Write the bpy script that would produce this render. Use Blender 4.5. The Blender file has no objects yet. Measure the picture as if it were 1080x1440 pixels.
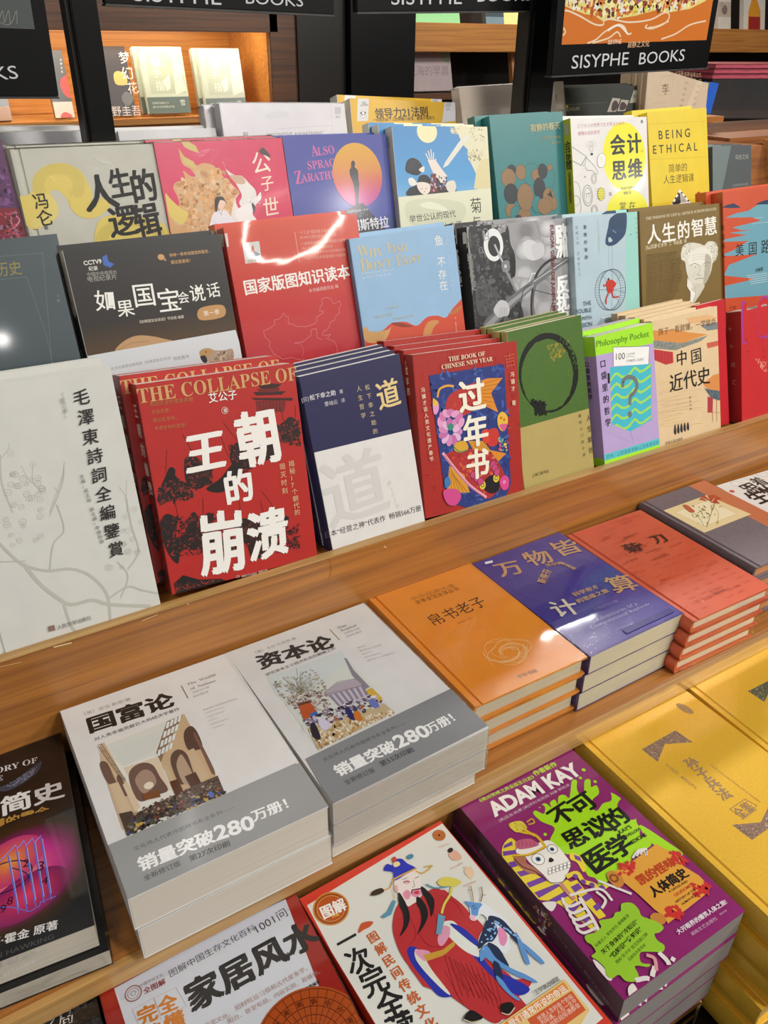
import bpy, bmesh, math, random
from mathutils import Vector, Matrix
from mathutils.geometry import tessellate_polygon

C = bpy.context.scene.collection
SC = bpy.context.scene
V = Vector

# ------------------------------------------------------------ camera
CAM_Z = 1.50
CAM_F = 1145.29                       # focal length in pixels of the 1080 px wide frame
YAW, PITCH, ROLL = math.radians(31.7876), math.radians(30.2049), math.radians(0.61486)
FWD = V((math.sin(YAW)*math.cos(PITCH), math.cos(YAW)*math.cos(PITCH), -math.sin(PITCH)))
_r0 = V((math.cos(YAW), -math.sin(YAW), 0)); _u0 = _r0.cross(FWD)
RIGHT = math.cos(ROLL)*_r0 + math.sin(ROLL)*_u0
UP = -math.sin(ROLL)*_r0 + math.cos(ROLL)*_u0
EYE = V((0, 0, CAM_Z))
cam = bpy.data.cameras.new('camera'); camo = bpy.data.objects.new('camera', cam); C.objects.link(camo)
cam.sensor_fit = 'HORIZONTAL'; cam.sensor_width = 36; cam.lens = CAM_F/1080*36
cam.clip_start = 0.02; cam.clip_end = 60
camo.matrix_world = Matrix(((RIGHT.x, UP.x, -FWD.x, EYE.x), (RIGHT.y, UP.y, -FWD.y, EYE.y), (RIGHT.z, UP.z, -FWD.z, EYE.z), (0, 0, 0, 1)))
SC.camera = camo

def ray(p): return (p[0]-540)/CAM_F*RIGHT - (p[1]-720)/CAM_F*UP + FWD
def on_plane(p, P0, N):
    d = ray(p); return EYE + d*((P0-EYE).dot(N)/d.dot(N))
def at(p, Y): return on_plane(p, V((0, Y, 0)), V((0, 1, 0)))
def at_z(p, z): return on_plane(p, V((0, 0, z)), V((0, 0, 1)))

# ------------------------------------------------------------ world, exposure, lamps of the shop
w = bpy.data.worlds.new('shop_ambience'); SC.world = w; w.use_nodes = True
w.node_tree.nodes['Background'].inputs[0].default_value = (1.0, 0.97, 0.93, 1)
w.node_tree.nodes['Background'].inputs[1].default_value = 0.41
SC.view_settings.view_transform = 'Standard'; SC.view_settings.look = 'None'
SC.view_settings.exposure = -0.02; SC.view_settings.gamma = 1.0; SC.view_settings.use_curve_mapping = False

def lamp(name, loc, target, energy, size, col=(1, .93, .83), spot=None):
    l = bpy.data.lights.new(name, 'SPOT' if spot else 'AREA'); o = bpy.data.objects.new(name, l); C.objects.link(o)
    l.energy = energy; l.color = col; o.location = loc
    o.rotation_euler = (V(target)-V(loc)).to_track_quat('-Z', 'Y').to_euler()
    if spot: l.spot_size = math.radians(spot); l.spot_blend = .8; l.shadow_soft_size = size
    else: l.shape = 'DISK'; l.size = size
    return o
CEIL = 3.0
WHITE = (1, .97, .925)
lamp('ceiling_spot', (2.27, 2.34, CEIL-.12), (.9, .55, .9), 34, .34, WHITE)
lamp('ceiling_spot', (2.60, 2.42, CEIL-.12), (.9, .55, .9), 34, .34, WHITE)
lamp('ceiling_spot', (.36, 2.09, CEIL-.12), (.2, .6, .9), 11, .30, WHITE)
lamp('ceiling_spot', (1.1, -1.1, CEIL-.12), (.8, .8, 1.1), 38, .5, WHITE)
lamp('ceiling_spot', (2.7, -.7, CEIL-.12), (1.1, .9, 1.2), 46, .5, WHITE)
lamp('ceiling_spot', (-.9, -.6, CEIL-.12), (.3, .8, 1.2), 10, .5, WHITE)  # weak unseen fill lamp, added to lift the left side
lamp('ceiling_spot', (2.91, -3.05, CEIL-.12), (.9, .9, 1.2), 16, .13, WHITE)
lamp('ceiling_spot', (5.76, -3.2, CEIL-.12), (1.1, .9, 1.2), 12, .16, WHITE)
lamp('ceiling_spot', (.70, -5.2, CEIL-.12), (.6, .9, 1.2), 8, .09, WHITE)

# ------------------------------------------------------------ materials
def lin(h):
    if not isinstance(h, str): return tuple(h)
    h = h.lstrip('#'); o = []
    for i in (0, 2, 4):
        c = int(h[i:i+2], 16)/255; o.append(c/12.92 if c <= .04045 else ((c+.055)/1.055)**2.4)
    return tuple(o)
MATS = {}
def mat(name, col, rough=.5, coat=0, metal=0, bump=None, var=None, emit=None, spec=.5, coat_rough=.06):
    key = name
    if key in MATS: return MATS[key]
    m = bpy.data.materials.new(name); m.use_nodes = True; nt = m.node_tree; b = nt.nodes['Principled BSDF']
    c = lin(col)
    b.inputs['Base Color'].default_value = (*c, 1); b.inputs['Roughness'].default_value = rough
    b.inputs['Metallic'].default_value = metal; b.inputs['Coat Weight'].default_value = coat
    b.inputs['Coat Roughness'].default_value = coat_rough; b.inputs['Specular IOR Level'].default_value = spec
    tc = nt.nodes.new('ShaderNodeTexCoord')
    if var:                                     # (scale vector, amount, detail): colour grain of the material itself
        mp = nt.nodes.new('ShaderNodeMapping'); nt.links.new(tc.outputs['Object'], mp.inputs[0]); mp.inputs['Scale'].default_value = var[0]
        n = nt.nodes.new('ShaderNodeTexNoise'); n.inputs['Scale'].default_value = 1; n.inputs['Detail'].default_value = 4; nt.links.new(mp.outputs[0], n.inputs[0])
        r = nt.nodes.new('ShaderNodeValToRGB'); nt.links.new(n.outputs[0], r.inputs[0])
        r.color_ramp.elements[0].position = .3; r.color_ramp.elements[1].position = .7
        k = var[1]; r.color_ramp.elements[0].color = (*[x*(1-k) for x in c], 1); r.color_ramp.elements[1].color = (*[min(1, x*(1+k)) for x in c], 1)
        nt.links.new(r.outputs[0], b.inputs['Base Color'])
    if bump:                                    # (scale vector, strength, distance)
        mp = nt.nodes.new('ShaderNodeMapping'); nt.links.new(tc.outputs['Object'], mp.inputs[0]); mp.inputs['Scale'].default_value = bump[0]
        n = nt.nodes.new('ShaderNodeTexNoise'); n.inputs['Scale'].default_value = 1; n.inputs['Detail'].default_value = 3; nt.links.new(mp.outputs[0], n.inputs[0])
        bp = nt.nodes.new('ShaderNodeBump'); bp.inputs['Strength'].default_value = bump[1]; bp.inputs['Distance'].default_value = bump[2]
        nt.links.new(n.outputs[0], bp.inputs['Height'])
        nt.links.new(bp.outputs[0], b.inputs['Coat Normal' if coat else 'Normal'])
        if coat and bump[1] < .5: nt.links.new(bp.outputs[0], b.inputs['Normal'])
    if emit:
        b.inputs['Emission Color'].default_value = (*lin(emit[0]), 1); b.inputs['Emission Strength'].default_value = emit[1]
    MATS[key] = m; return m

def wood(name, c0, c1, rough=.33, scale=1.0, coat=.25):
    if name in MATS: return MATS[name]
    m = bpy.data.materials.new(name); m.use_nodes = True; nt = m.node_tree; b = nt.nodes['Principled BSDF']
    tc = nt.nodes.new('ShaderNodeTexCoord'); mp = nt.nodes.new('ShaderNodeMapping'); nt.links.new(tc.outputs['Object'], mp.inputs[0])
    mp.inputs['Scale'].default_value = (3.2*scale, 120*scale, 120*scale)
    n = nt.nodes.new('ShaderNodeTexNoise'); n.inputs['Scale'].default_value = 1.0; n.inputs['Detail'].default_value = 9; n.inputs['Distortion'].default_value = .6
    nt.links.new(mp.outputs[0], n.inputs[0])
    mp2 = nt.nodes.new('ShaderNodeMapping'); nt.links.new(tc.outputs['Object'], mp2.inputs[0]); mp2.inputs['Scale'].default_value = (1.5*scale, 5*scale, 5*scale)
    n2 = nt.nodes.new('ShaderNodeTexNoise'); n2.inputs['Scale'].default_value = 1.5; n2.inputs['Detail'].default_value = 2; nt.links.new(mp2.outputs[0], n2.inputs[0])
    r = nt.nodes.new('ShaderNodeValToRGB'); nt.links.new(n.outputs[0], r.inputs[0])
    r.color_ramp.elements[0].position = .32; r.color_ramp.elements[1].position = .66
    r.color_ramp.elements[0].color = (*lin(c0), 1); r.color_ramp.elements[1].color = (*lin(c1), 1)
    mx = nt.nodes.new('ShaderNodeMixRGB'); mx.blend_type = 'MULTIPLY'; mx.inputs[0].default_value = .35
    nt.links.new(r.outputs[0], mx.inputs[1]); nt.links.new(n2.outputs[0], mx.inputs[2])
    g = nt.nodes.new('ShaderNodeBrightContrast'); g.inputs[1].default_value = .02; nt.links.new(mx.outputs[0], g.inputs[0])
    nt.links.new(g.outputs[0], b.inputs['Base Color']); b.inputs['Roughness'].default_value = rough; b.inputs['Coat Weight'].default_value = coat; b.inputs['Coat Roughness'].default_value = .25
    bp = nt.nodes.new('ShaderNodeBump'); bp.inputs['Strength'].default_value = .12; bp.inputs['Distance'].default_value = .001
    nt.links.new(n.outputs[0], bp.inputs['Height']); nt.links.new(bp.outputs[0], b.inputs['Normal'])
    MATS[name] = m; return m
WOOD = wood('varnished_pine', '#955812', '#c67e28')
WOODE = wood('plywood_edge', '#b07f3e', '#d8ac66')
WOODD = wood('dark_stained_wood', '#4c2a10', '#72431a')
BLACK = mat('black_metal', '#040405', .32, spec=.3, var=((30, 30, 30), .2))
DARK = mat('dark_recess_shade', '#1c120b', .6, var=((9, 9, 9), .25))  # near black puts the shade inside the open bookcase into the colour

def ink(kind):
    key = 'printed_ink_'+kind
    if key in MATS: return MATS[key]
    m = bpy.data.materials.new(key); m.use_nodes = True; nt = m.node_tree; b = nt.nodes['Principled BSDF']
    a = nt.nodes.new('ShaderNodeAttribute'); a.attribute_name = 'ink'; nt.links.new(a.outputs['Color'], b.inputs['Base Color'])
    R = {'matte': (.6, 0), 'satin': (.38, .15), 'gloss': (.3, .8), 'metal': (.35, 0)}[kind]
    b.inputs['Roughness'].default_value = R[0]; b.inputs['Coat Weight'].default_value = R[1]; b.inputs['Coat Roughness'].default_value = .035 if kind == 'gloss' else .12
    if kind == 'metal': b.inputs['Metallic'].default_value = .6
    if kind == 'gloss':
        wrap_bump(nt, b)
    MATS[key] = m; return m
def wrap_bump(nt, b):
    tc = nt.nodes.new('ShaderNodeTexCoord'); n = nt.nodes.new('ShaderNodeTexNoise'); n.inputs['Scale'].default_value = 11; n.inputs['Detail'].default_value = 2
    n.inputs['Distortion'].default_value = 1.2
    nt.links.new(tc.outputs['Object'], n.inputs[0]); bp = nt.nodes.new('ShaderNodeBump'); bp.inputs['Strength'].default_value = .10; bp.inputs['Distance'].default_value = .002
    nt.links.new(n.outputs[0], bp.inputs['Height']); nt.links.new(bp.outputs[0], b.inputs['Coat Normal'])
def cover_mat(col, kind, tag=''):
    key = 'cover_%s_%s%s' % (kind, str(col).strip('#'), tag)
    if key in MATS: return MATS[key]
    R = {'matte': (.6, 0), 'satin': (.38, .15), 'gloss': (.3, .8), 'cloth': (.7, 0), 'gold': (.36, .25), 'spark': (.5, .3)}[kind]
    if kind == 'cloth': return mat(key, col, .75, var=((900, 90, 900), .16), bump=((900, 300, 900), .3, .0004))
    if kind == 'gold': return mat(key, col, .33, coat=.4, metal=.3, var=((900, 900, 900), .13), bump=((500, 500, 500), .25, .0003))
    if kind == 'spark': return mat(key, col, .4, coat=.5, var=((1100, 1100, 1100), .35), bump=((700, 700, 700), .35, .0003))
    m = mat(key, col, R[0], coat=R[1], var=((40, 40, 40), .03))
    if kind == 'gloss': wrap_bump(m.node_tree, m.node_tree.nodes['Principled BSDF'])
    return m
def page_mat(col='#dcd6c6'):
    return mat('page_edges_'+col.strip('#'), col, .75, var=((3, 3, 1400), .10), bump=((2, 2, 1500), .25, .0006))

# ------------------------------------------------------------ mesh helpers
def link(name, me, m, parent=None, mw=None, **kw):
    o = bpy.data.objects.new(name, me); C.objects.link(o)
    if m: me.materials.append(m)
    if parent: o.parent = parent
    if mw is not None: o.matrix_world = mw
    for k, v in kw.items(): o[k] = v
    return o
def from_bm(name, bm, m, parent=None, smooth=False, **kw):
    me = bpy.data.meshes.new(name); bmesh.ops.recalc_face_normals(bm, faces=bm.faces); bm.to_mesh(me); bm.free()
    if smooth:
        for p in me.polygons: p.use_smooth = True
    return link(name, me, m, parent, **kw)
def box_bm(a, b, bev=0, bm=None):
    bm = bm or bmesh.new()
    r = bmesh.ops.create_cube(bm, size=1)
    for v in r['verts']: v.co = V([a[i]+(v.co[i]+.5)*(b[i]-a[i]) for i in range(3)])
    if bev:
        es = list({e for v in r['verts'] for e in v.link_edges})
        bmesh.ops.bevel(bm, geom=es, offset=bev, segments=2, affect='EDGES', clamp_overlap=True)
    return bm
def prism_bm(prof, y0, y1, bm=None, axis=1):
    """closed (x, z) outline swept along y"""
    bm = bm or bmesh.new(); n = len(prof)
    A = [bm.verts.new((x, y0, z)) for x, z in prof]; B = [bm.verts.new((x, y1, z)) for x, z in prof]
    for i in range(n): bm.faces.new((A[i], A[(i+1) % n], B[(i+1) % n], B[i]))
    for L in (A, B):
        for tri in tessellate_polygon([[V((x, 0, z)) for x, z in prof]]): bm.faces.new([L[k] for k in tri])
    return bm
def prism_x(prof, x0, x1, bm=None):
    bm = bm or bmesh.new(); n = len(prof)
    A = [bm.verts.new((x0, y, z)) for y, z in prof]; B = [bm.verts.new((x1, y, z)) for y, z in prof]
    for i in range(n): bm.faces.new((A[i], A[(i+1) % n], B[(i+1) % n], B[i]))
    for L in (A, B):
        for tri in tessellate_polygon([[V((0, y, z)) for y, z in prof]]): bm.faces.new([L[k] for k in tri])
    return bm
def thing(name, label, cat, mw=None, group=None):
    o = bpy.data.objects.new(name, None); C.objects.link(o); o.empty_display_size = .03
    o['label'] = label; o['category'] = cat
    if group: o['group'] = group
    if mw is not None: o.matrix_world = mw
    return o
def dup(root, mw, label, group=None):
    r = root.copy(); C.objects.link(r); r.matrix_world = mw; r['label'] = label
    if group: r['group'] = group
    for ch in list(root.children):
        c = ch.copy(); C.objects.link(c); c.parent = r
        for g in ch.children:
            d = g.copy(); C.objects.link(d); d.parent = c
    return r

# ------------------------------------------------------------ flat print on a surface (covers, spines, boards)
TXT = {}
def text_mesh(s, bold):
    k = (s, bold)
    if k in TXT: return TXT[k]
    c = bpy.data.curves.new('t', 'FONT'); c.body = s; c.resolution_u = 3; c.offset = bold
    o = bpy.data.objects.new('t', c); C.objects.link(o)
    me = bpy.data.meshes.new_from_object(o.evaluated_get(bpy.context.evaluated_depsgraph_get()))
    vs = [(v.co.x, v.co.y) for v in me.vertices]; fs = [tuple(p.vertices) for p in me.polygons]
    bpy.data.objects.remove(o); bpy.data.curves.remove(c); bpy.data.meshes.remove(me)
    TXT[k] = (vs, fs); return TXT[k]
SERIF = {}
for _i in range(26):
    SERIF[chr(65+_i)] = chr(0x1D400+_i); SERIF[chr(97+_i)] = chr(0x1D41A+_i)
def serif(s): return ''.join(SERIF.get(c, c) for c in s)
def is_cjk(s): return all(ord(c) > 0x2E80 and ord(c) < 0x1D000 or c in '　·' for c in s)
def catmull(P, closed=True, k=5):
    n = len(P); out = []
    for i in range(n if closed else n-1):
        g = lambda j: P[j % n] if closed else P[max(0, min(n-1, j))]
        a, b, c, d = g(i-1), g(i), g(i+1), g(i+2)
        for t in range(k):
            t /= k
            out.append(tuple(.5*(2*b[q]+(c[q]-a[q])*t+(2*a[q]-5*b[q]+4*c[q]-d[q])*t*t+(3*b[q]-a[q]-3*c[q]+d[q])*t**3) for q in (0, 1)))
    if not closed: out.append(P[-1])
    return out
LZ = .00001
class Surf:
    """a flat printable face: local 2-D frame (metres, x right, y up) on a plane; points may be given as seen in the picture"""
    def __init__(s, parent, M, w, h, kind='satin'):     # M: parent-local matrix: x right, y up, z out of the face
        s.parent = parent; s.M = M; s.w = w; s.h = h; s.kind = kind
        s.W = parent.matrix_world @ M; s.Wi = s.W.inverted(); s.P0 = s.W.translation; s.N = (s.W.to_3x3() @ V((0, 0, 1))).normalized()
        s.g = {}; s.z = .00004; s.cur = 'illustration'; s.o = (0, 0, 1); s.clip = True; s.hk = 1
    def org(s, x, y, k): s.o = (x, y, k); return s
    def grp(s, n):
        s.cur = n; return s
    def L(s, p):
        p = (s.o[0]+p[0]/s.o[2], s.o[1]+p[1]/s.o[2]); q = s.Wi @ on_plane(p, s.P0, s.N); return (q.x, q.y)
    def uv(s, u, v): return (u*s.w, (1-v)*s.h)
    def push(s, pts, faces, cols, dz=0):
        vs, fs, cs = s.g.setdefault(s.cur, ([], [], []))
        b = len(vs); z = s.z
        for i, p in enumerate(pts): vs.append((p[0], p[1], z+(dz[i] if dz else 0))); cs.append(cols[i] if isinstance(cols, list) else cols)
        for f in faces: fs.append(tuple(b+i for i in f))
        s.z += LZ
    def cl(s, P):                                         # Sutherland-Hodgman against the face rectangle
        if not s.clip: return P
        for ax, lim, sg in ((0, 0, 1), (0, s.w, -1), (1, 0, 1), (1, s.h, -1)):
            Q = []
            for i in range(len(P)):
                a, b = P[i-1], P[i]; da, db = (a[ax]-lim)*sg, (b[ax]-lim)*sg
                if (da < 0) != (db < 0):
                    t = da/(da-db); Q.append((a[0]+(b[0]-a[0])*t, a[1]+(b[1]-a[1])*t))
                if db >= 0: Q.append(b)
            P = Q
            if len(P) < 3: return []
        return P
    def lpoly(s, P, col):
        P = s.cl(P)
        if len(P) < 3: return
        A = sum(P[i-1][0]*P[i][1]-P[i][0]*P[i-1][1] for i in range(len(P)))
        if A < 0: P = P[::-1]
        T = tessellate_polygon([[V((p[0], p[1], 0)) for p in P]])
        F = []
        for a, b, c in T:
            cr = (P[b][0]-P[a][0])*(P[c][1]-P[a][1])-(P[b][1]-P[a][1])*(P[c][0]-P[a][0])
            F.append((a, b, c) if cr > 0 else (a, c, b))
        s.push(P, F, lin(col))
    def poly(s, pts, col, sm=False):
        P = [s.L(p) for p in pts]
        s.lpoly(catmull(P) if sm else P, col)
    def blob(s, pts, col): s.poly(pts, col, True)
    def rect(s, u0, v0, u1, v1, col): s.lpoly([s.uv(u0, v0), s.uv(u1, v0), s.uv(u1, v1), s.uv(u0, v1)], col)
    def lline(s, P, wd, col, closed=False):
        if closed: P = P+[P[0]]
        pts, F = [], []
        for i in range(len(P)-1):
            a, b = V(P[i]), V(P[i+1])
            if s.clip:                                    # keep the stroke on the face
                t0, t1, dd, m = 0, 1, b-a, wd/2
                for p_, q_ in ((-dd.x, a.x-m), (dd.x, s.w-m-a.x), (-dd.y, a.y-m), (dd.y, s.h-m-a.y)):
                    if abs(p_) < 1e-9:
                        if q_ < 0: t0, t1 = 1, 0
                    elif p_ < 0: t0 = max(t0, q_/p_)
                    else: t1 = min(t1, q_/p_)
                if t0 >= t1: continue
                a, b = a+dd*t0, a+dd*t1
            d = b-a
            if d.length < 1e-7: continue
            d.normalize(); n = V((-d.y, d.x))*wd/2; e = d*wd*.3; k = len(pts)
            pts += [tuple(a-n-e), tuple(b-n+e), tuple(b+n+e), tuple(a+n-e)]; F.append((k, k+1, k+2, k+3))
        if pts: s.push(pts, F, lin(col), [(i//4 % 3)*3e-6 for i in range(len(pts))])
    def line(s, pts, wd, col, sm=False, closed=False):    # wd in mm
        P = [s.L(p) for p in pts]
        if sm: P = catmull(P, closed)
        s.lline(P, wd/1000, col, closed)
    def ring_pts(s, c, rx, ry, a=0, n=36, L=False):       # radii in mm
        c = c if L else s.L(c); a = math.radians(a); o = []
        for i in range(n):
            t = 2*math.pi*i/n; x, y = rx/1000*math.cos(t), ry/1000*math.sin(t)
            o.append((c[0]+x*math.cos(a)-y*math.sin(a), c[1]+x*math.sin(a)+y*math.cos(a)))
        return o
    def disc(s, c, rx, col, ry=None, a=0, line=None, lw=.3, L=False):
        P = s.ring_pts(c, rx, ry or rx, a, L=L)
        if col: s.lpoly(P, col)
        if line: s.lline(P, lw/1000, line, True)
    def glow(s, c, rx, ry, stops, a=0, n=28):
        c = s.L(c); pts = [c]; cols = [lin(stops[0][1])]; F = []
        aa = math.radians(a)
        for k, (r, col) in enumerate(stops[1:]):
            for i in range(n):
                t = 2*math.pi*i/n; x, y = r*rx/1000*math.cos(t), r*ry/1000*math.sin(t)
                q = (c[0]+x*math.cos(aa)-y*math.sin(aa), c[1]+x*math.sin(aa)+y*math.cos(aa))
                if s.clip: q = (min(max(q[0], 0), s.w), min(max(q[1], 0), s.h))
                pts.append(q); cols.append(lin(col))
                j = (i+1) % n
                if k == 0: F.append((0, 1+i, 1+j))
                else: F.append((1+(k-1)*n+i, 1+k*n+i, 1+k*n+j, 1+(k-1)*n+j))
        s.push(pts, F, cols)
    def grad(s, u0, v0, u1, v1, stops):
        pts, cols, F = [], [], []
        for t, col in stops:
            v = v0+(v1-v0)*t
            pts += [s.uv(u0, v), s.uv(u1, v)]; cols += [lin(col)]*2
        for i in range(len(stops)-1): k = 2*i; F.append((k, k+2, k+3, k+1))
        s.push(pts, F, cols)
    def scatter(s, pts, n, r, cols, seed=1, aspect=1.6, ang=None):
        P = [s.L(p) for p in pts]; rnd = random.Random(seed)
        xs = [p[0] for p in P]; ys = [p[1] for p in P]
        def inside(x, y):
            c = False
            for i in range(len(P)):
                a, b = P[i-1], P[i]
                if (a[1] > y) != (b[1] > y) and x < (b[0]-a[0])*(y-a[1])/(b[1]-a[1])+a[0]: c = not c
            return c
        vs, F, cc, dz = [], [], [], []; m = 0; tries = 0
        while m < n and tries < n*20:
            tries += 1
            x, y = rnd.uniform(min(xs), max(xs)), rnd.uniform(min(ys), max(ys))
            if not inside(x, y) or not (0.001 < x < s.w-.001 and .001 < y < s.h-.001): continue
            a0 = math.radians(ang+rnd.uniform(-20, 20)) if ang is not None else rnd.uniform(0, 6.28)
            R = r/1000*rnd.uniform(.5, 1.4); k = len(vs); m_ = R*1.2*aspect
            if not (m_ < x < s.w-m_ and m_ < y < s.h-m_): R *= .25
            col = lin(rnd.choice(cols)); nn = 5
            for i in range(nn):
                t = 2*math.pi*i/nn; rr = R*rnd.uniform(.6, 1.2); px, py = rr*aspect*math.cos(t), rr*math.sin(t)
                vs.append((x+px*math.cos(a0)-py*math.sin(a0), y+px*math.sin(a0)+py*math.cos(a0))); cc.append(col); dz.append((m % 10)*2e-6)
            F.append(tuple(range(k, k+nn))); m += 1
        if vs: s.push(vs, F, cc, dz); s.z += 1.5e-5
    def ltext(s, t, A, B, col, hs=1, b=0.0, cjk=None, slant=0, rough=0):
        """A, B: local ends of the row's top edge (em box); the row hangs below it"""
        if cjk is None: cjk = is_cjk(t)
        fat = b if cjk or is_cjk(t[0]) else 0
        vs, fs = text_mesh(t, 0 if fat else b)
        if not vs: return
        A, B = V(A), V(B); d = B-A; Ln = d.length; x = d/Ln; y = V((-x.y, x.x))
        if cjk: x0, wid, top, em = 0, float(len(t)), .88, Ln/len(t)
        else:
            xs = [v[0] for v in vs]; ys = [v[1] for v in vs]; x0, wid, top = min(xs), max(xs)-min(xs), max(ys); em = Ln/wid
        rnd = random.Random(hash(t) & 255 if False else len(t)*7+ord(t[0]))
        for ox, oy in ([(0, 0), (fat, fat*.4), (-fat, -fat*.4), (fat*.5, -fat*.6), (-fat*.5, fat*.6)] if fat else [(0, 0)]):
            pts = []
            for vx, vy in vs:
                q = A + x*((vx+ox-x0+slant*(vy-top))*em) + y*((vy+oy-top)*em*hs)
                if rough: q += V((rnd.uniform(-1, 1), rnd.uniform(-1, 1)))*rough*em
                pts.append((q.x, q.y))
            s.push(pts, fs, lin(col)); s.z -= LZ*.5
        s.z += LZ*.5
    def text(s, t, A, B, col, **k):
        a, b = s.L(A), s.L(B)
        if k.get('hs', 1) > 1 and abs(s.N.z) < .5 and s.N.y < -.5:      # upright covers: hs is the height/width seen, foreshortening taken out
            d = .01; q = [s.W @ V((a[0]+x, a[1]+y, 0)) for x, y in ((0, 0), (d, 0), (0, d))]
            P = [((p-EYE).dot(RIGHT)/(p-EYE).dot(FWD), (p-EYE).dot(UP)/(p-EYE).dot(FWD)) for p in q]
            r = math.dist(P[0], P[2])/math.dist(P[0], P[1]); k['hs'] = max(.95, k['hs']/r)
        elif abs(s.N.z) > .5 and k.get('hs', 1) > .8: k['hs'] = k.get('hs', 1)*s.hk
        s.ltext(t, a, b, col, **k)
    def vtext(s, t, A, B, col, size=None, **k):
        """column of upright characters: A centre of the first one's top edge, B centre of the last one's foot; size em in mm"""
        A, B = V(s.L(A)), V(s.L(B)); d = B-A; n = len(t); st = d.length/n; x = d.normalized(); em = (size/1000) if size else st*.92
        r = V((-x.y, x.x))
        if not k.pop('lean', True): r = V((1, 0))
        for i, ch in enumerate(t):
            if ch == '　': continue
            c = A+x*(st*i+(st-em*k.get('hs', 1))/2)
            s.ltext(ch, c-r*em/2, c+r*em/2, col, cjk=True, **k)
    def done(s):
        for n, (vs, fs, cs) in s.g.items():
            n = n.strip(); me = bpy.data.meshes.new(n); me.from_pydata([tuple(s.M @ V(v)) for v in vs], [], fs); me.update()
            a = me.color_attributes.new('ink', 'FLOAT_COLOR', 'POINT')
            buf = []
            for c in cs: buf += [c[0], c[1], c[2], 1.0]
            a.data.foreach_set('color', buf)
            o = link(n, me, ink(s.kind), s.parent)
            me.polygons.foreach_set('use_smooth', [False]*len(me.polygons))

# ------------------------------------------------------------ books
def solve(TL, TR, SL=None, SR=None, X=V((1, 0, 0)), Y=None):
    """orientation in a plane (X right, Y up) of a rectangle from its two top corners and a point on each side edge"""
    th, wt = [], []
    d = TR-TL; th.append(math.atan2(d.dot(Y), d.dot(X))); wt.append(d.length)
    for a, b in ((TL, SL), (TR, SR)):
        if b is None: continue
        d = a-b; th.append(math.atan2(-d.dot(X), d.dot(Y))); wt.append(d.length)
    t = sum(a*b for a, b in zip(th, wt))/sum(wt)
    U = math.cos(t)*X+math.sin(t)*Y; Vv = -math.sin(t)*X+math.cos(t)*Y
    ws = [(TR-TL).dot(U)]
    if SR is not None and SL is not None: ws.append((SR-SL).dot(U))
    wd = sum(ws)/len(ws)
    return U, Vv, wd
def book_parts(root, w, h, t, hard, col, kind, spine=None, back=None, pages='#dcd6c6', groove=False, flip=False):
    cm = cover_mat(col, kind); sm = cover_mat(spine or col, kind); bm_ = cover_mat(back or col, kind); pm = page_mat(pages)
    if hard:
        ct = .0027; g = .007
        def prof(z0, up):
            s = 1 if up else -1; zo = z0+s*ct
            p = [(.001, z0), (w, z0), (w, zo), (g+.004, zo), (g+.0025, zo-s*.0016), (g, zo-s*.0016), (g-.0018, zo), (.001, zo)]
            return p
        f = from_bm('front_cover', prism_bm(prof(t-ct, True), 0, h), cm, root)
        b = from_bm('back_cover', prism_bm(prof(ct, False), 0, h), bm_, root)
        n = 7; arc = [(.001-.003*math.sin(math.pi*i/(n-1)), t*i/(n-1)) for i in range(n)]
        sp = from_bm('spine', prism_bm(arc+[(.0025, t), (.0025, 0)], 0, h), sm, root)
        m = .0035
        from_bm('page_block', box_bm((.003, m, ct), (w-m, h-m, t-ct), .0004), pm, root)
        hb = from_bm('head_band', box_bm((.0026, h-m-.0002, ct), (.0046, h-m+.0012, t-ct)), mat('head_band_cloth', '#d9c9a0', .8, var=((900, 900, 900), .3)), root)
    else:
        ct = .0006
        f = from_bm('front_cover', box_bm((0, 0, t-ct), (w, h, t)), cm, root)
        b = from_bm('back_cover', box_bm((0, 0, 0), (w, h, ct)), bm_, root)
        sp = from_bm('spine', box_bm((-.0004, 0, 0), (.0004, h, t)), sm, root)
        from_bm('page_block', box_bm((.0006, .0005, ct), (w-.0006, h-.0005, t-ct), .0002), pm, root)
    return f, sp
FILM = None
def film_mat():
    global FILM
    if FILM: return FILM
    m = bpy.data.materials.new('clear_shrink_film'); m.use_nodes = True; nt = m.node_tree; nt.nodes.clear()
    o = nt.nodes.new('ShaderNodeOutputMaterial'); mx = nt.nodes.new('ShaderNodeMixShader'); tr = nt.nodes.new('ShaderNodeBsdfTransparent'); gl = nt.nodes.new('ShaderNodeBsdfGlossy')
    gl.inputs['Roughness'].default_value = .09; tr.inputs[0].default_value = (.97, .97, .97, 1)
    tc = nt.nodes.new('ShaderNodeTexCoord'); n = nt.nodes.new('ShaderNodeTexNoise'); n.inputs['Scale'].default_value = 26; n.inputs['Detail'].default_value = 5; n.inputs['Distortion'].default_value = 2.2
    bp = nt.nodes.new('ShaderNodeBump'); bp.inputs['Strength'].default_value = .45; bp.inputs['Distance'].default_value = .003
    nt.links.new(tc.outputs['Object'], n.inputs[0]); nt.links.new(n.outputs[0], bp.inputs['Height']); nt.links.new(bp.outputs[0], gl.inputs['Normal'])
    fr = nt.nodes.new('ShaderNodeFresnel'); fr.inputs['IOR'].default_value = 1.12; nt.links.new(bp.outputs[0], fr.inputs['Normal'])
    nt.links.new(fr.outputs[0], mx.inputs[0]); nt.links.new(tr.outputs[0], mx.inputs[1]); nt.links.new(gl.outputs[0], mx.inputs[2]); nt.links.new(mx.outputs[0], o.inputs[0])
    FILM = m; return m
def add_film(root, w, h, t, e=.0012):
    bm = box_bm((-e-.0028, -e, -e*.2), (w+e, h+e, t+e*.9), .0008)
    from_bm('shrink_film', bm, film_mat(), root)
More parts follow.
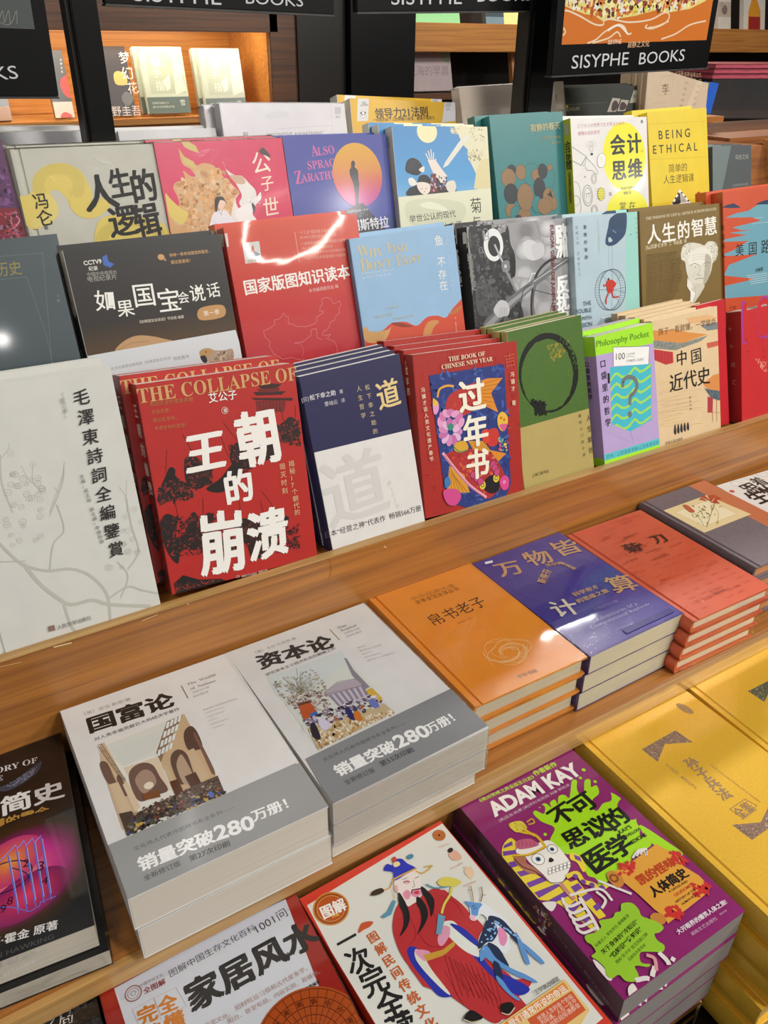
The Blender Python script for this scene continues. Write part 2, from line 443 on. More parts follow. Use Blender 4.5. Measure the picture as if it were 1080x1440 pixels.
TILT = math.radians(74)
RN = V((0, -math.sin(TILT), math.cos(TILT))); RUP = V((0, math.cos(TILT), math.sin(TILT)))
ROWS = {3: (.803, -.513), 2: (.89, -.425), 1: (.985, -.338), 0: (1.105, -.262)}
def frameM(O, U, Vv, N): return Matrix(((U.x, Vv.x, N.x, O.x), (U.y, Vv.y, N.y, O.y), (U.z, Vv.z, N.z, O.z), (0, 0, 0, 1)))
class Book: pass
def make(O, U, Vv, N, w, h, t, label, hard=False, col='#ffffff', kind='satin', film=False, cat='book', group=None, name='book', **k):
    """O: world point of the front cover's lower left corner"""
    B = Book(); B.w, B.h, B.t, B.U, B.V, B.N, B.O = w, h, t, U, Vv, N, O
    B.root = thing(name, label, cat, frameM(O-N*t, U, Vv, N), group)
    B.cover, B.spine = book_parts(B.root, w, h, t, hard, col, kind, **k)
    for o in (B.cover, B.spine): o.parent = B.root
    bpy.context.view_layer.update()
    B.S = Surf(B.cover, Matrix.Translation((0, 0, t)), w, h, kind if kind in ('matte', 'satin', 'gloss') else 'satin')
    xs = -.0032 if hard else -.0005
    B.SP = Surf(B.spine, Matrix(((0, 0, -1, xs), (0, 1, 0, 0), (1, 0, 0, 0), (0, 0, 0, 1))), t, h, B.S.kind)
    B.film = film
    return B
def finish(B):
    B.S.done(); B.SP.done()
    if B.film: add_film(B.root, B.w, B.h, B.t)
def upright(row, TL, TR, SL, SR, t, label, dD=0, h=None, **k):
    D, zf = ROWS[row]; P0 = EYE-RN*(D+dD); zf += CAM_Z
    g = lambda p: on_plane(p, P0, RN) if p else None
    a, b = g(TL), g(TR)
    U, Vv, wd = solve(a, b, g(SL), g(SR), V((1, 0, 0)), RUP)
    # height down to the ledge it stands on (the lower corner touches)
    lo = min(0, wd*U.z)
    hh = (a.z+lo-zf-(.276*t if True else 0)*1.0)/Vv.z
    if h: hh = h
    O = a-Vv*hh
    return make(O, U, Vv, RN, wd, hh, t, label, **k)
def gname(B): return B.root['label'].split(' with ')[0].split(',')[0]+' copies of one stack'
def behind(B, n, t, labels, group=None, jit=((0, 0),), gap=.0008):
    out = []; group = group or gname(B); B.root['group'] = group
    for i in range(n):
        du, dv = jit[i % len(jit)]
        M = frameM(B.O-B.N*(t+gap)*(i+1)-B.N*B.t + B.U*du + B.V*((t+gap)*(i+1)*math.cos(TILT)/math.sin(TILT)+dv), B.U, B.V, B.N)
        out.append(dup(B.root, M, labels[i], group))
    return out
def flat(z, TL, TR, SL, SR, h, t, label, **k):
    zz = CAM_Z+z; g = lambda p: at_z(p, zz) if p else None
    a, b = g(TL), g(TR)
    U, Vv, wd = solve(a, b, g(SL), g(SR), V((1, 0, 0)), V((0, 1, 0)))
    if k.get('wd'): wd = k['wd']
    k.pop('wd', None)
    return make(a-Vv*h, U, Vv, V((0, 0, 1)), wd, h, t, label, **k)
def below(B, n, labels, group=None, jit=((0, 0, 0),)):
    out = []; group = group or gname(B); B.root['group'] = group
    for i in range(n):
        dx, dy, r = jit[i % len(jit)]
        R = Matrix.Rotation(math.radians(r), 4, 'Z')
        M = frameM(B.O-B.N*(B.t+.0004)*(i+1)-B.N*B.t+B.U*dx+B.V*dy, B.U, B.V, B.N) @ R
        out.append(dup(B.root, M, labels[i], group))
    return out

# ------------------------------------------------------------ the room
def struct(name, bm, m):
    o = from_bm(name, bm, m); o['kind'] = 'structure'; return o
struct('floor', box_bm((-3, -6.5, -.1), (7.5, 6, 0)), mat('floor_tiles_brown', '#5b4634', .35, var=((3, 3, 3), .2)))
struct('wall_back', box_bm((-3, 5, 0), (7.4, 5.1, 3.1)), mat('wall_dark_paint', '#15110e', .6, var=((4, 4, 4), .2)))
struct('wall_right', box_bm((7.4, -6.5, 0), (7.5, 5, 3.1)), mat('wall_warm_paint', '#5a4a3a', .7, var=((4, 4, 4), .1)))
struct('ceiling', box_bm((-3, -6.5, 3.0), (7.5, 5.1, 3.1)), mat('ceiling_black_paint', '#2a2724', .8, var=((4, 4, 4), .1)))

# ------------------------------------------------------------ display stand: stepped book rack above a flat shelf above a lower bin
Zc = CAM_Z
X0, X1 = -.42, 1.72
stand = thing('display_stand', 'long stepped varnished wooden book display stand filled with books', 'display stand', Matrix.Translation((0, 0, 0)))
bpy.context.view_layer.update()
def part(n, bm, m, p=None): return from_bm(n, bm, m, p or stand)
zA = Zc-.6595
part('front_rail', box_bm((X0, .680, zA), (X1, .6905, Zc-.5045), .0006), WOOD)
part('rail_edge_band', box_bm((X0, .6795, Zc-.5045), (X1, .691, Zc-.5025), .0006), WOODE)
part('book_ledge', box_bm((X0, .6905, Zc-.527), (X1, .815, Zc-.5142)), WOOD)
part('flat_shelf_board', box_bm((X0, .452, zA-.018), (X1, .80, zA), .001), WOOD)
part('shelf_lip', box_bm((X0, .446, zA-.030), (X1, .456, zA-.006), .0015), WOODE)
part('shelf_riser', box_bm((X0, .458, .05), (X1, .475, zA-.018)), WOOD)
part('lower_bin_floor', box_bm((X0, .150, Zc-.878), (X1, .458, Zc-.862)), BLACK)  # black floor also stands for the shadow in the gap under the stacks
part('lower_bin_front_board', box_bm((X0, .135, .05), (X1, .150, Zc-.93), .001), WOOD)
for row in (2, 1, 0):
    D, zf = ROWS[row]; y0 = (D-(-zf)*math.cos(TILT))/math.sin(TILT); z = Zc+zf
    part('book_ledge', box_bm((X0, y0-.012, z-.0145), (X1, y0+.085, z-.0012)), WOOD)
    part('ledge_lip', box_bm((X0, y0-.018, z-.0145), (X1, y0-.0125, z+.004), .0008), WOODE)
for row, dd in ((3, .062), (2, .060), (1, .068), (0, .09)):
    D, zf = ROWS[row]
    base = V((0, 0, 0)); y0 = (D+dd-(-zf)*math.cos(TILT))/math.sin(TILT)
    hgt = {3: .075, 2: .08, 1: .06, 0: .12}[row]; z = Zc+zf
    p = [(y0, z), (y0+.006, z), (y0+.006+hgt*math.cos(TILT), z+hgt), (y0+hgt*math.cos(TILT), z+hgt)]
    part('back_panel', prism_x(p, X0, X1), WOODD)
part('end_panel', prism_x([(.475, .05), (1.30, .05), (1.30, Zc-.30), (1.10, Zc-.30), (.69, Zc-.56), (.69, zA), (.475, zA)], X0-.018, X0-.002), WOOD)

# ============================================================ flat stacks on the shelf
INKD = '#1c1a1a'
def econ(name_k):
    pass
# --- the wealth book (first white stack)
zt = -.58
B = flat(zt, (85, 1000), (319, 920), (184, 1275), (464, 1135), .238, .0385, 'thick white paperback with grey foot band and painted vaulted hall, top of its stack', col='#e2e1de', kind='satin', pages='#d2cbbd', group=None)
S = B.S.org(60, 880, 4)
S.grp('title')
S.hk = .9; S.text('国富论', (232, 520), (715, 365), INKD, b=.045, hs=.98)
S.grp('small_print')
S.text('〔英〕亚当·斯密/著', (232, 487), (490, 402), '#8a8a88')
S.text('对人类幸福贡献巨大的经济学著作', (285, 632), (765, 457), '#3a3836', b=.01)
S.text(serif('The  Wealth'), (810, 325), (970, 268), '#807c78'); S.text(serif('of  Nations'), (828, 350), (968, 302), '#807c78')
S.text('全新修订版', (838, 372), (935, 338), '#a5a29e'); S.text('胡长明/译', (843, 395), (930, 364), '#a5a29e')
S.line([(780, 338), (818, 408)], 1.1, '#8c7f6c')
for i, (l, n) in enumerate([(330, 12), (185, 11), (175, 10), (90, 6), (170, 10), (115, 8)]):
    S.text('自由竞争市场经济学的开山之作国民财富'[:n], (897+i*11, 470+i*21), (897+i*11+l*.6, 470+i*21-l*.20), '#a9a7a4')
S.grp('illustration')
H = [(305, 672), (795, 495), (1027, 948), (478, 1188)]
S.poly(H, '#e6e2d8')
S.poly([(310, 690), (790, 500), (640, 725), (455, 790)], '#d9dad2')
for i in range(8): S.line([(400+i*6, 700+i*14), (700-i*10, 580+i*16)], .25, '#aab0ab')
S.poly([(645, 725), (795, 495), (1005, 900), (800, 935), (665, 790)], '#c9ab84')
S.poly([(320, 680), (345, 655), (470, 880), (560, 1110), (450, 1150), (330, 790)], '#cfb290')
S.poly([(455, 800), (655, 735), (720, 925), (560, 990)], '#dccbb0')
ar = lambda cx, top, w_, h_, sl: [(cx-w_, top+h_)] + [(cx-w_*math.cos(t*math.pi/10)+sl*0, top+w_*.9-w_*.9*math.sin(t*math.pi/10)) for t in range(11)] + [(cx+w_*1.1+sl, top+h_)]
S.blob([(485, 860), (500, 805), (560, 772), (620, 785), (660, 850), (705, 925), (640, 955), (560, 990), (520, 960)], '#6f5145')
S.blob([(520, 870), (560, 815), (610, 820), (640, 880), (600, 930), (560, 940)], '#a88a76')
S.disc((597, 900), 4.2, '#e8dcc4')
S.blob([(722, 780), (728, 720), (770, 697), (815, 730), (850, 830), (875, 880), (820, 880), (770, 890)], '#5f4638')
S.blob([(755, 800), (765, 740), (790, 735), (850, 860), (800, 895)], '#b79b80')
S.blob([(795, 640), (800, 590), (835, 565), (870, 600), (900, 680), (870, 700), (820, 700)], '#5a4136')
S.blob([(850, 620), (865, 615), (965, 810), (950, 830), (900, 720)], '#7a5a48')
S.poly([(805, 710), (850, 690), (935, 850), (890, 880)], '#cdb391'); S.poly([(680, 790), (700, 785), (760, 910), (730, 925)], '#cdb391')
S.blob([(325, 800), (330, 765), (365, 775), (400, 850), (420, 900), (370, 890)], '#6e4f40'); S.blob([(418, 870), (425, 840), (445, 860), (480, 950), (450, 950)], '#6e4f40')
S.poly([(375, 895), (425, 880), (500, 1040), (440, 1060)], '#d4bb98'); S.poly([(450, 895), (480, 880), (550, 1020), (520, 1050)], '#dbc6a6')
S.poly([(640, 715), (700, 540), (790, 500), (690, 700), (665, 770)], '#8b6a52')
for i in range(4):
    for j in range(4):
        x, y = 700+i*22-j*16, 545-i*12+j*52
        S.poly([(x, y), (x+16, y-6), (x+8, y+30), (x-8, y+36)], '#dfe6e2')
for k in range(6): S.line([(310+k*26, 672+k*38), (335+k*26, 668+k*38)], .35, '#4d443e')
S.line([(330, 665), (470, 875)], .4, '#5a4a3c'); S.line([(312, 680), (455, 880)], .4, '#5a4a3c'); S.line([(320, 672), (463, 878)], .3, '#5a4a3c')
S.poly([(560, 950), (650, 925), (665, 965), (575, 985)], '#7d4a20')
S.poly([(715, 880), (760, 865), (800, 950), (750, 965)], '#5a3218'); S.poly([(800, 850), (860, 825), (900, 900), (840, 925)], '#4e2c16')
S.poly([(880, 890), (985, 845), (1027, 948), (790, 1050), (560, 1110), (520, 1060)], '#5a4a3c')
S.poly([(430, 1060), (500, 1045), (530, 1080), (478, 1188)], '#4a382c')
S.org(60, 1060, 4)
crowd = [(470, 360), (560, 310), (700, 250), (980, 140), (1028, 225), (478, 466)]
S.scatter(crowd, 420, 1.0, ['#2a2320', '#3a302b', '#6b5a4c', '#8a7765', '#2b2522', '#1e1a18', '#5c2a22', '#a8957e'], 3)
S.scatter([(500, 380), (1000, 200), (1028, 225), (490, 460)], 160, 1.5, ['#1b1816', '#26201d', '#3a302b', '#7b2a22', '#3a4a7a', '#c2a24a', '#4c4a3a'], 4)
S.blob([(930, 225), (950, 215), (965, 240), (945, 250)], '#5a72c0')
S.grp('foot_band')
p = [(370, 516), (1080, 205)]
S.org(0, 0, 1)
S.poly([(151, 1190), (462-40, 1073), (468, 1140), (180, 1290)], '#9b9c9b')
S.poly([(153, 1190), (416, 1074), (475, 1145), (176, 1290)], '#9b9c9b')
S.grp('band_lettering').org(60, 1060, 4)
S.text('文化伟人代表作图释书系全系列——', (508, 530), (1072, 290), '#5a5a5a')
S.text('销量突破', (523, 590), (948, 420), '#f4f4f2', b=.04, hs=1.1)
S.text('280', (955, 415), (1175, 345), '#f4f4f2', b=.03, hs=1.0)
S.org(270, 1060, 4)
S.text('万册！', (322, 328), (572, 228), '#f4f4f2', b=.035, hs=1.05)
S.org(60, 1060, 4)
S.text('全新修订版', (562, 690), (770, 600), '#4a4a48', hs=1.1)
S.text('第27次印刷', (820, 580), (1045, 490), '#4a4a48', b=.01, hs=1.05)
B.SP.grp('spine_title').vtext('国富论', (100, 1062), (122, 1120), '#2a2a2a', size=14, lean=False)
finish(B)
below(B, 1, ['thick white paperback lying under the painted vaulted hall cover'], jit=((.002, -.001, .2),))

# --- the capital book (second white stack)
B = flat(zt, (319, 918), (510, 848), (467, 1131), (684, 1020), .238, .0278, 'white paperback with grey foot band and street painting, top of its stack', col='#e2e1de', kind='satin', pages='#cfc9bc', film=True, group=None)
S = B.S.org(300, 830, 4)
S.hk = .9; S.grp('title').text('资本论', (222, 372), (640, 245), INKD, b=.045, hs=.98)
S.grp('small_print')
S.text('〔德〕卡尔·马克思/著', (232, 345), (458, 262), '#8a8a88'); S.text('研究资本主义经济形态的巅峰之作', (288, 470), (680, 318), '#3a3836', b=.01)
S.text(serif('Das'), (693, 207), (742, 190), '#807c78'); S.text(serif('Kapital'), (712, 222), (798, 192), '#807c78')
S.text('全新修订版', (730, 240), (818, 208), '#a5a29e'); S.text('刘启云/编译', (742, 258), (830, 226), '#a5a29e')
S.line([(657, 222), (710, 280)], 1.1, '#9a8a50')
for i, (l, n) in enumerate([(50, 4), (125, 9), (60, 5), (95, 7), (160, 12)]):
    S.text('剖析资本主义社会经济运行规律的传世'[:n], (805+i*14, 322+i*18), (805+i*14+l, 322+i*18-l*.30), '#a9a7a4')
S.grp('illustration')
P = [(300, 490), (718, 340), (1022, 690), (590, 900)]
S.poly(P, '#d9dcd4')
S.poly([(300, 490), (718, 340), (760, 400), (560, 560), (360, 600)], '#d3dbd9')
S.poly([(735, 380), (750, 385), (790, 450), (880, 545), (850, 560), (780, 480)], '#8c8792')
S.poly([(620, 580), (700, 520), (800, 500), (850, 545), (640, 600)], '#b5a9b4')
S.poly([(640, 600), (840, 540), (870, 610), (730, 660)], '#c9c2cc')
for i in range(7): S.poly([(648+i*30, 592-i*9), (662+i*30, 588-i*9), (715+i*26, 650-i*10), (703+i*26, 655-i*10)], '#8f8498')
S.line([(620, 580), (700, 515), (800, 500)], .5, '#6f6672'); S.line([(620, 590), (850, 535)], .7, '#7c7280')
rt = random.Random(5)
for i in range(26):
    a = math.radians(-150+i*4.9); l = rt.uniform(60, 150)
    S.line([(490, 590), (490+l*.5*math.cos(a), 590+l*.5*math.sin(a)), (490+l*math.cos(a)+rt.uniform(-8, 8), 590+l*math.sin(a)+rt.uniform(-8, 8))], .28, rt.choice(['#6b5f52', '#8b8266', '#7c7a64']))
S.scatter([(330, 520), (560, 440), (640, 540), (640, 620), (420, 660)], 240, .9, ['#b9b295', '#8c8468', '#c8c2ae', '#a08c78', '#9aa088'], 7)
S.scatter([(400, 600), (600, 560), (660, 640), (640, 690), (470, 700)], 130, 1.2, ['#7f6a70', '#9a8488', '#b79a94', '#6a5a5e', '#c8b0a8'], 8)
S.poly([(480, 650), (540, 625), (585, 690), (510, 740)], '#c25a2a'); S.poly([(540, 700), (580, 680), (592, 705), (560, 725)], '#3a6fb0'); S.poly([(470, 640), (550, 620), (556, 632), (480, 655)], '#6b4632')
S.poly([(855, 570), (890, 550), (950, 610), (940, 640)], '#d9b23a')
S.poly([(530, 780), (640, 740), (960, 640), (1022, 690), (590, 900)], '#c9b48e')
S.scatter([(540, 780), (1000, 680), (1020, 692), (590, 898)], 330, 1.3, ['#d8c8a4', '#e4dac2', '#b8925a', '#c9a46a', '#efe8d8', '#a07c4c'], 9, ang=60)
S.scatter([(500, 740), (640, 680), (900, 590), (960, 640), (700, 740), (560, 800)], 170, 1.6, ['#4a3f5a', '#6a5f8a', '#2c2838', '#8c7f9a', '#c8bcd0', '#b06a3a', '#e6e0e6'], 10)
for q, cc in (([(545, 765), (570, 750), (605, 835), (560, 830)], '#2c2634'), ([(740, 670), (765, 665), (800, 730), (765, 725)], '#2a2c6a'), ([(790, 690), (820, 685), (838, 735), (800, 732)], '#d07a2a'), ([(875, 625), (905, 615), (935, 655), (900, 665)], '#6f7cc0'), ([(590, 740), (620, 720), (660, 770), (620, 790)], '#d8d4e4')): S.blob(q, cc)
S.grp('foot_band').org(460, 960, 4)
S.poly([(-120, 430), (692, 38), (905, 245), (30, 692)], '#8d8e90')
S.grp('band_lettering')
S.text('文化伟人代表作图释书系全系列——', (-30, 430), (435, 218), '#4a4a4c')
S.text('销量突破', (22, 475), (355, 320), '#f4f4f2', b=.04, hs=1.08); S.text('280', (357, 310), (540, 235), '#f4f4f2', b=.03); S.text('万册！', (535, 245), (722, 152), '#f4f4f2', b=.035, hs=1.1)
S.text('全新修订版', (88, 555), (256, 478), '#3c3c3c', hs=1.15); S.text('第53次印刷', (288, 450), (470, 365), '#3c3c3c', b=.01, hs=1.1)
B.SP.grp('spine_title').org(300, 830, 4)
finish(B)
below(B, 1, ['white paperback with page edges showing, directly under the street painting cover'], jit=((0, 0, 0),))
B2 = make(B.O-B.N*(2*(B.t+.0004))-B.U*.0-B.V*-.004, B.U, B.V, B.N, B.w-.008, B.h-.004, .0198, 'slightly smaller white paperback at the bottom under the street painting stack', col='#dcdad4', kind='matte', pages='#cfc8b8'); finish(B2)

# --- orange hardbacks
B = flat(zt-.0005, (517, 842), (662, 793), (672, 1001), (831, 926), .213, .0252, 'orange hardback with black title and a pale swirl emblem, top of its stack', hard=True, col='#e8902c', kind='gloss', pages='#d8d0b8', film=True)
S = B.S.org(500, 750, 4); S.z = .00006
S.grp('title').text('帛书老子', (380, 470), (690, 348), '#3a1c08', b=.0, hs=1.12)
S.grp('small_print').text('中|华|经|典|名|著', (305, 362), (545, 282), '#a3641e', cjk=False); S.text('全本全注全译丛书', (325, 382), (570, 300), '#7c4410', b=.01); S.text('徐志钧  译注', (567, 502), (652, 470), '#b0702a', cjk=False)
S.text('中华书局', (900, 800), (1010, 760), '#6a3508', b=.02)
S.grp('illustration')
rr = random.Random(2)
for k in range(16):
    c = (855, 665); R = 10+k*2.2
    a0 = rr.uniform(0, 360); Lp = []
    cc = S.L(c)
    for i in range(14):
        t = math.radians(a0+i*16); R2 = R*(1+.15*math.sin(3*t+k)); Lp.append((cc[0]+R2/1500*math.cos(t)*1.0, cc[1]+R2/2000*math.sin(t)))
    S.lline(Lp, .0006, '#f5c98c')
B.SP.grp('spine_title')
finish(B)
below(B, 2, ['orange hardback, middle of the stack topped by the swirl emblem cover', 'orange hardback, bottom of the stack topped by the swirl emblem cover'], jit=((-.002, 0, .3), (-.004, .003, -.2)))

# --- purple paperbacks
B = flat(zt-.0002, (664, 793), (788, 747), (831, 920), (960, 862), .212, .0257, 'violet paperback with gold block characters and fine line pattern, top of its stack', col='#3d2c8c', kind='gloss', pages='#d9d5c0', film=True)
S = B.S.org(640, 700, 4); S.hk = .85
S.grp('line_pattern')
for k in range(34):
    y = .004+k*.0019
    S.lline([(.002, y), (S.w-.002, y)], .0004, '#7f72c4')
for k in range(20):
    S.disc((S.w*.5, S.h*.66), 8+k*2.9, None, ry=7+k*2.6, line='#6d60b8', lw=.45, L=True)
for k in range(9):
    S.disc((S.w*.16, S.h*.86), 4+k*2.2, None, ry=3+k*2.2, line='#6558b0', lw=.4, L=True)
S.grp('title')
G = '#c79a6a'
S.text('万', (195, 375), (340, 345), G, b=.02, hs=1.05); S.text('物', (355, 315), (500, 285), G, b=.02, hs=1.05); S.text('皆', (500, 262), (650, 225), G, b=.02, hs=1.0)
S.text('算', (815, 455), (965, 425), G, b=.02, hs=1.1); S.text('计', (500, 590), (650, 560), '#d8cdb8', b=.02, hs=1.1)
S.grp('small_print')
S.text('科学奇才', (650, 540), (790, 490), G, b=.03); S.text('的思维之旅', (670, 578), (845, 512), G, b=.03)
S.text('斯蒂芬', (455, 475), (495, 400), G, b=.03, hs=1.3); S.text('沃尔弗', (500, 375), (600, 360), G, b=.03); S.text('拉姆著', (605, 362), (685, 400), G, b=.03)
S.text('万物皆可计算', (775, 628), (905, 575), '#9488c4'); S.text('Adventures of a', (780, 685), (1010, 590), '#a99cd0', hs=.9); S.text('Computational Explorer', (752, 728), (1085, 590), '#a99cd0', hs=.9)
S.rect(.42, .93, .95, .965, '#33247c'); S.text('人民邮电出版社', (895, 740), (1000, 705), '#9488c4')
S.poly([(165, 365), (210, 355), (212, 368), (170, 378)], '#e8e6f0')
finish(B)
below(B, 2, ['violet paperback showing cream page edges, middle of its stack', 'violet paperback showing cream page edges, bottom of its stack'], jit=((-.0035, .001, 0), (-.0065, .0015, 0)))

# --- red hardbacks with chrysanthemum title
B = flat(zt-.0012, (796, 753), (896, 715), (962, 869), (1080, 824), .218, .0188, 'salmon red hardback with faint writing pattern and black brush title, top of its stack', hard=True, col='#d4603f', kind='satin', pages='#e4dcc8', film=True)
S = B.S.org(810, 640, 4); S.z = .0001; S.hk = .85
S.grp('faint_writing')
rr = random.Random(9)
for k in range(20):
    for j in range(6):
        u = .06+j*.155+rr.uniform(-.02, .02); v = .03+k*.048
        if rr.random() < .75: S.lpoly([S.uv(u, v), S.uv(u+rr.uniform(.04, .11), v), S.uv(u+.08, v+.004), S.uv(u, v+.004)], '#c04f32')
for k in range(22):
    u, v = rr.uniform(.05, .8), rr.uniform(.02, .92); S.ltext(rr.choice(['美国文化的类型', '日本人的性格', '义理与人情', '忠孝仁义礼', '恩与报恩录']), S.uv(u, v), S.uv(u+.16, v), '#bb4c30')
S.grp('title').text('菊', (240, 510), (335, 490), '#3a1610', b=.02, hs=1.0); S.text('刀', (395, 460), (475, 440), '#3a1610', b=.02, hs=1.1)
S.disc((360, 506), 3.1, '#3a1610'); S.text('与', (350, 500), (370, 496), '#d4603f')
S.grp('small_print').text('菊花与刀', (258, 468), (330, 440), '#7a2a1c'); S.text('日本文化的类型', (382, 552), (475, 520), '#8a3020'); S.text('露丝·本尼迪克特', (430, 590), (530, 555), '#8a3020'); S.text('精装全译本', (775, 780), (850, 750), '#6a2418'); S.text('上海三联书店', (640, 830), (760, 780), '#b84a30')
finish(B)
below(B, 3, ['salmon red hardback, second from the top of the brush title stack', 'salmon red hardback, third from the top of the brush title stack', 'salmon red hardback, bottom of the brush title stack'], jit=((-.003, .0, .2), (-.006, .001, .0), (-.009, .002, -.2)))

# --- grey cloth hardback with lily plate
B = flat(-.5765, (900, 707), (989, 675), (1060, 799), None, .195, .0200, 'grey violet cloth book with lily picture plate and orange strip, top of its stack', hard=True, col='#75686c', kind='cloth', spine='#6a5d62', pages='#c98a58')
S = B.S.org(810, 640, 4); S.z = .00006
S.grp('orange_strip').rect(.75, 0, 1, 1, '#c87850')
for k in range(5):
    u = .80+k*.04; S.lline([S.uv(u, .1+.02*k), S.uv(u, .66)], .0003, '#a55a38')
S.grp('picture_plate'); S.poly([(492, 312), (735, 225), (985, 333), (722, 437)], '#e6d3a0'); S.poly([(560, 322), (740, 255), (905, 330), (722, 400)], '#efe4bf')
S.line([(560, 322), (740, 255), (905, 330), (722, 400)], .25, '#b08850', closed=True)
S.grp('illustration')
S.line([(735, 405), (760, 330), (780, 270)], .9, '#7d7a2c', sm=True); S.line([(720, 400), (690, 350), (640, 310)], .8, '#7d7a2c', sm=True); S.line([(790, 390), (800, 330), (770, 280)], .8, '#b8a848', sm=True)
rr = random.Random(4)
for k in range(34):
    x, y = rr.uniform(660, 805), rr.uniform(290, 395); a = rr.uniform(-.9, .9)
    l = rr.uniform(18, 34); dx, dy = l*math.sin(a), -l*math.cos(a)*.6
    S.poly([(x, y), (x+dx*.5+4, y+dy*.5), (x+dx, y+dy), (x+dx*.5-4, y+dy*.5)], rr.choice(['#8b8a3a', '#5c6a2c', '#a89a44', '#c9b860', '#4a5a40']))
for q in ([(700, 235), (760, 262), (720, 225)], [(760, 265), (790, 225), (740, 228)], [(765, 268), (820, 245), (790, 232)], [(755, 268), (810, 275), (790, 255)], [(740, 262), (690, 250), (705, 240)]): S.poly(q, '#b8482a')
S.blob([(600, 285), (625, 283), (668, 318), (640, 322)], '#c0603a')
S.org(0, 0, 1)
finish(B)
below(B, 3, ['orange strip hardback under the lily plate cover, second of its stack', 'orange strip hardback under the lily plate cover, third of its stack', 'orange strip hardback under the lily plate cover, bottom of its stack'], jit=((-.001, -.003, .5), (.0, -.004, -.3), (0, -.004, 0)))

# --- white cartoon lettered book at far right
B = flat(-.592, (1007, 683), (1115, 640), (1100, 745), None, .22, .0330, 'white paperback with bubbly black hand lettering, at the right end of the flat shelf', col='#e9e8e2', kind='satin')
S = B.S.org(940, 560, 1080/140)
S.grp('outline_cloud')
for c, rx in (((740, 930), 9), ((860, 850), 10), ((1010, 820), 10), ((1150, 790), 10)): S.disc(c, rx, None, line='#8c8c94', lw=.5)
S.disc((690, 1010), 4, '#c8483c')
S.grp('title').text('跟', (725, 950), (870, 900), INKD, b=.02, hs=1.2); S.text('着', (840, 880), (970, 845), INKD, b=.02, hs=1.1)
S.text('生物学', (770, 1040), (1240, 870), INKD, b=.04, hs=1.15); S.text('笔记', (1080, 1090), (1300, 1010), INKD, b=.04)
finish(B)
below(B, 1, ['white paperback under the bubbly lettered cover at the right end of the flat shelf'])

# --- black physics book at left
zh = -.611
B = flat(zh, (-150, 1087), (87, 1041), None, (180, 1305), .240, .0285, 'black paperback with neon pink and blue zigzag picture, left end of flat shelf', col='#0e0e10', kind='gloss', pages='#cdc5b5', spine='#0e0e10')
S = B.S.org(0, 1040, 3.6)
S.grp('planet'); S.blob([(-20, 250), (60, 215), (150, 150), (210, 110), (190, 165), (110, 225), (30, 262)], '#3a4258'); S.scatter([(0, 245), (70, 212), (190, 130), (170, 175), (90, 230)], 160, .7, ['#5a6a88', '#7c8494', '#2a3044', '#8a8a98'], 5)
S.grp('title').text(serif('A BRIEF HISTORY OF'), (-420, 255), (188, 88), '#d8d8da', hs=1.05); S.text(serif('TIME'), (-120, 215), (15, 180), '#d8d8da', hs=1.05)
S.text('时间简史', (-350, 405), (318, 195), '#eceaea', b=.035, hs=.86); S.text('你能看懂的霍金', (-280, 480), (248, 330), '#c09040', b=.03)
S.grp('neon_picture')
S.glow((90, 690), 76, 60, [(0, '#f0a860'), (.22, '#e06080'), (.45, '#d83098'), (.62, '#8a2060'), (.8, '#3a2410'), (1, '#0e0e10')], a=20)
S.glow((50, 620), 30, 22, [(0, '#f0a040'), (.5, '#e06058'), (1, '#c83a78')], a=30)
S.glow((140, 790), 34, 20, [(0, '#e84068'), (.6, '#b02c60'), (1, '#8a2060')], a=20)
S.line([(60, 650), (120, 670), (150, 700), (120, 740)], 1.0, '#3a2a6a', sm=True)
S.disc((20, 700), 22, None, ry=15, line='#2a1c50', lw=1.2)
zz = [(0, 615), (78, 535), (85, 555), (122, 512), (130, 540), (165, 500), (172, 525), (208, 487)]
S.line(zz, .7, '#6fb0ff'); S.line([(p[0], p[1]+4) for p in zz], .5, '#c040e0')
for i, x in enumerate((42, 85, 130, 172, 208)):
    S.line([(x, 590-i*22), (x+45, 850-i*18), (x+52, 880-i*18)], .9, '#4f74e8'); S.line([(x+7, 590-i*22), (x+52, 850-i*18)], .5, '#a8c8ff')
S.line([(0, 850), (60, 850), (150, 872), (200, 845), (205, 825), (240, 810), (280, 795)], .7, '#5a80e8')
for t_, p_ in (('2', (120, 610)), ('3', (195, 620)), ('4', (215, 700)), ('8', (40, 800)), ('9', (5, 840))): S.text(t_, p_, (p_[0]+30, p_[1]-6), '#2a1430')
S.grp('author_lettering').text('史蒂芬·霍金 原著', (-190, 1050), (292, 912), '#e8e6e2', b=.02, hs=.95, cjk=False); S.text('STEPHEN HAWKING', (-200, 1150), (272, 985), '#5a5652', hs=.85)
S.text('王宇琨 董志道 编著', (-120, 1165), (205, 1062), '#b0aca8', cjk=False); S.text('北京联合出版公司', (15, 1185), (178, 1115), '#c8c4c0', b=.01)
S.disc((-2, 1195), 3.5, '#b03028')
S.grp('publisher_tag'); S.poly([(503, 945), (578, 917), (596, 975), (520, 1012)], '#dfa81c'); S.text('ZITO', (513, 958), (572, 937), INKD, b=.01); S.text('紫图', (528, 978), (578, 960), '#5a4010')
finish(B)
M = frameM(B.O-B.N*(B.t+.0204)+B.U*.006-B.V*.008, B.U, B.V, B.N)
B3 = make(B.O-B.N*(B.t+.0002)+B.U*.006-B.V*.006, B.U, B.V, B.N, B.w, B.h, .0195, 'shrink wrapped paperback lying under the black time picture book', col='#101012', kind='satin', film=True, pages='#cfc7b6'); finish(B3)

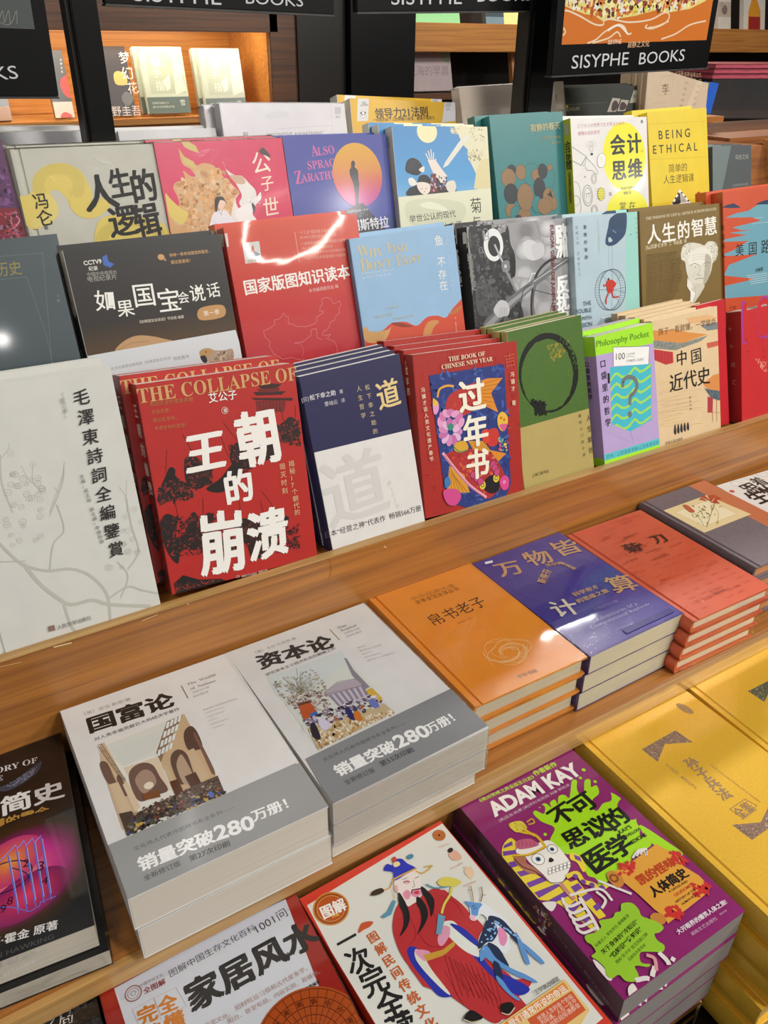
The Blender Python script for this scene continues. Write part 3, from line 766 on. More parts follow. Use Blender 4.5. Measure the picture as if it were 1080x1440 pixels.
# ============================================================ lower bin
# --- black book corner at bottom left
B = flat(-.69, (-60, 1480), (132, 1389), None, None, .235, .035, 'black paperback whose title corner shows at the bottom left', col='#131214', kind='gloss')
S = B.S.org(0, 1300, 3.6)
S.grp('title').text('心之局', (120, 512), (372, 418), '#cfcfd0', hs=1.0); S.text('追寻真相的悬疑', (180, 500), (440, 385), '#4a4a4c')
S.scatter([(180, 480), (460, 350), (520, 500), (200, 620)], 120, 1.2, ['#222226', '#2c2c30', '#1a1a1c'], 2)
finish(B)
below(B, 3, ['black paperback in the corner stack at bottom left, second from its top', 'black paperback in the corner stack at bottom left, third from its top', 'black paperback in the corner stack at bottom left, fourth from its top'], jit=((.001, -.002, .3), (0, .001, 0), (0, 0, 0)))
# --- house geomancy book
B = flat(-.69, (138, 1390), (419, 1263), (160, 1440), None, .24, .030, 'white fronted paperback with a dark red border and an orange compass disc', col='#a3281f', kind='gloss', pages='#d8d0c0', film=True)
S = B.S.org(130, 1200, 4); S.hk = .93
S.grp('panel'); S.poly([(122, 760), (1080, 243), (1420, 1130), (420, 1700)], '#dcdfe6'); S.poly([(122, 760), (1075, 243), (1110, 320), (160, 830)], '#cdd2e0')
S.grp('title').text('家居风水', (492, 740), (1210, 355), '#23201f', b=.05, hs=1.05)
S.grp('small_print').text('图解中国生存文化百科', (420, 662), (905, 395), '#33302e'); S.text('1001问', (905, 405), (1075, 305), '#33302e')
S.text('中国传统文化', (262, 738), (395, 672), '#7a5a50'); S.text('全图解', (280, 762), (405, 700), '#8a2a22', b=.03)
S.disc((230, 788), 6.5, None, line='#a07870', lw=1.2); S.disc((230, 788), 4.5, None, line='#a07870', lw=.5); S.disc((230, 788), 2, None, line='#a07870', lw=.5)
S.grp('orange_words')
for t_, a_, b_ in (('完', (240, 880), (350, 830)), ('全', (360, 820), (465, 775)), ('读', (275, 985), (385, 935)), ('懂', (390, 920), (505, 868))): S.text(t_, a_, b_, '#d8822a', b=.04, hs=1.1)
for l in ([(222, 880), (345, 815), (385, 905), (265, 975)], [(345, 815), (470, 755), (530, 860), (385, 935)]): S.line(l, .25, '#c9a090', closed=True)
S.grp('blurb').text('招财旺运习俗和古代星象学。', (795, 860), (1220, 620), '#b9958c'); S.text('详解住宅文化、', (560, 990), (790, 880), '#b9958c'); S.text('阳台、卧室布局，内容实用、易操作。', (755, 935), (1290, 640), '#b9958c')
S.org(400, 1140, 4).text('王学典编著', (88, 1010), (195, 950), '#3a302c', b=.02)
S.grp('compass_disc').org(130, 1200, 4)
c0 = S.L((1245, 1085)); S.lpoly(S.ring_pts(c0, 47, 47, L=True, n=60), '#b8521c')
for rr_ in (45, 38, 31, 24, 17): S.lline(S.ring_pts(c0, rr_, rr_, L=True, n=60), .0006, '#5a2410', True)
for k in range(36):
    t = math.radians(k*10); S.lline([(c0[0]+.017*math.cos(t), c0[1]+.017*math.sin(t)), (c0[0]+.045*math.cos(t), c0[1]+.045*math.sin(t))], .0004, '#5a2410')
for k in range(18):
    t = math.radians(k*20+5); q = (c0[0]+.0345*math.cos(t), c0[1]+.0345*math.sin(t)); S.ltext('乾坎艮震巽离坤兑甲乙丙丁戊己庚辛壬癸'[k], (q[0]-.0025, q[1]+.0025), (q[0]+.0025, q[1]+.0025), '#4a1c0c')
finish(B)
below(B, 3, ['dark red paperback under the compass disc cover, second of its stack', 'dark red paperback under the compass disc cover, third of its stack', 'dark red paperback under the compass disc cover, fourth of its stack'], jit=((.001, -.001, .2), (0, 0, 0), (0, 0, 0)))
# --- god of wealth book
B = flat(-.6895, (421, 1264), (626, 1150), (590, 1520), (860, 1438), .245, .030, 'red bordered white paperback with a red robed bearded figure and a blue deer', col='#d03a28', kind='satin', pages='#d8d0c0')
S = B.S.org(400, 1140, 4)
S.grp('panel'); S.poly([(128, 535), (888, 72), (1220, 590), (1800, 1440), (900, 1990)], '#dcdcd4')
S.org(0, 0, 1); S.poly([(432, 1273), (622, 1158), (848, 1432), (640, 1600)], '#dcdcd4')
S.org(400, 1140, 4)
S.grp('badge'); S.disc((262, 550), 16.5, '#9a4a1a'); S.disc((262, 550), 16, None, line='#c8883a', lw=1.4); S.disc((262, 550), 12.8, '#b8521e', line='#e0a858', lw=.5); S.text('图解', (188, 545), (325, 485), '#f0ece6', b=.04, hs=1.15); S.text('远程', (262, 585), (305, 572), '#e8b84a', b=.02)
S.grp('title')
for t_, a_, b_ in (('一', (262, 700), (372, 640)), ('次', (320, 795), (455, 742)), ('完', (398, 915), (535, 850)), ('全', (490, 1040), (635, 975)), ('读', (560, 1160), (705, 1100))): S.text(t_, a_, b_, '#1e1c1c', b=.03, hs=1.1)
S.grp('subtitle')
S.vtext('图解民间传统文化', (478, 680), (850, 1240), '#c4622c', size=10.6, b=.03)
S.blob([(415, 690), (430, 640), (465, 625), (500, 628), (480, 655), (450, 670)], '#c4542c')
S.grp('compass_disc'); S.disc((870, 140), 6.2, '#c07034', line='#a05a2c', lw=.5); S.disc((870, 140), 3.8, None, line='#8a4420', lw=.4); S.disc((870, 140), 1.2, '#2a1a14')
S.grp('small_figures'); S.blob([(925, 240), (960, 225), (990, 250), (995, 275), (955, 283), (930, 265)], '#dfae94'); S.blob([(918, 225), (935, 210), (950, 222), (930, 240)], '#2a2426')
S.blob([(1010, 345), (1035, 320), (1065, 340), (1062, 375), (1045, 385)], '#e8c9a8')
for k in range(4): S.line([(1030+k*8, 350), (1008+k*14, 318)], .8, '#e8c9a8')
S.text('手相面相风水', (862, 205), (930, 180), '#dcae98'); S.text('面相吉凶图解', (930, 325), (1000, 290), '#dcae98'); S.text('手相命理图解', (1000, 425), (1075, 392), '#dcae98')
S.grp('figure')
red, red2 = '#b93236', '#8f2026'
S.blob([(640, 530), (680, 490), (740, 500), (840, 440), (920, 470), (1010, 540), (1040, 600), (1000, 700), (1110, 860), (1200, 1010), (1240, 1130), (1190, 1200), (1080, 1140), (960, 1060), (880, 1010), (820, 1000), (720, 900), (650, 800), (610, 680), (615, 590)], red)
S.poly([(700, 880), (880, 860), (1010, 760), (1130, 880), (1330, 1060), (1380, 1120), (1350, 1160), (1200, 1180), (1080, 1150), (940, 1050), (780, 990)], red)
S.org(620, 1200, 4.5)
S.blob([(0, 240), (60, 265), (120, 330), (180, 380), (270, 470), (240, 560), (250, 640), (330, 700), (420, 760), (470, 800), (560, 790), (570, 830), (520, 880), (460, 940), (380, 960), (300, 1010), (230, 1040), (180, 990), (120, 930), (40, 860), (-40, 760), (-60, 600), (-60, 400)], red)
S.blob([(70, 450), (110, 490), (200, 560), (250, 640), (330, 740), (430, 780), (555, 850), (540, 890), (480, 900), (400, 850), (300, 760), (200, 650), (100, 520)], '#2a34a4')
S.blob([(10, 440), (60, 440), (100, 500), (180, 570), (245, 630), (240, 660), (150, 620), (60, 540), (20, 480)], '#dfe2da')
S.blob([(0, 470), (40, 465), (60, 500), (40, 550), (5, 590), (-20, 560)], '#dd9ab4')
S.org(400, 1140, 4)
S.blob([(700, 770), (690, 800), (720, 870), (790, 960), (870, 1045), (940, 1045), (900, 1000), (820, 900), (770, 830), (760, 790), (730, 768)], '#2a34a4'); S.blob([(735, 785), (770, 800), (830, 900), (930, 1030), (900, 1020), (800, 920), (740, 840)], '#dcdccc')
S.blob([(735, 790), (780, 785), (820, 800), (800, 830), (790, 850), (750, 820)], '#dd9ab4'); S.poly([(780, 815), (890, 785), (955, 735), (960, 760), (900, 815), (800, 850)], '#c89a3a')
S.blob([(890, 630), (950, 625), (1000, 680), (1080, 760), (1090, 800), (1040, 800), (960, 720), (900, 660)], '#dfe2da'); S.blob([(930, 640), (1000, 660), (1090, 740), (1090, 770), (1020, 720)], '#2a34a4')
S.blob([(870, 690), (890, 650), (930, 660), (925, 700), (890, 745), (862, 735)], '#dd9ab4')
for l in ([(640, 620), (700, 600), (740, 700), (700, 760)], [(830, 560), (860, 640), (840, 700)], [(930, 870), (1000, 980), (1060, 1020)], [(760, 700), (810, 760), (900, 770)], [(900, 900), (980, 1050), (1010, 1100)], [(880, 480), (960, 520), (1010, 600)]): S.line(l, .4, red2, sm=True)
for i in range(9): S.line([(930+i*30, 830+i*10), (1010+i*28, 1010+i*16)], .35, red2)
S.org(620, 1200, 4.5)
for i in range(8): S.line([(20+i*30, 640+i*18), (100+i*38, 900+i*6)], .4, red2)
S.org(400, 1140, 4)
S.grp('head')
S.blob([(618, 400), (650, 385), (740, 330), (770, 400), (775, 450), (760, 500), (720, 530), (690, 540), (650, 480), (625, 450)], '#eadfd8')
S.blob([(665, 470), (690, 450), (710, 470), (700, 500), (680, 500)], '#e090a8'); S.blob([(720, 450), (760, 440), (775, 465), (745, 490), (715, 480)], '#e090a8'); S.blob([(670, 400), (700, 395), (700, 415), (675, 415)], '#e8a8b8')
S.blob([(725, 465), (745, 455), (760, 462), (745, 475)], '#c83848')
S.blob([(618, 430), (632, 425), (640, 455), (625, 460)], '#e0a8a8')
S.line([(668, 408), (690, 400), (706, 406)], .6, '#2a2020'); S.line([(735, 385), (755, 375)], .6, '#2a2020'); S.line([(665, 392), (690, 382)], .5, '#2a2020'); S.line([(725, 395), (732, 430), (720, 436)], .35, '#4a3030')
S.blob([(640, 470), (655, 475), (690, 540), (705, 600), (690, 660), (650, 710), (670, 650), (668, 590), (645, 530)], '#1c1a1c')
S.blob([(742, 490), (770, 500), (805, 560), (800, 620), (750, 700), (770, 630), (765, 570), (745, 530)], '#1c1a1c')
S.blob([(770, 430), (800, 450), (840, 500), (840, 560), (825, 600), (818, 560), (795, 500), (770, 460)], '#1c1a1c')
S.line([(715, 470), (720, 450), (745, 448), (770, 440)], .9, '#1c1a1c', sm=True)
S.blob([(615, 395), (610, 350), (560, 340), (575, 305), (610, 310), (620, 280), (660, 275), (690, 300), (730, 320), (735, 335), (680, 365), (640, 390)], '#2a34b4')
S.line([(612, 392), (650, 372), (740, 330)], 1.8, '#cfa04a'); S.blob([(612, 300), (640, 290), (650, 310), (620, 322)], '#e8d8a0'); S.blob([(605, 275), (620, 262), (632, 280), (615, 295)], '#c8483a')
S.disc((707, 263), 3.6, '#4a88a4', ry=2.6); S.line([(740, 345), (780, 355), (830, 315), (790, 320)], 1.4, '#d0a848', sm=True); S.line([(610, 400), (590, 440), (540, 455)], 1.1, '#cfa04a', sm=True)
S.blob([(485, 480), (500, 455), (545, 440), (560, 460), (520, 480)], '#3a2a1c'); S.line([(610, 440), (620, 500)], .6, '#d0a848')
S.poly([(612, 505), (628, 515), (600, 590), (560, 610), (542, 600), (580, 570)], '#5a94ac'); S.line([(800, 420), (850, 440), (920, 430)], 1.6, '#5a94ac', sm=True)
S.grp('sceptre')
S.blob([(860, 405), (890, 380), (930, 378), (990, 400), (980, 425), (930, 430), (880, 428)], '#d8cc5a'); S.line([(945, 425), (930, 480), (900, 530), (885, 580)], 2.2, '#d8cc5a', sm=True)
S.poly([(865, 585), (905, 600), (880, 700), (852, 700)], '#6a9cb8')
S.grp('deer').org(620, 1200, 4.5)
bl, dk = '#5f94d0', '#22304f'
S.blob([(180, 330), (210, 315), (270, 320), (340, 370), (410, 420), (440, 480), (430, 560), (440, 600), (400, 640), (340, 600), (290, 580), (240, 600), (240, 540), (270, 480), (290, 420), (250, 390), (220, 430), (190, 425), (185, 380)], '#dfe4e8')
S.blob([(150, 310), (200, 315), (260, 325), (240, 360), (230, 400), (195, 395), (185, 350)], bl); S.blob([(180, 400), (215, 400), (215, 430), (190, 428)], '#e6b8c4')
S.blob([(290, 430), (330, 440), (360, 500), (330, 560), (290, 570), (240, 610), (238, 560), (265, 490)], dk)
S.blob([(310, 400), (380, 420), (440, 480), (500, 560), (490, 580), (430, 520), (350, 450), (300, 430)], dk)
S.blob([(360, 480), (400, 490), (420, 540), (400, 590), (370, 570)], '#e08cb4')
S.blob([(470, 500), (520, 580), (560, 690), (555, 710), (530, 690), (490, 580)], bl); S.blob([(500, 560), (580, 620), (650, 690), (640, 705), (560, 640)], bl)
S.blob([(300, 570), (360, 600), (400, 660), (430, 720), (400, 720), (340, 670), (300, 620)], dk)
S.blob([(270, 590), (300, 600), (350, 670), (440, 730), (530, 770), (600, 810), (600, 825), (500, 790), (400, 740), (300, 680), (260, 630)], bl)
S.blob([(330, 690), (370, 710), (390, 800), (350, 790)], dk); S.blob([(350, 780), (390, 810), (440, 880), (500, 930), (480, 935), (420, 890), (360, 820)], bl)
S.blob([(250, 620), (290, 600), (280, 660), (250, 690)], bl)
rr = random.Random(3)
for k in range(46):
    u_, v_ = rr.uniform(0, 1), rr.uniform(-1, 1)
    c = (255+100*u_+v_*20, 600-150*u_+v_*20) if k % 2 else (320+180*u_+v_*12, 420+130*u_+v_*12)
    S.disc(c, .9, '#8ab8e8')
S.line([(205, 315), (200, 270), (188, 215)], .9, '#a08058', sm=True); S.line([(200, 270), (195, 240), (182, 238)], .6, '#a08058'); S.line([(250, 315), (262, 270), (255, 220)], .9, '#7a5a38', sm=True); S.line([(260, 275), (282, 270)], .6, '#7a5a38')
S.line([(205, 360), (225, 352)], .5, '#1c2430'); S.line([(195, 345), (215, 338)], .5, '#1c2430')
S.grp('boots'); S.blob([(145, 1050), (190, 1000), (260, 1040), (250, 1060), (180, 1075)], '#1c1a18'); S.blob([(380, 965), (440, 950), (465, 985), (430, 1020), (385, 1010)], '#1c1a18'); S.line([(385, 1018), (430, 1028), (466, 985)], .9, '#c8c0a0', sm=True); S.line([(145, 1060), (200, 1078), (255, 1062)], .9, '#c8c0a0', sm=True)
S.grp('blurb').text('王学典◎编著', (582, 880), (735, 785), '#4a4642', cjk=False)
S.poly([(370, 1090), (780, 805), (940, 1000), (880, 1100), (400, 1400)], '#e4c47c'); S.poly([(400, 1080), (775, 822), (805, 868), (430, 1130)], '#df8c3c'); S.poly([(545, 1060), (825, 878), (915, 1000), (640, 1200)], '#cf5c34')
S.text('我们通常所说的命运', (415, 1072), (770, 835), '#f4ece0', b=.02); S.text('就是人生的各个阶段', (600, 1045), (820, 895), '#f4d8c8'); S.text('的际遇、人在一生中', (622, 1072), (842, 922), '#f4d8c8'); S.text('的阶段际遇都会', (680, 1080), (862, 948), '#f4d8c8')
finish(B)
below(B, 3, ['red paperback under the robed figure cover, second of its stack', 'red paperback under the robed figure cover, third of its stack', 'red paperback under the robed figure cover, fourth of its stack'], jit=((.0005, -.001, 0), (0, 0, 0), (0, 0, 0)))
# --- skull cover book
B = flat(-.69, (639, 1126), (798, 1049), (882, 1410), (1056, 1285), .240, .0325, 'purple paperback with green slime splash and cartoon mummy skull, top of its stack', col='#8a2468', kind='gloss', spine='#4a1c3c', pages='#8f8a86', film=False)
S = B.S.org(620, 1040, 4.5); S.hk = .74
GR, YE, PU = '#a4dc1c', '#e6cf3c', '#75449c'
S.grp('slime')
S.blob([(690, 640), (720, 560), (640, 520), (585, 470), (600, 450), (650, 470), (660, 430), (640, 410), (665, 405), (700, 430), (690, 400), (720, 380), (740, 410), (745, 360), (780, 350), (810, 370), (820, 330), (830, 260), (860, 260), (860, 310), (880, 350), (905, 340), (910, 260), (945, 255), (950, 300), (985, 290), (1000, 340), (960, 380), (985, 400), (1060, 330), (1200, 430), (1330, 640), (1280, 700), (1220, 730), (1160, 860), (1100, 890), (1050, 900), (1010, 940), (980, 880), (930, 860), (900, 800), (850, 740), (780, 720), (730, 690)], GR)
for c, rx in (((903, 192), 2.2), ((883, 243), 1.8), ((976, 266), 1.9), ((660, 600), 1.7), ((625, 430), .8), ((635, 510), 1.5)): S.disc(c, rx, GR)
S.org(0, 0, 1)
for q in ([(868, 1133), (878, 1120), (890, 1122), (900, 1140), (893, 1152), (880, 1150)], [(895, 1146), (905, 1150), (908, 1163), (897, 1160)], [(902, 1166), (915, 1163), (922, 1172), (910, 1178), (900, 1174)], [(834, 1135), (845, 1115), (856, 1110), (860, 1125), (848, 1130), (840, 1140)], [(912, 1205), (935, 1200), (960, 1212), (940, 1216)]): S.blob(q, '#8a2468')
S.blob([(900, 1160), (940, 1185), (960, 1200), (950, 1203), (915, 1185)], GR)
S.org(620, 1040, 4.5)
S.grp('author_lettering').text('《绝对笑喷之弃业医生日志》', (236, 378), (578, 225), '#b9d84a', b=.03, cjk=False, hs=1.15); S.text('作者新作', (572, 205), (715, 138), '#b9d84a', b=.05, hs=1.25)
S.text('ADAM KAY', (275, 412), (832, 143), '#f0eeea', b=.045, hs=1.42)
S.text('[英]亚当·凯|著 [英]亨利·帕克|绘 刘墉 谢瑶|译', (362, 508), (805, 278), '#d9c4d4', cjk=False)
S.grp('title')
for t_, a_, b_ in (('不', (645, 460), (775, 375)), ('可', (775, 392), (905, 312)), ('思', (735, 600), (870, 535)), ('议', (865, 535), (1000, 465)), ('的', (985, 490), (1105, 405)), ('医', (855, 735), (1010, 640)), ('学', (1010, 660), (1140, 580))): S.text(t_, a_, b_, '#12140c', b=.04, hs=1.12)
S.org(810, 940, 4)
S.text("KAY'S", (232, 915), (300, 880), '#12140c', b=.02, hs=1.2); S.text('MARVELLOUS', (245, 955), (355, 895), '#12140c', b=.02, hs=1.3); S.text('MEDICINE', (290, 980), (385, 925), '#12140c', b=.02, hs=1.4)
S.org(620, 1040, 4.5).grp('mummy')
S.org(620, 1200, 4.5)
hood = [(380, 0), (395, -70), (440, -110), (500, -110), (460, -30), (480, 20), (520, 80), (600, 130), (700, 180), (790, 180), (800, 130), (830, 20), (880, 40), (920, 90), (900, 150), (860, 200), (980, 320), (1050, 400), (980, 420), (990, 480), (960, 500), (840, 400), (760, 330), (700, 300), (640, 290), (560, 220), (480, 130), (420, 60)]
S.blob([(385, -10), (400, -60), (440, -95), (480, -60), (470, 0), (520, 80), (610, 140), (720, 190), (800, 170), (850, 240), (880, 330), (1000, 480), (960, 490), (840, 390), (720, 310), (610, 290), (540, 210), (450, 110), (400, 50)], YE)
for q in ([(390, -10), (470, -20), (480, 5), (395, 20)], [(425, 60), (500, 40), (520, 70), (445, 95)], [(478, 120), (560, 100), (590, 125), (505, 150)], [(540, 190), (640, 150), (670, 175), (560, 220)], [(590, 250), (730, 195), (770, 200), (620, 285)], [(680, 300), (790, 240), (820, 265), (730, 310)], [(795, 350), (850, 300), (880, 335), (830, 385)], [(880, 420), (930, 370), (960, 400), (915, 445)], [(400, -50), (450, -75), (455, -50), (395, -28)]): S.poly(q, PU)
S.blob([(820, 0), (880, 20), (920, 90), (900, 120), (860, 60), (820, 40)], YE); S.poly([(840, 10), (880, 25), (890, 55), (850, 40)], PU)
S.poly([(800, 190), (860, 170), (1045, 400), (1000, 420)], YE)
for i in range(3): S.poly([(820+i*70, 215+i*62), (870+i*62, 190+i*62), (895+i*62, 222+i*60), (848+i*68, 250+i*60)], PU)
S.blob([(462, 20), (500, -10), (545, 10), (540, 60), (600, 100), (690, 190), (640, 140), (560, 130), (500, 90), (465, 50)], '#b0705a')
S.blob([(480, -30), (530, -80), (600, -60), (680, -80), (740, -40), (790, 20), (820, 70), (800, 130), (760, 190), (700, 190), (640, 130), (560, 60), (530, 20), (480, 0)], '#ece8e0')
S.blob([(470, -60), (490, -80), (560, -90), (600, -70), (620, -50), (560, -30), (490, -25)], '#c0607c')
for k in range(5): S.line([(480+k*26, -80+k*3), (495+k*24, -60), (485+k*27, -42)], .5, '#7a2c48', sm=True)
S.line([(455, 18), (560, 10), (660, -40)], 2.6, '#e0b62e', sm=True); S.line([(455, 22), (560, 16), (662, -32)], .5, '#3a2a10', sm=True)
S.line([(660, -40), (600, -110), (520, -130), (460, -150), (440, -180), (490, -180), (540, -140), (590, -110)], 3.0, '#d8b02c', sm=True); S.blob([(440, -180), (455, -195), (510, -200), (545, -160), (520, -145), (480, -130), (450, -150)], '#dccb48')
S.scatter([(440, -180), (500, -198), (545, -160), (480, -135)], 30, .5, ['#8a7a1c', '#a89424'], 3)
S.line([(545, -195), (575, -215), (590, -190), (555, -180)], 1.6, '#caa030', sm=True)
S.disc((615, 40), 6.2, '#f2f0ea', line='#2c2030', lw=.5); S.disc((615, 40), 2.6, '#3c6a94'); S.disc((616, 40), 1.4, '#101018')
S.disc((705, -25), 5.0, '#f2f0ea', line='#2c2030', lw=.5); S.disc((703, -22), 2.2, '#3c6a94'); S.disc((703, -22), 1.2, '#101018')
S.blob([(682, 55), (690, 30), (715, 45), (700, 60)], '#16100e')
for j in range(2):
    for i in range(6): S.blob([(678+i*24, 100-i*8+j*20), (695+i*24, 94-i*8+j*20), (700+i*24, 112-i*8+j*20), (682+i*24, 118-i*8+j*20)], '#f6f3ec'); S.line([(678+i*24, 100-i*8+j*20), (695+i*24, 94-i*8+j*20), (700+i*24, 112-i*8+j*20), (682+i*24, 118-i*8+j*20)], .35, '#201818', closed=True)
S.line([(465, 40), (520, 90), (600, 120), (650, 160), (700, 190), (770, 185), (800, 150)], .6, '#2c1c2c', sm=True)
S.line([(800, 150), (860, 130), (900, 180), (960, 200), (1010, 225), (1050, 205)], 4.4, YE, sm=True)
for q in ((850, 150), (900, 185), (955, 205), (1020, 222)): S.disc(q, 2.6, PU)
S.line([(760, 200), (800, 250), (840, 290)], 4, '#c88a78'); 
for i in range(5):
    x, y = 780+i*22, 330+i*42
    S.line([(x+110, y-20), (x+40, y+10), (x, y-8), (x-10, y-40)], 2.8, '#e4dcd8', sm=True); S.line([(x+110, y-8), (x+40, y+22), (x-8, y+2)], .4, '#2c1c2c', sm=True)
S.blob([(640, 320), (700, 310), (730, 320), (715, 360), (690, 370)], '#e4dcd8')
S.line([(820, 270), (1000, 230), (1080, 300)], 2.6, '#e4dcd8', sm=True); S.line([(880, 290), (960, 420), (1000, 500)], 3.2, '#e8e0dc', sm=True); S.line([(1000, 180), (1200, 260)], 2.6, '#e4dcd8')
S.line([(985, 250), (1040, 300), (1020, 350)], 2.5, '#e4dcd8', sm=True)
S.blob([(960, 680), (1000, 700), (1080, 790), (1060, 810), (1000, 750)], '#e4dcd8')
S.org(810, 1160, 4)
S.blob([(175, 280), (210, 265), (420, 340), (450, 110), (460, 105), (575, 180), (600, 230), (700, 300), (760, 370), (740, 390), (600, 480), (520, 560), (460, 560), (420, 520), (430, 490), (350, 420), (330, 380), (250, 330), (190, 320)], '#dc9a34') if False else None
S.grp('scroll'); S.poly([(215, 265), (330, 200), (450, 112), (570, 180), (600, 235), (690, 290), (755, 355), (740, 385), (620, 480), (515, 560), (495, 520), (440, 480), (350, 395), (270, 330)], '#dfa03c')
S.blob([(172, 285), (200, 262), (250, 290), (270, 330), (240, 360), (195, 330)], '#c8843a'); S.disc((212, 305), 4.6, '#8a5020'); S.disc((212, 305), 2.4, '#c8843a')
S.blob([(415, 520), (440, 500), (490, 510), (505, 545), (480, 565), (430, 545)], '#c8843a')
for c in ((275, 245), (550, 495), (700, 370), (570, 190)): S.scatter([(c[0]-45, c[1]-30), (c[0]+45, c[1]-30), (c[0]+50, c[1]+35), (c[0]-40, c[1]+40)], 26, 2.1, ['#c8322c'], int(c[0]))
S.text('凯的怪味', (320, 300), (525, 180), '#b8401c', b=.05, hs=1.25); S.text('人体简史', (390, 365), (590, 240), '#1c140e', b=.05, hs=1.3)
S.text('A GROSS AND', (515, 378), (620, 315), '#3a2410', b=.01, hs=1.1); S.text('GRUESOME', (545, 398), (635, 340), '#c8502c', b=.02, hs=1.2); S.text('HISTORY OF THE', (555, 435), (665, 362), '#2c1c10', b=.01, hs=1.1); S.text('HUMAN BODY', (590, 448), (680, 385), '#2c1c10', b=.01, hs=1.1)
for k in range(4): S.line([(320+k*22, 190-k*10), (350+k*14, 150), (395, 140+k*12)], 2.2, '#e8e0dc', sm=True); S.line([(322+k*22, 195-k*10), (352+k*14, 156), (397, 146+k*12)], .35, '#2c1c2c', sm=True)
S.grp('slime_note'); S.blob([(50, 630), (110, 610), (140, 580), (130, 545), (200, 530), (220, 500), (250, 490), (255, 450), (310, 445), (350, 480), (370, 520), (440, 545), (490, 580), (470, 610), (440, 620), (455, 655), (495, 685), (485, 720), (420, 720), (360, 725), (365, 780), (415, 790), (400, 805), (330, 800), (350, 850), (340, 885), (280, 885), (240, 850), (200, 870), (170, 850), (160, 810), (120, 770), (85, 745), (110, 720), (85, 680), (60, 665)], '#97c832')
S.text('科普达人 李怡学历 鼎情解读', (100, 682), (285, 505), '#2a3a10', cjk=False, b=.01, hs=1.2); S.text('关于身体的“冷知识”', (132, 715), (330, 535), '#1c2408', b=.03, cjk=False, hs=1.15); S.text('“热知识”“烫知识”', (180, 740), (350, 575), '#1c2408', b=.03, cjk=False, hs=1.15); S.text('揭秘“段子手”医生同款口碑', (215, 775), (390, 610), '#2a3a10', cjk=False, hs=1.2); S.text('后疯狂开医学史', (285, 760), (380, 670), '#2a3a10', hs=1.2)
S.grp('small_print').text('大开眼界的爆笑人体之旅!', (555, 600), (828, 425), '#e8dce4', b=.03, cjk=False, hs=1.2); S.text('湖南文艺出版社', (635, 615), (780, 520), '#d0a8c4'); S.text('博集天卷', (800, 508), (840, 482), '#d0a8c4'); 
S.grp('bones'); S.line([(470, 730), (520, 790), (480, 850), (430, 860), (440, 810)], 4.0, '#e4dcd8', sm=True); S.line([(400, 740), (440, 760), (450, 820)], 3.0, '#d89a98', sm=True); S.line([(540, 760), (580, 790), (560, 820)], 4, '#e4dcd8', sm=True); S.line([(340, 880), (400, 870), (440, 900)], 4, '#e4dcd8', sm=True); S.blob([(290, 930), (320, 900), (350, 960), (310, 1000)], '#e8e0d8'); S.blob([(225, 880), (330, 880), (400, 930), (300, 1000)], '#b8707c') if False else None
SP = B.SP.org(620, 1200, 4.5); SP.clip = False
SP.grp('spine_title').text('不可思议的医学', (275, 10), (520, 300), '#20101c', b=.05, hs=.9) if False else None
SP.org(0, 0, 1)
SP.text('不可思议的医学', (658, 1160), (742, 1268), '#20101c', b=.05, hs=1.0)
SP.grp('spine_lettering').text('凯的怪味人体简史', (675, 1193), (722, 1258), '#8a6a80', b=.02); SP.text('[英]亚当·凯 著  亨利·帕克 绘', (779, 1306), (818, 1360), '#a08498', cjk=False); SP.text('湖南文艺出版社', (822, 1362), (858, 1412), '#a08498')
SP.scatter([(750, 1272), (768, 1280), (776, 1300), (764, 1308)], 60, 1.3, ['#c8a040', '#e4dcd8', '#75449c', '#a03848'], 3)
finish(B)
gA = ['second from the top', 'third from the top', 'bottom copy']
below(B, 3, ['purple paperback with dark page edges under the mummy skull cover, %s' % g for g in gA], jit=((-.003, -.001, -.2), (-.005, .001, .2), (-.007, .002, -.1)))
# wire riser the purple stack stands on
zb = Zc-.69-.0329*4
wr = thing('wire_riser', 'thin metal wire riser under the purple mummy skull stack', 'book riser', Matrix.Translation((.44, .33, Zc-.862)))
bpy.context.view_layer.update()
wm = mat('brass_wire', '#a08a58', .3, metal=1, var=((20, 20, 20), .1))
def rod(bm, a, b, r):
    a, b = V(a), V(b); d = (b-a).normalized(); u = d.orthogonal().normalized(); v = d.cross(u); n = 8
    A = [bm.verts.new(a+r*(math.cos(6.2832*i/n)*u+math.sin(6.2832*i/n)*v)) for i in range(n)]; Bv = [bm.verts.new(b+r*(math.cos(6.2832*i/n)*u+math.sin(6.2832*i/n)*v)) for i in range(n)]
    for i in range(n): bm.faces.new((A[i], A[(i+1) % n], Bv[(i+1) % n], Bv[i]))
    bm.faces.new(A); bm.faces.new(Bv)
hz_ = zb-(Zc-.862)
for sx, sy in ((-.055, -.11), (.072, -.11), (-.055, .10), (.072, .10)):
    bm = bmesh.new(); rod(bm, (sx, sy, 0), (sx, sy, hz_-.001), .0022); from_bm('leg', bm, wm, wr, True)
bm = bmesh.new()
for a, b in (((-.055, -.11, hz_-.003), (.072, -.11, hz_-.003)), ((-.055, .10, hz_-.003), (.072, .10, hz_-.003)), ((-.055, -.11, hz_-.003), (-.055, .10, hz_-.003)), ((.072, -.11, hz_-.003), (.072, .10, hz_-.003))): rod(bm, a, b, .0022)
from_bm('top_frame', bm, wm, wr, True)
bm = bmesh.new(); rod(bm, (-.055, -.11, .014), (.072, -.11, .014), .0014); from_bm('cross_bar', bm, wm, wr, True)

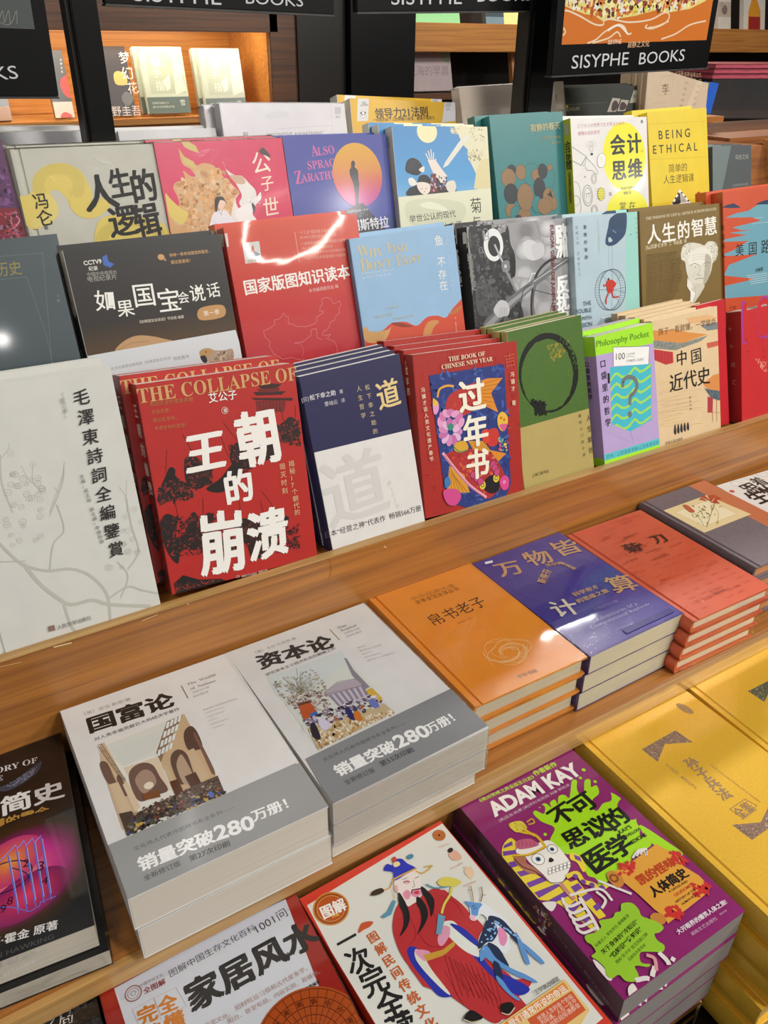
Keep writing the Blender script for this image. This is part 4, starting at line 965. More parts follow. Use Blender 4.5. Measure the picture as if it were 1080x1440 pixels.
# --- gold strategy hardbacks
def gold(TL, TR, SL, SR, label, z=-.69, wd=None, h=.285):
    B = flat(z, TL, TR, SL, SR, h, .0335, label, hard=True, col='#f2c040', kind='gold', pages='#c8a45c', wd=wd)
    S = B.S; S.z = .00006
    return B, S
B, S = gold((812, 1039), (957, 965), (1079, 1292), None, 'large glittering gold hardback with dark ribbon corners and oval seal, top of stack')
S.org(810, 940, 4)
S.grp('ribbon_corner'); BR = '#8a6f5c'
S.poly([(370, 455), (560, 348), (655, 415), (500, 425), (460, 525)], BR); S.grp('ribbon_corner '); S.poly([(878, 880), (1040, 865), (1120, 700), (1180, 830), (990, 965)], BR)
S.scatter([(370, 455), (560, 348), (655, 415), (500, 425), (460, 525)], 220, .55, ['#6a5044', '#a88a74', '#c8b09a', '#55402f'], 3); S.scatter([(878, 880), (1040, 865), (1120, 700), (1180, 830), (990, 965)], 260, .55, ['#6a5044', '#a88a74', '#c8b09a', '#55402f'], 4)
S.grp('oval_seal'); S.disc((612, 226), 5.2, '#9a7a5c', ry=10.5, a=12, line='#7a5a40', lw=.5); S.disc((612, 226), 3.8, None, ry=8.8, a=12, line='#cfa84c', lw=.5); S.vtext('中华国学', (585, 200), (640, 254), '#cfa84c', size=3.6)
S.grp('title'); S.vtext('孙子兵法', (622, 505), (860, 735), '#9a7c60', size=16, b=.03)
S.disc((610, 540), .1, '#9a7c60')
S.grp('small_print'); S.text('SUNZI   BINGFA', (512, 535), (685, 672), '#a8895a', hs=.9); S.text('FINE COLLECTION OF CHINESE', (762, 540), (1040, 750), '#a8895a', hs=.8)
S.grp('square_seal'); S.line([(865, 792), (950, 735), (1018, 772), (935, 838)], .6, '#9a7c60', closed=True); S.text('全鉴', (868, 800), (952, 740), '#9a7c60', b=.01, hs=1.2)
finish(B)
below(B, 4, ['large gold hardback under the ribbon corner cover, %s' % g for g in ('second from the top', 'third from the top', 'fourth from the top', 'bottom copy')], jit=((-.004, .004, .4), (.001, .002, -.2), (-.008, .004, .3), (-.012, .003, -.2)))
B, S = gold((961, 962), (1110, 897), (1150, 1110), None, 'large gold hardback, topmost of the gold stack at the right picture edge', z=-.689)
S.org(810, 940, 4).grp('ribbon_corner'); S.poly([(968, 128), (1160, 30), (1240, 110), (1100, 100), (1060, 188)], '#5a5a44'); S.scatter([(968, 128), (1160, 30), (1240, 110), (1100, 100), (1060, 188)], 150, .6, ['#46463a', '#8a8a70', '#a8a890'], 4)
finish(B)
below(B, 4, ['large gold hardback, %s, in the right edge gold stack' % g for g in ('second from the top', 'third from the top', 'fourth from the top', 'bottom copy')], jit=((.004, -.002, -.4), (.001, -.002, .2), (.002, 0, 0), (0, 0, 0)))

# ============================================================ upright rows: front row on the rail
W_ = '#f0ede6'
B = upright(3, (-112, 556), (155, 517), None, (228, 848), .026, 'off white textured hardback with grey plum branches and black vertical brush title', hard=True, col='#d0d0c9', kind='matte', pages='#d8d4c8')
S = B.S.org(0, 480, 4); S.z = .00006
S.grp('plum_branches'); GB = '#b9b8ad'
S.line([(0, 640), (10, 800), (70, 960)], 1.6, GB, sm=True); S.line([(5, 660), (50, 600), (45, 570)], .7, GB, sm=True); S.line([(185, 700), (185, 790), (240, 850)], .7, GB, sm=True); S.line([(120, 700), (150, 760), (185, 800)], .5, GB, sm=True); S.line([(362, 680), (350, 760), (300, 900), (280, 960)], .9, GB, sm=True)
S.line([(300, 820), (330, 850)], .7, GB); S.line([(670, 820), (710, 880), (715, 960)], .8, GB, sm=True); S.line([(712, 780), (710, 870)], .6, GB)
for c in ((60, 630), (185, 690), (215, 770), (240, 840), (180, 880), (225, 890), (150, 860)): S.disc(c, 2.6, None, line=GB, lw=.35); S.disc(c, .7, GB)
S.org(0, 600, 2)
S.line([(0, 330), (60, 385), (130, 405), (200, 400), (255, 420), (300, 470), (310, 540)], 2.6, GB, sm=True); S.line([(70, 390), (110, 440), (160, 480), (200, 500), (260, 488), (310, 500), (420, 505)], 3.4, GB, sm=True)
S.line([(180, 500), (200, 560), (230, 590)], 2.4, GB, sm=True); S.line([(0, 380), (70, 378)], 1.2, GB); S.line([(140, 400), (150, 330), (180, 290), (160, 220)], 1.2, GB, sm=True); S.line([(140, 250), (175, 160), (180, 110)], .9, GB, sm=True)
S.line([(360, 400), (390, 350), (370, 280), (355, 200)], 1.4, GB, sm=True); S.line([(310, 480), (360, 450), (400, 460), (450, 470)], 1.8, GB, sm=True); S.line([(340, 480), (360, 420), (330, 380)], 1.2, GB, sm=True)
rr = random.Random(8)
for k in range(52):
    c = (rr.uniform(10, 120), rr.uniform(130, 340)) if k < 28 else (rr.uniform(300, 420), rr.uniform(230, 400))
    S.disc(c, rr.uniform(1.8, 3.0), None, line='#c2c1b7', lw=.3); S.disc(c, .5, '#c2c1b7')
S.org(0, 480, 4)
S.grp('title').vtext('毛澤東詩詞全編鑒賞', (450, 255), (668, 1215), '#1d1b1a', size=15.5, b=.012, slant=.12)
S.grp('small_print').vtext('〔增订本〕', (340, 288), (378, 430), '#9c9b96', size=5); S.vtext('主编/吴正裕　副主编/李捷陈晋', (455, 745), (575, 1135), '#6a6964', size=4.2)
S.org(0, 600, 2); S.text('人民文学出版社', (158, 558), (255, 528), '#6a6964'); S.poly([(135, 560), (152, 556), (155, 571), (138, 574)], '#8a6a5c')
finish(B)
behind(B, 1, .026, ['off white hardback leaning just behind the plum branch cover'], jit=((-.002, 0),))

B = upright(3, (191, 541), (416, 510), (247, 841), (446, 779), .030, 'thick red paperback with large white brush title and black horsemen, front copy', col='#b3231d', kind='satin', spine='#8f1c18', pages='#ece6da')  # spine red is darkened, its shade is put into the colour
S = B.S.org(150, 480, 4)
S.grp('illustration'); K = ['#1c1212', '#2a1815', '#3a1c18', '#120c0c']
def mass(S, pts, n, seed): S.scatter(pts, int(n*3.2), .8, K+['#5a1f18', '#8c2a20'], seed, 2.2)
# 
S.poly([(850, 250), (910, 236), (985, 240), (960, 262), (870, 268)], '#3a1512'); S.poly([(825, 285), (1010, 280), (985, 300), (840, 305)], '#3a1512'); S.poly([(845, 268), (975, 262), (965, 285), (860, 288)], '#6a1a16'); S.poly([(810, 318), (1050, 318), (1040, 335), (830, 330)], '#3a1512'); S.poly([(835, 335), (1010, 330), (1000, 395), (850, 400)], '#7c1e19')
for k in range(9): S.line([(842+k*19, 335), (846+k*18, 395)], .4, '#3a1512')
S.blob([(960, 490), (1000, 450), (1030, 425), (1070, 450), (1085, 540), (1040, 560), (990, 560), (975, 520)], '#2a1512'); mass(S, [(950, 470), (1090, 440), (1090, 590), (970, 570)], 80, 1)
S.blob([(330, 760), (355, 710), (385, 720), (390, 770), (450, 800), (480, 860), (420, 880), (300, 910), (290, 860)], '#1a1110'); mass(S, [(290, 830), (380, 750), (470, 830), (500, 880), (300, 920)], 90, 2)
S.blob([(440, 660), (500, 650), (560, 700), (600, 690), (580, 780), (520, 830), (450, 800)], '#231412'); mass(S, [(430, 640), (600, 700), (590, 800), (480, 840)], 80, 3)
S.blob([(700, 600), (760, 560), (830, 600), (830, 690), (760, 720), (700, 680)], '#1c1110'); mass(S, [(680, 580), (850, 560), (860, 680), (740, 760)], 80, 4)
S.blob([(560, 830), (640, 770), (720, 680), (760, 740), (720, 800), (640, 850)], '#1c1110'); S.blob([(860, 570), (930, 560), (960, 620), (900, 670), (850, 640)], '#2a1512')
for l in ([(338, 610), (332, 740)], [(655, 455), (735, 560)], [(640, 530), (685, 650)], [(425, 520), (480, 620)], [(975, 370), (1000, 460)], [(1060, 360), (1062, 430)]): S.line(l, .35, '#1c1110')
S.org(150, 680, 4)
S.blob([(300, 220), (340, 170), (400, 210), (370, 300), (440, 280), (470, 180), (500, 165), (540, 250), (560, 170), (600, 180), (590, 290), (640, 310), (740, 330), (700, 380), (500, 370), (420, 380), (400, 450), (350, 400), (310, 300)], '#201312'); mass(S, [(300, 200), (600, 170), (760, 300), (700, 390), (360, 410)], 190, 5)
S.blob([(720, 210), (860, 190), (1000, 180), (1020, 210), (960, 300), (900, 400), (820, 420), (790, 350), (740, 300)], '#241412'); mass(S, [(740, 200), (1030, 190), (1000, 380), (820, 420)], 120, 6); mass(S, [(1000, 280), (1080, 220), (1085, 370), (1010, 360)], 40, 7)
S.poly([(380, 560), (430, 515), (520, 540), (640, 535), (700, 552), (395, 665)], '#151011'); mass(S, [(380, 560), (640, 540), (690, 552), (395, 660)], 60, 8)
for l in ([(385, 110), (425, 290)], [(540, 80), (545, 250)], [(740, 60), (760, 200)], [(870, 40), (960, 160)], [(865, 100), (885, 190)]): S.line(l, .35, '#1c1110')
S.org(150, 480, 4)
S.grp('english_title').text(serif('THE COLLAPSE OF'), (165, 268), (1062, 142), '#d0a066', b=.0, hs=1.12)
S.grp('title')
S.text('王', (430, 520), (660, 478), W_, b=.05, hs=1.0, slant=.1); S.text('朝', (700, 405), (945, 355), W_, b=.045, hs=1.32); S.text('的', (640, 735), (810, 700), W_, b=.04, hs=1.15)
S.org(150, 680, 4); S.text('崩', (500, 165), (770, 125), W_, b=.04, hs=1.35); S.text('溃', (775, 165), (1010, 105), W_, b=.045, hs=1.2, slant=.1)
S.org(150, 480, 4).grp('small_print').text('艾公子', (565, 292), (728, 268), W_, b=.015, hs=1.05); S.disc((663, 388), 3.3, None, line=W_, lw=.35); S.text('著', (652, 378), (675, 374), W_)
for i, (t_, l) in enumerate((('假如历史的盛衰周期', 245), ('无法改变，', 125), ('就从乱世中，', 150), ('参透生存的真理！', 195))): S.text(t_, (238+i*9, 340+i*46), (238+i*9+l, 340+i*46-l*.12), '#c07a48')
S.vtext('揭秘17个朝代的', (1035, 668), (1072, 980), '#e0bd90', size=7.2); S.vtext('毁灭时刻', (985, 680), (1002, 862), '#e0bd90', size=7.2)
S.org(150, 680, 4); S.text('湖南文艺出版社', (755, 515), (845, 495), '#e0c8c0'); S.text('CS', (725, 518), (745, 512), '#e0c8c0'); S.text('博集天卷', (850, 492), (902, 478), '#e0c8c0')
B.SP.grp('spine_title').org(0, 0, 1).vtext('王朝的崩溃', (188, 564), (214, 700), '#d8cfc8', size=15, b=.03, lean=False)
B.SP.scatter([(195, 690), (222, 690), (240, 830), (215, 840)], 120, 1.8, K, 4)
finish(B)
behind(B, 1, .022, ['thick red paperback standing behind the white brush title copy'], jit=((-.009, .002),))

B = upright(3, (421, 530), (562, 502), None, (601, 730), .0105, 'slim paperback, navy top with gold character and white lower half, front copy', dD=.0, col='#e0deda', kind='satin', spine='#2b2a55', pages='#e6e2d6')
S = B.S.org(400, 440, 4)
S.grp('navy_field').poly([(40, 360), (660, 230), (740, 648), (60, 812)], '#26244f'); S.lpoly([S.uv(0, 0), S.uv(1, 0), S.uv(1, .02), S.uv(0, .02)], '#26244f')
S.grp('title').text('道', (500, 392), (632, 352), '#e2c88a', b=.02, hs=1.25)
S.grp('small_print').text('[日]', (95, 480), (132, 470), '#c9c4c8', cjk=False); S.text('松下幸之助', (138, 462), (286, 430), '#d8d4d8', b=.02); S.text('著', (306, 432), (328, 427), '#c9c4c8'); S.text('曹岫云', (222, 500), (298, 484), '#c9c4c8'); S.text('译', (315, 482), (338, 476), '#c9c4c8')
S.vtext('松下幸之助的', (462, 392), (515, 690), '#cdbb8c', size=6.6); S.vtext('人生哲学', (415, 400), (447, 602), '#cdbb8c', size=6.6)
S.grp('ghost_character').org(400, 600, 4).text('道', (165, 200), (540, 80), '#d3d1cd', b=.02, hs=1.05)
S.grp('foot_line').text('日本“经营之神”代表作  畅销566万册', (226, 592), (765, 438), '#3c3a3c', cjk=False, b=.0); S.vtext('松下幸之助', (585, 300), (640, 460), '#d9d7d3', size=6)
finish(B)
behind(B, 3, .0105, ['navy topped slim paperback, %s' % g for g in ('second copy behind the gold character cover', 'third copy behind the gold character cover', 'rearmost copy behind the gold character cover')], jit=((.0, .001), (-.0015, .0015), (-.001, .001)))

B = upright(3, (580, 499), (726, 477), None, (734, 688), .0165, 'red paperback with a blue panel, painted carp and white brush title, front copy', col='#a8251c', kind='satin', spine='#9a241a', pages='#efe9dd')
S = B.S.org(540, 460, 4)
S.grp('red_pattern'); rr = random.Random(6)
for k in range(130):
    u, v = rr.uniform(0, 1), rr.uniform(0, 1)
    if .22 < u < .8 and v > .22: continue
    a, b = rr.uniform(-.05, .05), rr.uniform(-.04, .04); S.lline([S.uv(u, v), S.uv(u+a, v), S.uv(u+a, v+b), S.uv(u-.01, v+b)], .0004, rr.choice(['#c4442c', '#8f1a14', '#c85028']))
S.text('吉', (665, 150), (735, 132), '#c4503a', b=.0, hs=1.2)
S.grp('blue_panel'); PN = [(252, 272), (674, 207), (712, 880), (690, 940), (640, 980), (480, 1020), (380, 990), (335, 880)]
S.poly(PN, '#27387c'); S.scatter(PN, 260, 2.0, ['#1f2c66', '#34509a', '#2c3f8a', '#3f62a8'], 5, 3)
S.grp('carp')
S.line([(300, 392), (310, 350), (350, 330), (388, 332)], 2.6, '#e0a23a', sm=True)
S.blob([(345, 440), (370, 380), (440, 340), (520, 310), (560, 340), (550, 430), (480, 480), (430, 500), (360, 480)], '#b8302c'); S.scatter([(350, 430), (540, 330), (550, 430), (430, 490)], 60, 1.6, ['#d04a34', '#98221f', '#c83c30'], 2)
S.poly([(545, 300), (580, 288), (665, 285), (600, 370), (640, 480), (560, 440), (535, 440)], '#dc8a24')
for k in range(7): S.line([(550, 320+k*18), (600+(6-k)*8, 292+k*26)], .5, '#8a4a14')
S.blob([(340, 720), (420, 690), (560, 690), (640, 760), (680, 860), (620, 940), (560, 960), (460, 860), (360, 760)], '#b02c2c'); S.scatter([(360, 720), (620, 700), (660, 860), (560, 940)], 120, 1.8, ['#d04a34', '#98221f', '#cf5a3a', '#e07a5a'], 3)
S.poly([(470, 640), (560, 640), (600, 700), (500, 690)], '#dc9a2c'); S.poly([(590, 690), (685, 710), (640, 755)], '#dc8a24'); S.poly([(365, 780), (450, 830), (480, 930), (350, 930)], '#d8962c')
for k in range(6): S.line([(370+k*5, 790+k*10), (355+k*22, 925)], .5, '#8a4a14'); S.line([(480+k*16, 645), (505+k*16, 690)], .5, '#8a4a14')
S.line([(330, 710), (400, 800), (480, 890), (570, 955)], 3.6, '#e0a8bc', sm=True); S.line([(335, 720), (400, 806), (480, 896), (560, 955)], 1.0, '#b83c5c', sm=True)
S.blob([(565, 860), (610, 830), (645, 870), (640, 920), (600, 935), (560, 910)], '#17121a')
for c, r1 in (((552, 888), 4.6), ((628, 848), 4.6)): S.disc(c, r1, '#e8c83a', ry=r1*1.2); S.disc(c, r1*.6, '#3f7a4a'); S.disc(c, r1*.35, '#e8d84a')
for c in ((500, 830), (520, 850), (540, 868), (610, 770), (620, 790), (632, 815)): S.disc(c, 4.6, '#c8487a', line='#5a1c4a', lw=.6)
S.blob([(580, 580), (630, 570), (645, 620), (630, 660), (590, 670), (570, 620)], '#c8342c'); S.blob([(545, 590), (580, 575), (590, 640), (560, 650)], '#d8402c')
S.blob([(635, 505), (660, 475), (690, 500), (690, 550), (665, 585), (640, 560)], '#e6b83c'); S.blob([(645, 550), (690, 545), (670, 585)], '#d85a8c'); S.disc((655, 510), 1.6, '#c8502c'); S.disc((672, 520), 1.6, '#c8502c')
S.blob([(272, 410), (300, 420), (305, 460), (290, 490), (275, 480)], '#e09acb'); S.blob([(272, 400), (292, 415), (300, 440), (275, 440)], '#e6b83c')
S.grp('lotus')
for a in range(11):
    t = math.radians(a*33); c = (370+42*math.cos(t), 590+48*math.sin(t)); S.disc(c, 4.6, ['#d886b8', '#e6b4d4', '#c86aa4'][a % 3], ry=7, a=90-a*33, line='#5a7ab8', lw=.5)
for a in range(7):
    t = math.radians(200+a*24); c = (370+62*math.cos(t), 560+80*math.sin(t)); S.disc(c, 4.2, ['#e0a0c8', '#d078b0'][a % 2], ry=6.5, a=a*24)
S.disc((370, 560), 4.4, '#3f8a78'); S.blob([(400, 650), (450, 640), (470, 680), (430, 705), (390, 690)], '#d8a42c'); S.line([(385, 668), (420, 700), (465, 690)], 1.4, '#3f8a6a', sm=True)
S.blob([(335, 860), (360, 840), (370, 880), (345, 905)], '#3c7ab4'); S.blob([(330, 920), (400, 910), (430, 950), (400, 1000), (350, 990)], '#d04a8c'); S.blob([(645, 870), (665, 835), (695, 845), (695, 900), (665, 915)], '#d8488c'); S.disc((672, 870), 2.6, '#e88ab4')
S.scatter([(640, 620), (700, 640), (690, 700), (640, 690)], 30, 1.6, ['#e6c83c', '#3f8ab0', '#c8487a'], 4)
S.grp('title').text('过', (405, 300), (560, 272), '#f2ecd8', b=.035, hs=1.25); S.text('年', (430, 500), (575, 470), '#f2ecd8', b=.035, hs=1.3); S.text('书', (450, 690), (585, 665), '#f2ecd8', b=.035, hs=1.3)
S.grp('english_title').text(serif('THE BOOK OF'), (357, 168), (562, 135), '#e8d8b8', hs=1.0); S.text(serif('CHINESE NEW YEAR'), (318, 212), (605, 165), '#e8d8b8', hs=1.0)
S.grp('side_columns').vtext('冯骥才谈人类文化遗产春节', (212, 335), (264, 758), '#e8d8b8', size=6.0, b=.01); S.vtext('冯骥才　著', (715, 245), (725, 445), '#e8d8b8', size=6.6, b=.01)
B.SP.grp('spine_title').org(540, 460, 4).vtext('过年书', (120, 215), (137, 392), '#e8dcc4', size=10, b=.03, lean=False); B.SP.poly([(97, 195), (122, 190), (122, 235), (100, 240)], '#c8c8c8')
finish(B)
behind(B, 3, .0165, ['red paperback with patterned border, %s' % g for g in ('second copy behind the carp cover', 'third copy behind the carp cover', 'rearmost copy behind the carp cover')], jit=((-.001, .0), (-.003, .0), (-.006, .001)))

B = upright(3, (713, 467), (817, 444), None, (836, 654), .012, 'green paperback with a black brush ring and a sand coloured lower part, front copy', dD=.004, col='#b6a362', kind='satin', pages='#e6e0d0')
S = B.S.org(700, 420, 4)
S.grp('green_field'); S.poly([(0, 190), (475, 90), (520, 615), (125, 728), (20, 760)], '#4a6c28'); S.scatter([(40, 190), (470, 100), (510, 610), (130, 720)], 600, .7, ['#54782e', '#3f6022', '#5c8034', '#466826'], 3)
S.scatter([(270, 270), (400, 230), (380, 310), (310, 360)], 90, 1.3, ['#8a8428', '#a08c2c', '#6c7a28'], 4, ang=30)
S.grp('brush_ring'); c0 = (283, 420); rr = random.Random(3); pts_o, pts_i = [], []
for k in range(60):
    t = 2*math.pi*k/60-math.pi/2; wdt = 14+10*math.sin(t*1.0+2.6)+rr.uniform(-3, 3)
    pts_o.append((c0[0]+(160+wdt*.5)*math.cos(t)+12*math.sin(t)*0, c0[1]+(217+wdt*.5)*math.sin(t))); pts_i.append((c0[0]+(160-wdt)*math.cos(t), c0[1]+(217-wdt)*math.sin(t)))
for k in range(60): j = (k+1) % 60; S.poly([pts_o[k], pts_o[j], pts_i[j], pts_i[k]], '#0f110c')
S.scatter([(190, 570), (270, 590), (270, 650), (215, 640)], 60, 2.2, ['#0f110c'], 5); S.scatter([(350, 210), (440, 300), (450, 400), (430, 400), (400, 280), (340, 230)], 60, .8, ['#4a6c28'], 6)
S.grp('title').vtext('人生解忧', (508, 640), (526, 880), '#5a5030', size=9); S.vtext('佛学入门四十讲', (458, 640), (486, 895), '#4a4228', size=4.8); S.text('上海三联书店', (190, 985), (285, 958), '#5a5030')
finish(B)
behind(B, 3, .012, ['green paperback, %s' % g for g in ('second copy behind the brush ring cover', 'third copy behind the brush ring cover', 'rearmost copy behind the brush ring cover')], jit=((-.002, -.003), (-.001, -.003), (-.003, -.004)))

B = upright(3, (836, 474), (916, 457), (850, 650), (929, 629), .0205, 'small lilac and lime paperback with a question mark on a wavy pocket, front copy', col='#b9a4d2', kind='satin', spine='#a893c8', pages='#e8e4d8')
S = B.S.org(700, 420, 4)
S.grp('lime_band').poly([(540, 200), (870, 130), (875, 250), (548, 322)], '#a6e62c'); S.grp('lime_band ').poly([(590, 905), (920, 815), (920, 850), (590, 960)], '#a6e62c'); S.poly([(590, 880), (915, 782), (918, 818), (596, 914)], '#5cc4cc'); S.text('哲学，让思维更清晰/让思考更深刻', (610, 880), (905, 795), '#2c7a88', cjk=False)
S.grp('note_card').poly([(648, 273), (853, 267), (848, 368), (650, 380)], '#f0f0ee'); S.line([(648, 273), (853, 267), (848, 368)], .6, '#2a2a38'); S.line([(648, 273), (650, 380)], .8, '#2a2a38'); S.text('100', (665, 308), (715, 303), '#2a2a30', hs=1.2); S.text('个哲学问题', (722, 310), (770, 300), '#6a6a70'); S.text('为你解答人生困惑', (722, 342), (820, 332), '#6a6a70'); S.line([(720, 330), (745, 325), (770, 328)], .4, '#4a4a50', sm=True)
S.grp('pocket'); PK = [(630, 386), (862, 366), (862, 682), (745, 748), (640, 706)]; S.poly(PK, '#48bccc')
def insideclip(y0, k):
    return [(632, y0+10), (665, y0-30), (700, y0-12), (735, y0-22), (770, y0-62), (805, y0-42), (862, y0-80)]
for k in range(6):
    y0 = 452+k*58
    S.line([p for p in insideclip(y0, k) if True], 3.4, '#a4dc5c', sm=True)
S.poly([(640, 706), (745, 748), (740, 800), (630, 760)], '#b9a4d2'); S.poly([(745, 748), (866, 680), (880, 740), (760, 800)], '#b9a4d2'); S.poly([(600, 380), (630, 386), (640, 706), (620, 720)], '#b9a4d2'); S.poly([(862, 366), (873, 366), (876, 690), (862, 684)], '#b9a4d2')
S.grp('question_mark'); S.line([(702, 492), (705, 462), (735, 440), (772, 455), (782, 495), (765, 530), (745, 550), (743, 592)], 5.8, '#6f7a78', sm=True); S.disc((742, 650), 3.9, '#6f7a78', ry=4.6)
S.grp('title').vtext('口袋里的哲学', (588, 332), (622, 728), '#221c2c', size=11.0, b=.02); S.poly([(616, 420), (628, 418), (630, 475), (618, 478)], '#221c2c')
S.grp('english_title').text('Philosophy Pocket', (553, 238), (850, 178), '#5c9422', hs=.9)
B.SP.org(0, 0, 1).grp('spine_title').vtext('口袋里的哲学', (825, 508), (831, 563), '#2c2438', size=8, b=.03, lean=False); B.SP.lpoly([(0, B.h), (B.t, B.h), (B.t, B.h-.026), (0, B.h-.026)], '#9cdc2c'); B.SP.lpoly([(0, 0), (B.t, 0), (B.t, .012), (0, .012)], '#9cdc2c')
finish(B)
behind(B, 1, .0205, ['small lilac and lime paperback standing behind the question mark copy'], jit=((-.001, .001),))

B = upright(3, (917, 452), (1011, 434), (931, 627), (1015, 599), .0115, 'sand coloured paperback with red walls, roofs and brush title, front copy', dD=.003, col='#dfc49a', kind='satin', spine='#c9ad80', pages='#e8dcc4')
S = B.S.org(810, 420, 4)
S.grp('illustration')
S.poly([(430, 180), (560, 175), (640, 190), (740, 200), (600, 250), (440, 235)], '#d89048'); S.poly([(430, 235), (600, 250), (745, 205), (700, 240), (560, 290), (440, 280)], '#8a8c84'); S.scatter([(430, 235), (600, 250), (700, 230), (560, 290), (440, 280)], 90, .9, ['#6a6c68', '#a0a29a', '#7c7e78'], 2)
S.poly([(435, 285), (545, 300), (548, 360), (505, 372), (440, 345)], '#c03a3c')
for k in range(6): S.line([(445+k*18, 290+k*2), (448+k*17, 350+k*4)], .5, '#7c1c24')
S.poly([(620, 110), (740, 90), (800, 110), (720, 130), (640, 140)], '#e0b07c'); S.poly([(700, 150), (800, 130), (805, 170), (740, 180)], '#7c8484'); S.poly([(735, 250), (805, 235), (808, 262), (740, 280)], '#c86048')
S.poly([(715, 480), (770, 430), (812, 420), (816, 520), (740, 510)], '#d88c4c'); S.poly([(722, 505), (815, 520), (818, 575), (760, 560)], '#5a666e'); S.scatter([(722, 505), (815, 520), (818, 575), (760, 560)], 40, .8, ['#3a464e', '#7c8890'], 2); S.poly([(740, 550), (770, 560), (768, 640), (740, 640)], '#b03c48'); S.line([(790, 570), (792, 690)], .9, '#9c5a34'); S.line([(765, 560), (768, 690)], .9, '#b04038'); S.line([(738, 640), (816, 640)], .5, '#9c5a34')
rr = random.Random(2)
for k in range(26): y = 430+k*10; S.line([(450+rr.uniform(0, 40), y+40), (560+rr.uniform(0, 160), y+20-rr.uniform(0, 14))], .3, rr.choice(['#d8b868', '#c8b898', '#e0c878', '#b89c78']))
for k in range(5): x = 556+k*18; S.blob([(x-6, 750-k*6), (x, 705-k*3), (x+7, 745-k*6), (x+4, 765-k*6)], '#34323c')
S.grp('title').text('中', (560, 295), (625, 280), '#1e1816', hs=1.35, b=.005); S.text('国', (640, 285), (705, 265), '#1e1816', hs=1.3); S.text('近代史', (522, 425), (755, 372), '#1e1816', hs=1.15, b=.005)
S.grp('small_print').text('孩子一看就懂，一学就会', (462, 168), (785, 108), '#8a6a48', cjk=False, hs=1.3); S.vtext('黄治军著', (640, 545), (645, 630), '#7a6450', size=3.6); S.text('天津人民出版社', (500, 805), (600, 775), '#7a6450')
finish(B)
behind(B, 4, .0115, ['sand coloured paperback, %s' % g for g in ('second copy behind the red walls cover', 'third copy behind the red walls cover', 'fourth copy behind the red walls cover', 'rearmost copy behind the red walls cover')], jit=((-.002, .0), (-.006, .0), (-.011, 0), (-.014, 0)))
# plain red book showing its edge between the two
B = upright(3, (980, 430), (1019, 424), None, (1028, 594), .010, 'plain red book edge squeezed between the red walls paperback and numbered red book', dD=.014, col='#c01f2a', kind='satin'); finish(B)

B = upright(3, (1042, 438), (1142, 416), (1043, 592), None, .0255, 'thick red paperback with outlined purple number and white tag, right end of front row', col='#c52a2e', kind='satin', spine='#a82226', pages='#e8dccc')
S = B.S.org(810, 420, 4)
S.grp('number').text('10', (930, 15), (1110, -30), '#9a3a9a', hs=1.05); S.text('10', (938, 25), (1102, -18), '#c52a2e', hs=1.05); S.vtext('十个词汇里的中国', (1045, 160), (1060, 400), '#8a1c20', size=3.4); S.vtext('著者', (955, 195), (965, 335), '#6a1418', size=3.4); S.scatter([(1010, 340), (1070, 340), (1075, 410), (1040, 400)], 40, 1.2, ['#dc7868', '#e09080'], 3)
S.grp('shelf_tag').poly([(905, 20), (917, 20), (919, 72), (905, 76)], '#e4e2de')
SP = B.SP.org(810, 420, 4); SP.grp('spine_title').vtext('十个词汇', (862, 120), (895, 520), '#d89a90', size=8, lean=False); SP.grp('shelf_tag').poly([(846, 30), (915, 22), (918, 72), (850, 80)], '#e4e2de'); SP.text('分类', (862, 42), (900, 38), '#5a5a5a')
finish(B)

# ============================================================ second row of the rack
B = upright(2, (-95, 352), (73, 338), None, (119, 514), .022, 'dark slate hardback with thin gilt frame lines, left end of the middle row', hard=True, col='#4a5559', kind='satin', pages='#d0ccc0')
S = B.S.org(0, 320, 4); S.z = .00006
S.grp('gilt_lines'); S.line([(-200, 180), (240, 142), (295, 790)], .3, '#77807e'); S.line([(-200, 310), (150, 278), (265, 620), (300, 790)], .3, '#77807e')
S.grp('title').text('近代历史', (-190, 215), (115, 180), '#8e8450', b=.005, hs=1.15, slant=.1)
S.grp('small_print').vtext('上册', (325, 365), (330, 425), '#8e9490', size=3)
finish(B)
behind(B, 1, .022, ['dark slate hardback standing just behind the gilt framed one'], jit=((.010, -.001),))

B = upright(2, (88, 352), (306, 330), (120, 501), (340, 500), .022, 'black to gold paperback with uneven white title and animal sculptures on white foot band', col='#2c2723', kind='satin', spine='#c8c4bc', pages='#d8d4c8')
S = B.S.org(80, 320, 4)
S.grp('gold_fade').grad(0, 0, 1, .68, [(0, '#262422'), (.45, '#2a2420'), (.7, '#5a3f1c'), (1, '#a5742a')]); S.grad(0, .68, 1, 1, [(0, '#a5742a'), (1, '#b8862f')])
S.grp('logo').text('CCTV9', (147, 188), (248, 176), '#dcd8d0', b=.03); S.poly([(255, 165), (280, 152), (290, 190), (322, 205), (300, 226), (262, 210)], '#3f66b8'); S.text('纪录', (175, 218), (228, 214), '#dcd8d0', b=.02); S.text('中国中央电视台', (165, 252), (335, 236), '#a8a49c'); S.text('电视纪录片', (165, 274), (335, 258), '#a8a49c')
S.grp('speech_bubble').disc((586, 166), 3.6, '#c89a64', ry=3.0); S.poly([(600, 182), (615, 190), (610, 170)], '#c89a64'); S.text('你有一条来自国宝的留言，', (630, 145), (868, 120), '#c89a64', b=.02); S.text('请注意查收！', (637, 185), (762, 172), '#c89a64', b=.02)
S.grp('title')
